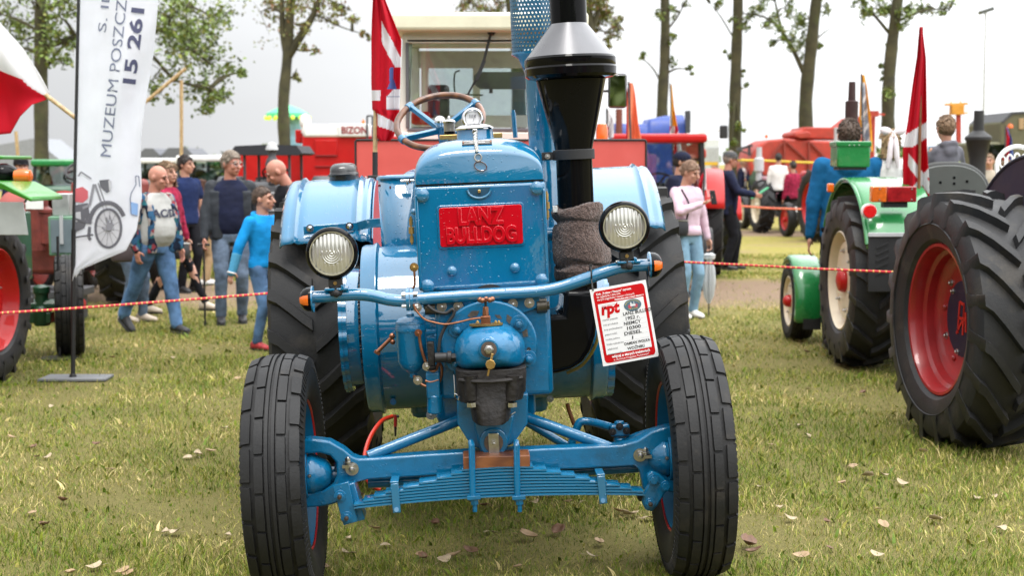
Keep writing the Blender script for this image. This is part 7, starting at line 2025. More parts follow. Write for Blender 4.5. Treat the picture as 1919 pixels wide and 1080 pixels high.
def f1(a, b):
    v, u0, u1 = interp(rows, b); q = W(u0 + (u1 - u0) * a, v, fy_ - .04 + .035 * math.sin(a * 7 + b * 2.2) * (.3 + b) + .02 * math.sin(a * 15 + 3 * b)) - p0; return q
def pat1(a, b):
    v, u0, u1 = interp(rows, b); u = u0 + (u1 - u0) * a
    d = v - (u - 714) * 1.95
    if u > 715 and 36 < d < 76 and v < 125: return 1
    if 168 < v < 189 and u < 713: return 1
    if 708 < u and 212 + (u - 708) * .55 < v < 236 + (u - 708) * .35: return 1
    if u > 722 and 126 < v - (u - 735) * -.2 < 150 and 729 < u < 737: return 2
    if u > 722 and 150 < v < 166 and abs(u - 735) < (v - 140) * .35: return 2
    if u > 724 and 166 <= v < 206 and (v - 166) > (738 - u) * 1.1: return 1 if int((v - 166) / 6) % 2 or (int(v) % 6) else 3
    return 0
cloth('flag_cloth', fl1, f1, 44, 150, pat1, [FR, FW, FB, FG])

# red flag hanging behind the green tractor's seat
fy2 = gy - .35
p0 = W(1722, 400, fy2)
fl2 = thing('flag', 'red flag with white lattice on a brown stick by the grey seat', 'flag', p0)
mb = MB(); mb.cyl(W(1721, 410, fy2) - p0, W(1727, 50, fy2) - p0, .0125, n=12); mb.build('pole', wood('brown_pole_wood', (.20, .085, .03), (.14, .05, .02), .5, 4), fl2)
mb = MB(); mb.cyl(V((0, .0, -.02)), V((0, .0, -.55)), .018, n=10); mb.build('pole_socket', BLACKM, fl2)
rows2 = [(50, 1723, 1728), (108, 1718, 1735), (160, 1710, 1736), (228, 1701, 1737), (280, 1692, 1737), (340, 1692, 1741), (395, 1693, 1741), (430, 1697, 1735), (458, 1707, 1722)]
def f2(a, b):
    v, u0, u1 = interp(rows2, b); return W(u0 + (u1 - u0) * a, v, fy2 - .07 + .14 * b + .04 * math.sin(a * 9 + b * 1.5) + .02 * math.sin(a * 21 + 4 * b)) - p0
def pat2(a, b):
    v, u0, u1 = interp(rows2, b); u = u0 + (u1 - u0) * a
    d = v + (u - 1693) * .62
    if 255 < d < 286 and v < 275: return 1
    if v > 268:
        d1, d2 = (v - 290) - (u - 1705) * 1.35, (v - 390) + (u - 1705) * 1.25
        if u > 1702 and 0 < d1 < 26: return 1
        if u > 1704 and 22 < d2 < 52 and v < 452: return 1
        if u > 1704 and abs(v - 350 - (1718 - u) * 1.2) < 9 and v < 372: return 1
    return 0
cloth('flag_cloth', fl2, f2, 44, 150, pat2, [FR, FW])

# red and white flag at the far left, on a slanting stick
fy3 = 10.9
p0 = W(95, 187, fy3)
fl3 = thing('flag', 'large white over red flag at the left edge on a slanting pale stick', 'flag', p0)
mb = MB(); mb.cyl(W(86, 178, fy3) - p0, W(143, 222, fy3 - .1) - p0, .017, n=12); mb.build('pole', WOODP, fl3)
def f3(a, b):      # a: along the fly (0 at the stick), b: white edge to red edge
    top = [(93, 174), (75, 140), (45, 92), (0, 42), (-80, -40)]; bot = [(88, 186), (60, 196), (38, 218), (20, 250), (-90, 262)]
    def along(P, t):
        t *= len(P) - 1; i = min(int(t), len(P) - 2); w_ = t - i; return P[i][0] + (P[i + 1][0] - P[i][0]) * w_, P[i][1] + (P[i + 1][1] - P[i][1]) * w_
    q0, q1 = along(top, a), along(bot, a)
    return W(q0[0] + (q1[0] - q0[0]) * b, q0[1] + (q1[1] - q0[1]) * b, fy3 + .10 * math.sin(a * 6 + b * 3) * a + .05 * math.sin(b * 9 + a * 2) * a) - p0
cloth('flag_cloth', fl3, f3, 60, 40, lambda a, b: 0 if b < .46 + .30 * max(0, .5 - a) else 1, [FW, FR])
# two bare flag sticks beyond it
for k, (pts, lab) in enumerate((([(340, 290), (340, 150)], 'thin upright pale pole behind the white banner'), ([(250, 210), (348, 128)], 'slanting pale stick leaning against the thin upright pole'), ([(36, 325), (30, 246)], 'thin pale pole under the red and white flag'))):
    a, b = W(pts[0][0], pts[0][1], 24), W(pts[1][0], pts[1][1], 24); mb = MB()
    if k != 1: mb.cyl((a.x, a.y, 0), a, .035, n=8)
    mb.cyl(a, b, .030, n=8); tag(mb.build('pole', WOODP), lab, 'pole')

# feather banner with lettering and the motorcycle print
by = G(137, 713).y
p0 = W(137, 713, by); p0.z = 0
bn = thing('banner', 'white feather banner with museum lettering and a motorcycle print', 'banner', p0)
mb = MB(); mb.cyl((0, 0, 0), W(138, 430, by) - p0, .017, n=12); mb.cyl(W(138, 432, by) - p0, W(150, -120, by) - p0, .012, n=10); mb.build('pole', BLACKM, bn)
mb = MB(); mb.lathe([(.024, .01), (.028, .03), (.018, .05)], (0, 0, 0), Z_, 14); mb.build('pole_joint', BLACKM, bn)
mb = MB(); mb.prism([V((x, y, .004)) for x, y in ((-.23, -.12), (.27, -.10), (.27, .14), (-.22, .14))], (0, 0, .022)); mb.build('base_plate', mat('rubber_base_plate', (.13, .135, .14), .8, var=.2), bn, bevel=.006)
brow = [(-90, 158, 305), (0, 150, 297), (100, 146, 288), (200, 141, 272), (260, 139, 264), (300, 138, 264), (370, 137, 266), (432, 136, 256), (470, 136, 236), (489, 135.5, 190), (505, 135, 152), (527, 134, 138)]
def fb_(a, b, off=0.0):
    v, u0, u1 = interp(brow, b); u = u0 + (u1 - u0) * a
    fold = .045 * math.sin(a * 5.2 + 1.0 + b * 1.6) * min(1, a * 3) + .018 * math.sin(a * 12 - b * 5) * a + .012 * math.sin(b * 17 + a * 8) * a
    return W(u, v, by - off + fold * (.7 + .3 * math.sin(b * 5))) - p0
CLOTHW = see_light(mat('banner_cloth', (.80, .81, .85), .6, var=.03, bump=.25, bscale=7, spec=.3), .5)
cloth('banner_cloth', bn, fb_, 60, 150, lambda a, b: 0, [CLOTHW])
def on_banner(u, v, off=.006):
    b = (v + 90) / 617.0; vv, u0, u1 = interp(brow, b); return fb_((u - u0) / max(1e-3, u1 - u0), b, off)
def banner_text(mb, s, size, u0, v0, u1, v1, bold=0, width=None):
    """text whose baseline runs from (u0,v0) to (u1,v1), size in pixels"""
    vs, fs = textgeo(s, 1.0, align='LEFT', bold=bold); x1 = max(p.x for p in vs)
    L_ = math.hypot(u1 - u0, v1 - v0); ex, ey = (u1 - u0) / L_, (v1 - v0) / L_
    mb.add([on_banner(u0 + ex * p.x / x1 * L_ + ey * p.y * size, v0 + ey * p.x / x1 * L_ - ex * p.y * size) for p in vs], fs)
BI = mat('banner_slate_ink', (.15, .17, .25), .6)
mb = MB()
banner_text(mb, "MUZEUM POSZCZ", 28, 207, 297, 238, 0)
banner_text(mb, "S. IL", 22, 198, 62, 207, -14)
mb.build('slate_lettering', BI, bn, sharp=180)
mb = MB(); banner_text(mb, "15 261", 33, 252, 168, 270, 16, bold=.03); mb.build('bold_lettering', mat('banner_dark_ink', (.06, .065, .13), .6), bn, sharp=180)
def bpoly(mb, pts, off=.006): mb.add([on_banner(u, v, off) for u, v in pts], [tuple(range(len(pts)))])
def bline(mb, pts, w_, off=.007):
    for (a, b) in zip(pts[:-1], pts[1:]):
        d = math.hypot(b[0] - a[0], b[1] - a[1]) or 1; nx_, ny_ = -(b[1] - a[1]) / d * w_ / 2, (b[0] - a[0]) / d * w_ / 2
        bpoly(mb, [(a[0] + nx_, a[1] + ny_), (b[0] + nx_, b[1] + ny_), (b[0] - nx_, b[1] - ny_), (a[0] - nx_, a[1] - ny_)], off)
def ell(c, rx, ry, a0=0, a1=360, n=28): return [(c[0] + rx * math.cos(R_(a0 + (a1 - a0) * i / n)), c[1] + ry * math.sin(R_(a0 + (a1 - a0) * i / n))) for i in range(n + 1)]
MK = mat('print_charcoal', (.11, .11, .13), .6); MG = mat('print_grey', (.22, .22, .25), .6); ML2 = mat('print_pale_grey', (.48, .48, .52), .6)
mb = MB(); bpoly(mb, ell((203, 428), 22, 33), .005); mb.build('printed_wheel_disc', ML2, bn, sharp=180)
mb = MB(); bline(mb, ell((203, 428), 24, 36), 5); 
for i in range(12): t = R_(i * 30 + 8); bline(mb, [(203, 428), (203 + 22 * math.cos(t), 428 + 33 * math.sin(t))], .7)
bline(mb, ell((201, 424), 34, 44, 185, 335), 8, .008); bline(mb, [(168, 425), (166, 445), (170, 450)], 6, .008); mb.build('printed_wheel', MK, bn, sharp=180)
mb = MB(); bline(mb, [(178, 345), (206, 428)], 4, .009); bline(mb, [(184, 343), (212, 424)], 2.5, .009); bline(mb, [(171, 335), (152, 322), (147, 330)], 3, .009); bline(mb, [(176, 345), (168, 385), (150, 392)], 5, .009); bpoly(mb, ell((205, 425), 6, 8), .009); bline(mb, [(150, 405), (200, 432)], 3, .009); mb.build('printed_fork', MG, bn, sharp=180)
mb = MB(); bpoly(mb, [(186, 338), (205, 336), (208, 342), (206, 358), (200, 362), (188, 350)], .009); bpoly(mb, [(140, 385), (165, 380), (168, 402), (158, 428), (140, 436)], .007); bline(mb, [(140, 410), (166, 418)], 4, .008); bline(mb, [(140, 445), (175, 440)], 3, .008); mb.build('printed_engine', MK, bn, sharp=180)
mb = MB(); bpoly(mb, [(203, 337), (209, 340), (209, 354), (205, 359)], .010); bpoly(mb, [(142, 398), (156, 396), (154, 412), (142, 416)], .009); mb.build('printed_highlights', ML2, bn, sharp=180)
mb = MB(); bpoly(mb, [(141, 354), (155, 350), (165, 358), (165, 372), (155, 380), (141, 378)], .008); mb.build('printed_tank', mat('print_tank_red', (.48, .10, .12), .5), bn, sharp=180)
mb = MB(); bline(mb, [(257, 405), (246, 402), (244, 372), (246, 362), (255, 346), (254, 330), (260, 330), (262, 350)], 1.8); mb.build('printed_thumb', BI, bn, sharp=180)
mb = MB(); bpoly(mb, [(244, 378), (259, 382), (258, 404), (244, 400)], .006); mb.build('printed_cuff', mat('print_sky_blue', (.20, .34, .60), .6), bn, sharp=180)
# spike stand in front of the little wheel, with its base
mb = MB(); q = G(112, 674); mb.cyl((q.x, q.y, 0), W(108, 443, q.y), .011, n=10); mb.lathe([(.15, 0), (.15, .014), (.02, .02)], (q.x, q.y, .004), Z_, 28); tag(mb.build('barrier_post', BLACKM), 'thin black barrier post on a round foot before the small tyre', 'post')

# feather flags further off
for lab, rows_, Y, pt, ms in (('salmon orange feather flag right of the tall exhaust', [(155, 1178, 1186), (175, 1174, 1190), (230, 1174, 1196), (300, 1172, 1210), (316, 1174, 1212)], 17, lambda a, b: 2 if (abs(a - .34) < .26 and abs(b - .78) < .12) else (1 if a < .10 else 0), [FO, FR, FG]),
                              ('pale yellow and red feather flag by the blue tarpaulin', [(158, 1256, 1259), (200, 1256, 1263), (250, 1255, 1272), (285, 1262, 1278), (300, 1266, 1274)], 26, lambda a, b: (1 if a > .35 else 2) if b < .55 else (0 if (a + b * 2) % .9 < .4 else 2), [FR, FY, FW]),
                              ('orange edged feather flag with pale stripes', [(140, 1614, 1620), (165, 1612, 1625), (220, 1610, 1632), (285, 1620, 1636)], 21, lambda a, b: 0 if (a < .18 or a > .80 or b < .10) else (2 if int(b * 16 + a * 3) % 3 else 1), [FY, FW, FG]),
                              ('small white and red pennant by the red panel', [(205, 1137, 1141), (225, 1136, 1150), (258, 1134, 1150)], 19, lambda a, b: 1 if (a < .4 and b > .6) else 0, [FW, FR]),
                              ('little white and red flag near the phone', [(317, 1320, 1322), (330, 1314, 1323), (356, 1308, 1324)], 18, lambda a, b: 1 if a < .45 else 0, [FW, FR]),
                              ('red and blue flag beside the army truck', [(238, 1884, 1888), (260, 1886, 1896), (300, 1878, 1900)], 26, lambda a, b: 1 if a > .6 else 0, [FR, FB])):
    b0 = W((rows_[-1][1] + rows_[-1][2]) / 2, rows_[-1][0], Y); b0.z = 0
    t = thing('flag', lab, 'flag', b0); mb = MB(); mb.cyl((0, 0, 0), W(rows_[0][1], rows_[0][0] - 2, Y) - b0, .02, .012, n=10); mb.build('pole', DGREY, t)
    def ff(a, b, rows_=rows_, Y=Y, b0=b0):
        v, u0, u1 = interp(rows_, b); return W(u0 + (u1 - u0) * a, v, Y + .05 + .06 * math.sin(a * 8 + b * 5)) - b0
    cloth('flag_cloth', t, ff, 18, 60, pt, ms)

# ------------------------------------------------------------------ barrier cords
def rope_material():
    m = mat('red_barrier_cord', (.55, .02, .04), .6); N = m.node_tree.nodes; L = m.node_tree.links; b = N['Principled BSDF']
    tc = N.new('ShaderNodeTexCoord'); wv = N.new('ShaderNodeTexWave'); wv.inputs['Scale'].default_value = 9; wv.inputs['Distortion'].default_value = 2; wv.wave_type = 'BANDS'
    L.new(tc.outputs['Object'], wv.inputs[0]); r = N.new('ShaderNodeValToRGB'); r.color_ramp.elements[0].color = (.55, .02, .04, 1); r.color_ramp.elements[0].position = .82; r.color_ramp.elements[1].color = (.70, .45, .12, 1); r.color_ramp.elements[1].position = .88
    L.new(wv.outputs['Fac'], r.inputs[0]); L.new(r.outputs[0], b.inputs['Base Color']); return m
ROPE = rope_material()
def rope(pts, r, lab):
    mb = MB(); mb.tube(pts, r, 8, smooth=8); return tag(mb.build('barrier_rope', ROPE), lab, 'rope')
rope([W(-60, 590, 9.6), W(0, 587, 9.65), W(140, 578, 9.8), W(300, 566, 10.0), W(515, 549, 10.3), W(600, 540, 10.5)], .0085, 'red and yellow barrier cord strung past the white banner')
rope([W(1200, 486, 11.2), W(1275, 491, 11.2), W(1400, 497, 11.0), W(1530, 504, 10.6), W(1670, 510, 10.1), W(1720, 512, 9.9)], .0085, 'red and yellow barrier cord strung to the big red rimmed wheel')
rope([W(1386, 386, 28), W(1440, 390, 28), W(1502, 392, 28)], .018, 'red cord strung before the far red wheeled tractor')

# the spectators crowding behind the photographer (one unseen mass, added to darken what the paint mirrors)
mb = MB(); r_ = random.Random(11)
for i in range(95):
    x, y, H = r_.uniform(-8.5, 8.5), -1.3 - 5.5 * r_.random() ** 1.3, r_.uniform(1.5, 1.9); k = H / 1.75; w_ = r_.uniform(.9, 1.2)
    mb.mat(r_.randrange(4))
    for sx in (-.1, .1): mb.cyl((x + sx * w_, y, 0), (x + sx * w_, y, .9 * k), .07 * w_, .10 * w_, 8)
    mb.mat(r_.randrange(4))
    mb.lathe([(.18 * w_, .82 * k), (.20 * w_, 1.1 * k), (.23 * w_, 1.35 * k), (.16, 1.45 * k), (.06, 1.5 * k)], (x, y, 0), Z_, 12, sc=(1, .6), up=(0, 1, 0))
    for sx in (-1, 1): mb.cyl((x + sx * .24 * w_, y, 1.4 * k), (x + sx * .28 * w_, y + .1, .85 * k), .055, .04, 8)
    mb.mat(4); mb.sph((x, y, 1.62 * k), (.085, .10, .12), 10, 8)
o = mb.build('crowd', [BLACKC, NAVYC, DENIMG, REDC, SKIN], kind='stuff'); tag(o, 'unseen crowd of spectators behind the viewer, added for dark reflections in the paint', 'crowd')

# ------------------------------------------------------------------ the red harvester with a cream cab, close behind
hy = 10.3
hv = thing('harvester', 'red harvester with a cream windowed cab, close behind the blue tractor', 'harvester', ((945 - 959.5) / FPX * hy, hy, 0))
def hl_(u, v, dy=0.0): q = W(u, v, hy + dy); return V((q.x - hv.location.x, dy, q.z))
BONE = mat('bone_paint', (.62, .60, .53), .4, coat=.2, var=.06)
SALM = mat('sun_faded_red_paint', (.60, .095, .080), .35, coat=.3, var=.05)
a, b = hl_(666, 262), hl_(1211, 262)
mb = MB(); mb.box(((a.x + b.x) / 2, .35, (a.z + .75) / 2), (b.x - a.x, .7, a.z - .75)); hp = mb.build('front_panel', SALM, hv, bevel=.012, seg=3)
mb = MB(); mb.tube([(a.x, -.004, a.z - .25), (a.x, -.004, a.z - .01), (a.x + .01, -.004, a.z), (b.x - .01, -.004, a.z), (b.x, -.004, a.z - .01), (b.x, -.004, a.z - .25)], .008, 6); mb.build('panel_seal', BLACKM, hp)
zb_, zt_ = hl_(800, 258, .25).z, hl_(800, 62, .25).z
xl, xr = hl_(746, 150, .25).x, hl_(1093, 150, .25).x
mb = MB()     # cab sides and lower front
cabd = 1.6
for s, x in ((-1, xl), (1, xr)):
    mb.prism([(x, .25, zb_), (x + .03 * -s, .30, zt_), (x + .03 * -s, .36, zt_), (x + .0, .33, zb_)], (-s * .075, 0, 0)); mb.box((x - s * .035, cabd, (zb_ + zt_) / 2), (.07, .08, zt_ - zb_))
mb.build('cab_pillars', BONE, hv, bevel=.008)
mb = MB(); mb.box(((xl + xr) / 2, .30, zb_ - .13), (xr - xl, .12, .34)); mb.box(((xl + xr) / 2, .30, zb_ + .035), (xr - xl - .12, .09, .05)); mb.build('cab_sill', BONE, hv, bevel=.008)
mb = MB(); mb.box(((xl + xr) / 2, .9, zb_ - .25), (xr - xl, 1.3, .5)); mb.build('cab_body', BONE, hv, bevel=.02)
rz0, rz1 = hl_(800, 60, .2).z, hl_(800, 40, .2).z
mb = MB(); mb.box(((xl + xr) / 2, .90, (rz0 + rz1) / 2 + .03), (xr - xl + .06, 1.6, rz1 - rz0 + .06)); rf = mb.build('cab_roof', mat('cream_roof_paint', (.70, .66, .50), .45, var=.08), hv, bevel=.03, seg=3)
mb = MB(); mb.box(((xl + xr) / 2, .29, rz0 - .03), (xr - xl - .10, .10, .09)); mb.build('roof_rail', BONE, hv, bevel=.006)
# windscreen with rubber seal
w0, w1, wz0, wz1 = hl_(762, 0, .24).x, hl_(1078, 0, .24).x, hl_(0, 243, .24).z, hl_(0, 76, .24).z
mb = MB(); mb.box(((w0 + w1) / 2, .262, (wz0 + wz1) / 2), (w1 - w0, .006, wz1 - wz0)); ws = mb.build('windscreen', PANE, hv)
mb = MB()
sl = .022
for c_, sz in ((((w0 + w1) / 2, .255, wz0), (w1 - w0, .03, sl)), (((w0 + w1) / 2, .255, wz1), (w1 - w0, .03, sl)), ((w0, .255, (wz0 + wz1) / 2), (sl, .03, wz1 - wz0 - sl)), ((w1, .255, (wz0 + wz1) / 2), (sl, .03, wz1 - wz0 - sl))): mb.box(c_, sz)
mb.build('window_seal', mat('grey_rubber', (.10, .10, .105), .6), ws, bevel=.004)
mb = MB(); mb.box(((w0 + w1) / 2, cabd - .02, (wz0 + wz1) / 2 + .02), (w1 - w0 - .1, .006, wz1 - wz0 - .2)); rwn = mb.build('rear_window', PANE, hv)
mb = MB()
zc = (wz0 + wz1) / 2 + .02; hh = (wz1 - wz0 - .2)
for x in (w0 + .05, w1 - .05, (w0 + w1) / 2 - .14): mb.box((x, cabd - .01, zc), (.06, .05, hh))
mb.box(((w0 + w1) / 2, cabd - .01, zc + hh / 2 + .04), (w1 - w0, .04, .14)); mb.box(((w0 + w1) / 2, cabd - .01, zc - hh / 2 - .02), (w1 - w0, .04, .1)); mb.build('rear_window_frame', BONE, rwn, bevel=.004)
# inside: seat back, sun visor, mirror
mb = MB(); q = hl_(822, 190, 1.0); mb.box(q, (.17, .10, .26)); mb.box(q + V((0, .0, -.45)), (.45, .12, .5)); mb.build('driver_seat', DGREY, hv, bevel=.03, seg=3)
mb = MB(); q = hl_(950, 152, .5); mb.prism([q + V((x, 0, z)) for x, z in ((-.25, .04), (-.22, .07), (.26, .07), (.26, -.06), (-.20, -.06), (-.25, -.02))], (0, .015, 0)); mb.cyl(q + V((-.12, 0, -.09)), q + V((-.12, 0, -.06)), .014, n=8); mb.build('sun_visor', mat('grey_visor', (.16, .14, .14), .6), hv)
mb = MB(); q0, q1 = hl_(868, 140, .7), hl_(868, 180, .7); mb.tube([hl_(905, 178, .7), hl_(860, 176, .7), hl_(852, 170, .7), hl_(852, 138, .7), hl_(862, 132, .7)], .007, 6, smooth=3); mb.build('grab_rail', DGREY, hv)
mb = MB(); q = hl_(790, 222, .8); mb.box(q, (.14, .3, .10)); mb.build('inner_red_cover', REDP, hv, bevel=.02)
# wiper
mb = MB(); p_, q, r_ = hl_(921, 58, .22), hl_(903, 128, .22), hl_(876, 178, .22)
mb.tube([p_, lerp(p_, q, .5), q], .011, 6); mb.tube([hl_(915, 84, .22), q, r_], .008, 6); mb.bar(hl_(908, 112, .215), hl_(893, 150, .215), .026, .016, up=F_); mb.sph(p_, (.032, .03, .032), 12, 8); mb.build('wiper', BLACKM, hv)
# mirror on the right
mb = MB(); q = hl_(1157, 170, .1); mb.box(q, (.135, .05, .25)); mr_ = mb.build('mirror', BLACKM, hv, bevel=.022, seg=3)
mb = MB(); mb.box(q + V((0, -.027, 0)), (.115, .003, .225)); mb.build('mirror_glass', mat('mirror_glass', (.7, .7, .7), .03, metal=1, var=0), mr_, bevel=.001)
mb = MB(); mb.tube([q + V((-.02, .03, 0)), q + V((-.16, .06, .0)), q + V((-.26, .18, -.03))], .009, 8); mb.build('mirror_arm', BLACKM, mr_)
mb = MB(); q = hl_(1128, 248, .4); mb.lathe([(.045, -.06), (.045, .02), (.035, .06), (.001, .075)], q, Z_, 16); mb.build('beacon', ORANGE, hv)
wheel(hv, (a.x + .25, .7, .62), .62, .42, .34, REDP, -1, N=14, n=28); wheel(hv, (b.x - .25, .7, .62), .62, .42, .34, REDP, 1, N=14, n=28)
mb = MB(); mb.box(((a.x + b.x) / 2, 1.9, 1.1), (1.5, 2.4, .9)); mb.build('hull', REDP, hv, bevel=.03)

# ------------------------------------------------------------------ red combine with white top
by_ = 25.0
cb_ = thing('combine', 'long red combine with a white lettered grain tank behind the crowd', 'combine', ((600 - 959.5) / FPX * by_, by_, 0))
def cl_(u, v, dy=0.0): q = W(u, v, by_ + dy); return V((q.x - cb_.location.x, dy, q.z))
def panel(par, u0, u1, v0, v1, y, d, m, name, bev=.02):
    a, b = cl_(u0, v0, y), cl_(u1, v1, y); mb = MB(); mb.box(((a.x + b.x) / 2, y + d / 2, (a.z + b.z) / 2), (b.x - a.x, d, a.z - b.z)); return mb.build(name, m, par, bevel=bev)
panel(cb_, 437, 570, 277, 395, .3, 2.0, REDP, 'feeder_house'); mbody = panel(cb_, 566, 760, 255, 400, 0, 2.4, REDP, 'body')
panel(mbody, 590, 632, 262, 291, -.03, .03, REDP, 'side_hatch', .01); panel(mbody, 590, 632, 290.5, 292.5, -.04, .03, mat('dark_red_seam', (.2, .01, .01), .5), 'hatch_edge', .004); panel(mbody, 590, 700, 311, 313, -.03, .03, MAT['dark_red_seam'], 'panel_seam', .004)
panel(cb_, 553, 566, 243, 268, .4, 1.2, REDP, 'engine_cover'); tk = panel(cb_, 567, 694, 233, 258, -.02, 2.2, WHITE, 'grain_tank', .05); panel(tk, 634, 692, 232, 256, -.06, .1, WHITE, 'name_panel', .02)
mb = MB(); vs, fs = textgeo('BIZON', 1, bold=.03, align='CENTER'); q0, q1 = cl_(640, 250, -.07), cl_(688, 250, -.07); wx = max(p.x for p in vs) - min(p.x for p in vs)
mb.add([V(((q0.x + q1.x) / 2 + p.x * (q1.x - q0.x) / wx, -.07, q0.z + p.y * .17)) for p in vs], fs); mb.build('name_lettering', mat('dark_red_ink', (.28, .02, .02), .5), tk, sharp=180)
mb = MB(); q = cl_(572, 228, .3); mb.sph(q, (.10, .1, .14), 12, 8); mb.cyl(q, q + V((0, 0, -.2)), .07, n=10); mb.build('air_filter', WHITE, cb_)
mb = MB(); q = cl_(681, 229, .2); mb.lathe([(.03, -.06), (.03, .02), (.001, .06)], q, Z_, 10); mb.build('beacon', ORANGE, cb_)
mb = MB()
for x in (688, 698): mb.cyl(cl_(x, 260, -.1), cl_(x, 217, -.1), .018, n=6)
mb.cyl(cl_(688, 217, -.1), cl_(698, 217, -.1), .018, n=6); mb.build('ladder_rail', DGREY, cb_)
for x in (-.9, 1.6): wheel(cb_, (x, -.1, .7), .7, .4, .4, BONE, -1, N=12, n=24)
# salt and pepper: striped ride or stand behind the tree
t = thing('fairground_ride', 'green and blue fairground ride top behind the forked tree', 'ride', (W(540, 300, 60).x, 60, 0))
mb = MB(); z_ = W(540, 215, 60).z; mb.cyl((0, 0, 0), (0, 0, z_), .25, n=12); mb.build('mast', mat('sky_blue_paint', (.12, .38, .62), .5), t)
mb = MB(); mb.lathe([(.9, z_ - .1), (.88, z_ + .05), (.5, z_ + .25), (.1, z_ + .4)], (0, 0, 0), Z_, 24); cn = mb.build('canopy', mat('mint_paint', (.08, .55, .25), .5), t)
mb = MB()
for i in range(16): mb.sph((.9 * math.cos(i * math.pi / 8), .9 * math.sin(i * math.pi / 8), z_ - .14), .09, 8, 6)
mb.build('bulbs', mat('lime_bulb', (.55, .75, .05), .4, emit=((.6, .9, .1), .5)), cn)
mb = MB(); z2 = W(540, 250, 60).z; mb.box((.35, 0, z2), (.5, .5, 1.4)); mb.build('backboard', mat('pale_blue_board', (.25, .45, .6), .5, var=.4, vscale=3), t, bevel=.05)

# ------------------------------------------------------------------ rows of old tractors
old_tractor('dark old tractor with a black canopy and chimney before the red combine', V((W(515, 300, 21).x, 20.2, 0)), R_(4), DGREY, DGREY, R=.66, exh=None, lamps=True)
ct = thing('canopy', 'black canvas canopy on four posts over the dark old tractor', 'canopy', V((W(517, 300, 22).x, 21.6, 0)))
z0, z1 = W(517, 287, 21.2).z, W(517, 271, 21.2).z; hw_ = 135 / 2 / FPX * 21.2
mb = MB(); mb.rings([[V((x, y, z)) for x, z in ((-hw_, z0), (-hw_ * .84, z1 - .02), (0, z1 + .01 * (y > 0)), (hw_ * .85, z1 - .01), (hw_, z0), (hw_ * .9, z0 - .03), (-hw_ * .9, z0 - .03))] for y in (-.5, 0, .5, .9)]); mb.build('canvas', mat('black_canvas', (.020, .021, .026), .8, var=.3, bump=.3, bscale=6), ct, sharp=30)
for x, y in ((-hw_ * .62, -.4), (hw_ * .62, -.4), (-hw_ * .62, .8), (hw_ * .62, .8)):
    mb = MB(); mb.cyl((x, y, 0), (x, y, z0), .022, n=8); mb.build('post', DGREY, ct)
mb = MB(); q = W(510, 300, 20.0) - ct.location; cx = q.x; zz = lambda v: W(510, v, 20.0).z
mb.lathe([(.06, zz(345)), (.06, zz(322)), (.085, zz(318)), (.10, zz(308)), (.075, zz(298)), (.055, zz(294)), (.055, zz(284)), (.085, zz(278)), (.06, zz(270)), (.02, zz(268))], (cx, q.y, 0), Z_, 20)
st_ = tag(mb.build('chimney', mat('pitted_steel', (.06, .06, .065), .5, metal=.5, var=.4, vscale=10), loc=ct.location), 'steel chimney with a pale rain cap rising before the black canopy', 'chimney')
mb = MB(); mb.lathe([(.09, zz(281)), (.085, zz(277)), (.06, zz(269)), (.01, zz(266))], (cx, q.y - .001, 0), Z_, 20); mb.build('rain_cap', LGREY, st_)
old_tractor('grey tractor with a white roofed cab behind the navy polo man', V((W(368, 300, 27).x, 26, 0)), R_(-12), DGREY, REDP, R=.7, cab=(WHITE, 1.25, W(360, 292, 27).z - .1, 1.15, 1.0, 2.3), hood_h=1.25)
old_tractor('tractor with a flat white roof half hidden behind the white banner', V((W(285, 300, 32).x, 31, 0)), R_(-8), GREY, DGREY, R=.7, cab=(WHITE, 1.25, W(285, 297, 32).z - .1, 1.2, 1.0, 2.3), hood_h=1.25)
RC = old_tractor('red cabbed tractor behind the orange feather flag', V((W(1222, 300, 19).x + .05, 18.6, 0)), R_(-6), REDP, REDP, R=.72, cab=(REDP, 1.25, W(1222, 250, 19.8).z - .12, 1.22, .9, 2.2), hood_h=1.25)
old_tractor('tractor with red rear rims and tall silver exhaust in the second row', V((W(1492, 300, 30.5).x + .62, 31.5, 0)), R_(189), REDP, REDP, R=.76, r=.47, fr=.38, track=.72, wb=2.0, hood_h=1.45, fenders=False, lamps=False, exh=(-.25, 0.6, W(1525, 238, 30.5).z, .11, LGREY))
old_tractor('small dark tractor with a white pan seat carrying two riders', V((W(1466, 300, 33).x + .1, 35.2, 0)), R_(186), mat('dusty_rose_paint', (.34, .16, .19), .5, var=.2), CREAM, R=.62, seatm=WHITE, plate=True, hood_h=1.3, fenders=False, exh=(.35, .3, W(1437, 275, 34).z, .12, LGREY), lamps=False)
old_tractor('red tractor with dark rims behind the woman in pink', V((W(1262, 300, 24).x, 26.0, 0)), R_(184), REDP, DGREY, R=.62, hood_h=1.15, lamps=False, seatm=BONE)
old_tractor('weathered red tractor with a red pan seat behind the left green one', V((W(100, 300, 15.6).x, 18.4, 0)), R_(178), mat('dull_oxide_red', (.20, .028, .018), .55, var=.4, vscale=4), REDO, R=.60, track=.56, hood_h=1.42, seatm=REDP, plate=True, lamps=False)
gb = old_tractor('green roofed tractor far behind the white banner', V((W(112, 300, 23).x, 23, 0)), R_(8), DKGREEN, REDP, R=.7, cab=(GREEN, 1.25, W(112, 297, 23).z - .12, 1.2, 1.0, 2.2), hood_h=1.25)
gbx = thing('radiator_box', 'grey green radiator box above the small front tyre at the left', 'radiator', (W(116, 300, 13).x, 13.2, 0))
def xl_(u, v): q = W(u, v, 13.0) - gbx.location; q.y = -.2; return q
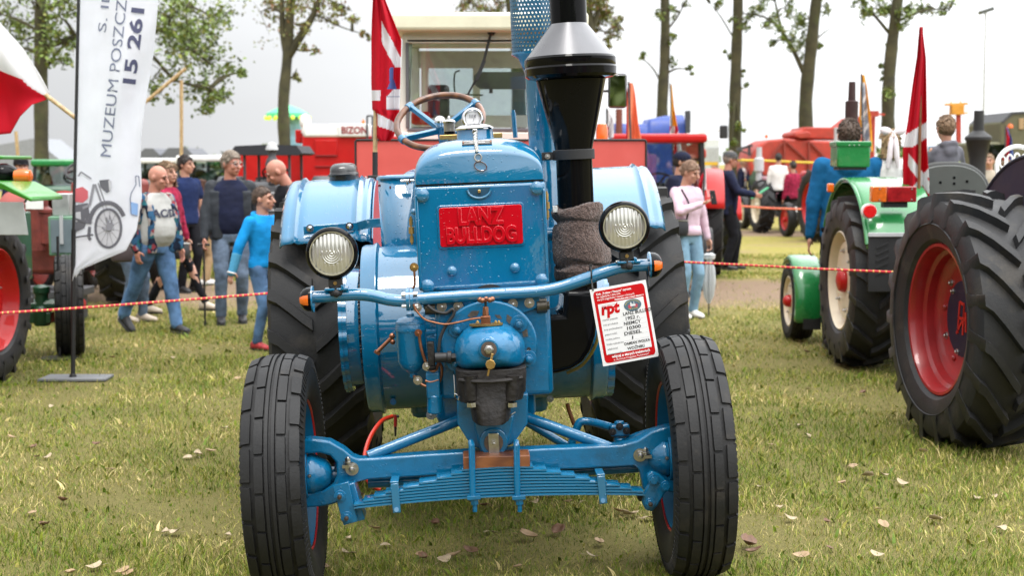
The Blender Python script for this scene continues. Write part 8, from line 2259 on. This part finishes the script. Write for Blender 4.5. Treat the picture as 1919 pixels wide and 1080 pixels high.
a, b = xl_(88, 406), xl_(142, 480); mb = MB(); mb.box(((a.x + b.x) / 2, 0, (a.z + b.z) / 2), (b.x - a.x, .35, a.z - b.z)); fr_ = mb.build('frame', mat('sage_green_paint', (.12, .24, .15), .45, var=.1), gbx, bevel=.01)
mb = MB(); mb.box(((a.x + b.x) / 2, -.18, (a.z + b.z) / 2), (b.x - a.x - .05, .01, a.z - b.z - .06)); mb.build('panel', mat('blue_grey_panel', (.14, .18, .20), .5), fr_)
mb = MB(); mb.box(((a.x + b.x) / 2, -.19, (a.z + b.z) / 2 + .06), (.03, .02, a.z - b.z - .1)); mb.build('strap', LGREY, fr_)
q0, q1 = xl_(90, 363), xl_(124, 406); mb = MB(); mb.box(((q0.x + q1.x) / 2, 0, (q0.z + q1.z) / 2), (q1.x - q0.x, .2, q0.z - q1.z)); mb.build('tank', mat('dull_aluminium', (.38, .39, .38), .45, metal=.5, var=.2), gbx, bevel=.01)
mb = MB(); mb.box(((a.x + b.x) / 2, .1, b.z / 2), (.12, .12, b.z)); mb.build('stand', DKGREEN, gbx)
mb = MB(); rr = random.Random(5)
ej = thing('stationary_engine', 'rusty red stationary engine standing behind the green radiator box', 'engine', (W(70, 300, 14.3).x, 14.6, 0))
mb.box((0, 0, .75), (.5, .5, .5)); mb.build('block', mat('oily_dark_red', (.13, .022, .016), .5, var=.5, vscale=8), ej, bevel=.05)
for i, (u, v, r_, h) in enumerate(((70, 375, .07, .5), (58, 390, .05, .4), (84, 400, .06, .3))):
    q = W(u, v, 14.2) - ej.location; mb = MB(); mb.lathe([(r_, -h), (r_, 0), (r_ * 1.3, .01), (r_ * 1.3, .04), (r_ * .6, .07), (r_ * .6, .14), (.01, .16)], q, Z_, 16); mb.build('cylinder', MAT['oily_dark_red'], ej)
mb = MB(); mb.box((0, 0, .3), (.7, .7, .08)); mb.box((-.25, 0, .13), (.08, .6, .26)); mb.box((.25, 0, .13), (.08, .6, .26)); mb.build('skid', DGREY, ej, bevel=.01)
q = W(71, 383, 14) - ej.location; mb = MB(); mb.box(q + V((0, -.1, 0)), (.17, .012, .09)); pl_ = mb.build('number_plate', WHITE, ej, bevel=.003)

# ------------------------------------------------------------------ big machines on the skyline
ty = 44
th = thing('thresher', 'huge weathered red threshing machine on the skyline', 'thresher', (W(1500, 300, ty).x, ty, 0))
def tl_(u, v, dy=0.0): q = W(u, v, ty + dy); return V((q.x - th.location.x, dy, q.z))
outl = [(1405, 305), (1412, 285), (1422, 272), (1440, 262), (1470, 259), (1500, 262), (1560, 264), (1640, 262), (1640, 330), (1405, 330)]
mb = MB(); mb.prism([tl_(u, v) for u, v in outl], (0, 2.6, 0)); bd = mb.build('hull', REDO, th, bevel=.06)
mb = MB(); mb.prism([tl_(u, v, .2) for u, v in ((1486, 254), (1490, 247), (1505, 243), (1506, 238), (1580, 238), (1605, 218), (1640, 218), (1640, 262), (1495, 260))], (0, 2.0, 0)); mb.build('straw_walker', REDO, th, bevel=.06)
mb = MB(); mb.prism([tl_(u, v, .15) for u, v in ((1488, 256), (1490, 249), (1512, 246), (1518, 252), (1512, 259), (1496, 260))], (0, -.25, 0)); mb.build('hood_flap', REDO, th, bevel=.03)
mb = MB()
for a_, b_ in (((1470, 262), (1470, 325)), ((1474, 266), (1512, 300)), ((1466, 268), (1440, 300)), ((1516, 264), (1516, 325)), ((1520, 268), (1560, 310))): mb.bar(tl_(*a_, -.06), tl_(*b_, -.06), .05, .08, up=F_)
mb.build('braces', mat('rusty_brace', (.22, .03, .018), .6, var=.3), bd)
mb = MB(); mb.bar(tl_(1380, 281, .3), tl_(1410, 272, .3), .08, .08); mb.bar(tl_(1384, 281, .3), tl_(1408, 290, .3), .05, .05); mb.bar(tl_(1404, 274, .3), tl_(1404, 292, .3), .08, .08); mb.build('drawbar_frame', DGREY, th)
mb = MB(); q = tl_(1436, 259, .5); mb.lathe([(.05, 0), (.05, .08), (.001, .13)], q, Z_, 10); mb.build('beacon', ORANGE, th)
for x in (-1.2, 2.0): wheel(th, (x, .2, .5), .5, .25, .3, REDO, -1, kind='plain', n=24)
# yellow guard tape along the foot of it
mb = MB(); mb.tube([W(1380, 300, 36), W(1430, 301, 36), W(1500, 304, 36), W(1530, 305, 36)], .032, 6); tag(mb.build('barrier_tape', mat('yellow_tape', (.60, .42, .03), .6)), 'yellow barrier tape in front of the red threshing machine', 'tape')
# lorry with blue tarpaulin
ly = 38
lr = thing('lorry', 'lorry loaded under a rumpled blue tarpaulin', 'truck', (W(1220, 300, ly).x, ly, 0))
def lt_(u, v, dy=0.0): q = W(u, v, ly + dy); return V((q.x - lr.location.x, dy, q.z))
a, b = lt_(1152, 228), lt_(1283, 300); mb = MB()
def tarp(p, q_):
    x = a.x + (b.x - a.x) * p; ang = q_ * math.pi; n_ = mnoise.noise(V((x * 1.1, q_ * 5, 2)))
    top = a.z + (.10 if x > a.x + .9 else -.02) + .10 * n_ + .08 * math.sin(x * 2.1) * (x > a.x + .8)
    y = 1.1 - 1.15 * math.copysign(abs(math.cos(ang)) ** .3, math.cos(ang)) + .05 * n_; z = b.z - .6 + (top - b.z + .6) * abs(math.sin(ang)) ** .25
    return V((x, y, z))
mb.grid(tarp, 40, 24); mb.build('tarpaulin', mat('blue_tarpaulin', (.018, .055, .28), .45, var=.2, bump=.4, bscale=3), lr, sharp=180)
mb = MB(); mb.prism([tarp(0, i / 24) for i in range(25)], (.01, 0, 0)); mb.prism([tarp(1, i / 24) for i in range(25)], (-.01, 0, 0)); mb.build('tarpaulin_end', MAT['blue_tarpaulin'], lr)
mb = MB(); mb.box(((a.x + b.x) / 2, 1.1, 1.0), (b.x - a.x, 2.1, .25)); mb.build('load_bed', DGREY, lr, bevel=.02)
for x in (a.x + .4, b.x - .4): wheel(lr, (x, .1, .5), .5, .28, .28, DGREY, -1, kind='plain', n=24)
mb = MB(); q = lt_(1160, 222, -.1); mb.cyl(q + V((0, 0, -1.2)), q + V((0, 0, .25)), .09, n=12); mb.build('exhaust_pipe', mat('rust_brown_steel', (.16, .04, .025), .7), lr)
mb = MB(); mb.box(lt_(1288, 275, -.05), (.12, .3, 1.9)); mb.build('tail_frame', DGREY, lr)
# red harvester piece, white container, mirror on its arm
t = thing('combine', 'red harvester tail with a white rail beside the blue tarpaulin', 'combine', (W(1300, 300, 30).x, 30, 0))
def rl_(u, v, dy=0.0): q = W(u, v, 30 + dy); return V((q.x - t.location.x, dy, q.z))
mb = MB(); mb.prism([rl_(u, v) for u, v in ((1287, 258), (1306, 258), (1306, 250), (1316, 248), (1318, 276), (1324, 282), (1324, 296), (1287, 298))], (0, 1.4, 0)); mb.build('hull', REDO, t, bevel=.03)
mb = MB(); mb.cyl(rl_(1288, 272, -.1), rl_(1316, 258, -.1), .022, n=8); mb.cyl(rl_(1286, 252, -.1), rl_(1352, 243, -.1), .018, n=8); mb.build('white_rail', WHITE, t)
mb = MB(); mb.box(rl_(1356, 247, -.12), (.17, .08, .28)); mb.build('mirror', BLACKM, t, bevel=.03)
mb = MB(); mb.box((0, .7, .6), (.5, 1.2, 1.2)); mb.build('chassis', DGREY, t)
mb = MB(); a, b = rl_(1288, 303, -.1), rl_(1345, 310, -.1); mb.box(((a.x + b.x) / 2, -.1, (a.z + b.z) / 2), (b.x - a.x, .06, .07)); mb.build('yellow_bar', mat('yellow_paint', (.60, .36, .02), .5), t)
mb = MB(); a, b = W(1322, 276, 70), W(1348, 310, 70); mb.box(((a.x + b.x) / 2, 71, b.z / 2 + a.z / 2 - .4), (b.x - a.x, 2, a.z - b.z + 1.6)); cn = mb.build('container', mat('pale_container', (.55, .57, .58), .5, var=.1), bevel=.02); tag(cn, 'pale shipping container far behind the row of trees', 'container')
mb = MB()
for i in range(7): mb.box((a.x + (b.x - a.x) * (i + .5) / 7, 69.97, (a.z + b.z) / 2), (.03, .06, a.z - b.z)); 
mb.build('rib', LGREY, cn)
# army truck, crane, black chimney, lamp mast at the right
ay = 34
at_ = thing('army_truck', 'olive army truck with a boxy body at the right edge', 'truck', (W(1905, 300, ay).x + .3, ay, 0))
OLIVE = mat('olive_drab_paint', (.105, .100, .052), .6, var=.15)
def al_(u, v, dy=0.0): q = W(u, v, ay + dy); return V((q.x - at_.location.x, dy, q.z))
a, b = al_(1877, 212), al_(1960, 285); mb = MB(); mb.prism([V((a.x, 0, b.z - 1)), V((a.x - .02, 0, a.z - .22)), V((a.x + .22, 0, a.z)), V((b.x, 0, a.z + .05)), V((b.x, 0, b.z - 1))], (0, 2.4, 0)); bx_ = mb.build('box_body', OLIVE, at_, bevel=.04)
mb = MB(); mb.prism([V((a.x + .0, -.02, a.z - .2)), V((a.x + .24, -.02, a.z + .03)), V((b.x, -.02, a.z + .08)), V((b.x, -.02, a.z + .02)), V((a.x + .26, -.02, a.z - .03)), V((a.x + .04, -.02, a.z - .24))], (0, 2.44, 0)); mb.build('roof_edge', DGREY, bx_)
mb = MB(); mb.box(al_(1914, 232, -.02), (.12, .03, .26)); mb.build('vent', BEIGEC, bx_, bevel=.01)
mb = MB(); q = al_(1866, 278, .3); mb.box(q + V((-.1, .6, -.3)), (1.0, 1.8, .9)); cabm = mb.build('cab', OLIVE, at_, bevel=.08, seg=3); mb = MB(); mb.box(q + V((-.1, -.31, -.08)), (.7, .02, .34)); mb.build('windscreen', SMOKE, cabm)
mb = MB(); q = al_(1893, 236, -.1); mb.lathe([(.07, -.05), (.07, .0), (.05, .04), (.001, .06)], q, Z_, 12); mb.build('beacon', ORANGE, at_)
for x in (-.6, 1.2): wheel(at_, (x, .1, .5), .5, .3, .28, OLIVE, -1, kind='plain', n=24)
mb = MB(); a, b = W(1790, 272, 60), W(1882, 300, 60); mb.box(((a.x + b.x) / 2, 62, a.z / 2 + .0), (b.x - a.x, 4, a.z)); tag(mb.build('shed', mat('blue_grey_shed', (.12, .24, .38), .6, var=.3), bevel=.03), 'low blue roofed shed on the skyline at the right', 'shed')
mb = MB(); a, b = W(0, 268, 80), W(92, 310, 80); mb.prism([V((a.x - 3, 82, 0)), V((a.x - 3, 82, a.z - .5)), V((a.x + 1.2, 82, a.z + .3)), V((b.x, 82, b.z + .3)), V((b.x, 82, 0))], (0, 5, 0)); tag(mb.build('tent', mat('grey_tent', (.22, .23, .25), .7, var=.15)), 'large grey marquee roof on the skyline at the left edge', 'tent')
for k, (u0, u1, v0, lab) in enumerate(((258, 300, 278, 'dark grey pavilion roof left of the white roofed cabs'), (303, 362, 277, 'slate grey pavilion roof behind the white roofed cabs'))):
    a, b = W(u0, v0, 75), W(u1, 310, 75); mb = MB(); mb.prism([V((a.x, 75, 0)), V((a.x, 75, a.z - .35)), V((a.x + .35, 75, a.z)), V((b.x - .35, 75, a.z)), V((b.x, 75, a.z - .35)), V((b.x, 75, 0))], (0, 4, 0)); tag(mb.build('pavilion', mat('slate_canvas', (.10, .105, .12), .7)), lab, 'tent')
cy = 42; cr_ = thing('crane', 'yellow loader arm raised above the boy', 'crane', (W(1793, 300, cy).x, cy, 0))
def ck(u, v): q = W(u, v, cy) - cr_.location; q.y = 0; return q
mb = MB(); mb.box(ck(1793, 206), (.36, .3, .28)); mb.bar(ck(1770, 196), ck(1814, 194), .07, .07); mb.bar(ck(1802, 213), ck(1814, 211), .05, .05); mb.cyl(ck(1782, 196), ck(1782, 188), .02, n=6); mb.cyl(ck(1800, 195), ck(1800, 186), .02, n=6); mb.build('head', mat('crane_yellow', (.55, .24, .02), .5, var=.15), cr_, bevel=.01)
mb = MB(); q = ck(1796, 215); mb.bar(q, (q.x + .1, 0, 0), .12, .12, up=Y_); mb.build('mast', REDO, cr_)
t = thing('hoist', 'dark red jib behind the orange edged feather flag', 'crane', (W(1638, 300, 40).x, 40, 0)); mb = MB(); q = W(1638, 213, 40) - t.location; q.y = 0; mb.cyl((q.x, 0, 0), q, .04, n=8); mb.box(q, (.22, .2, .16)); mb.bar(q + V((-.3, 0, .0)), q + V((.3, 0, -.02)), .05, .05); mb.build('arm', REDO, t)
by2 = 20; q = W(1832, 300, by2)
bc = thing('parked_tractor', 'black funnelled old tractor behind the boy', 'tractor', (q.x, by2, 0))
z_ = lambda v: W(1832, v, by2).z
mb = MB(); mb.lathe([(.16, z_(430)), (.16, z_(380)), (.115, z_(370)), (.115, z_(300)), (.17, z_(264)), (.185, z_(262)), (.185, z_(257)), (.17, z_(255)), (.075, z_(245)), (.068, z_(207)), (.05, z_(207)), (.05, z_(230))], (0, 0, 0), Z_, 28); mb.build('funnel', BLACKM, bc)
mb = MB(); mb.box((-.4, .5, .95), (.55, 1.6, .7)); mb.build('bonnet', DGREY, bc, bevel=.08, seg=3)
for sx in (-1, 1): wheel(bc, (-.4 + sx * .7, 1.9, .68), .68, .4, .4, DGREY, sx, N=12, n=24); wheel(bc, (-.4 + sx * .6, 0, .42), .42, .2, .26, DGREY, sx, kind='plain', n=24)
# white pressed seat at the right edge, on the next tractor
ws_y = 9.9; q = W(1906, 300, ws_y); wt_ = thing('tractor_seat', 'white pierced metal tractor seat on a post at the right edge', 'seat', (q.x, ws_y, 0))
z0 = W(1906, 326, ws_y).z; z1 = W(1906, 272, ws_y).z; mb = MB()
cx_ = .0
arc = [(cx_ + .14 * math.cos(t), 0, z0 + (z1 - z0) * (.25 + .70 * math.sin(t))) for t in np.linspace(R_(205), R_(-25), 24)]
mb.tube([V(p) for p in arc], .016, 8)
for k in range(-2, 3):
    mb.torus(V((cx_ + k * .050, 0, z0 + (z1 - z0) * (.52 - .05 * abs(k)))), V((0, -1, .1)), .028, .008, 18, 6, sc=(.7, 1.4))
mb.tube([V(arc[0]), V((cx_ - .05, -.05, z0 - .02)), V((cx_ + .05, -.05, z0 - .02)), V(arc[-1])], .014, 8, smooth=4); mb.build('back_rest', WHITE, wt_)
mb = MB(); mb.sph((cx_, -.05, z0 - .03), (.17, .15, .03), 20, 8); mb.build('pan', WHITE, wt_)
mb = MB(); mb.bar((cx_, 0, .0), (cx_, 0, z0 - .03), .06, .03, up=Y_); mb.build('post', DGREY, wt_)
# floodlight mast
my = 60; q = W(1842, 300, my); lm_ = thing('floodlight_mast', 'slim floodlight mast at the upper right', 'lamp post', (q.x, my, 0))
zt_ = W(1844, 22, my).z; mb = MB(); mb.cyl((0, 0, 0), (W(1847, 22, my).x - q.x, 0, zt_), .07, .035, n=10); mb.build('mast', LGREY, lm_)
mb = MB(); mb.box((W(1848, 20, my).x - q.x, 0, zt_ + .05), (.60, .35, .16), Matrix.Rotation(R_(-18), 3, 'Y')); mb.build('floodlight', GREY, lm_, bevel=.03)
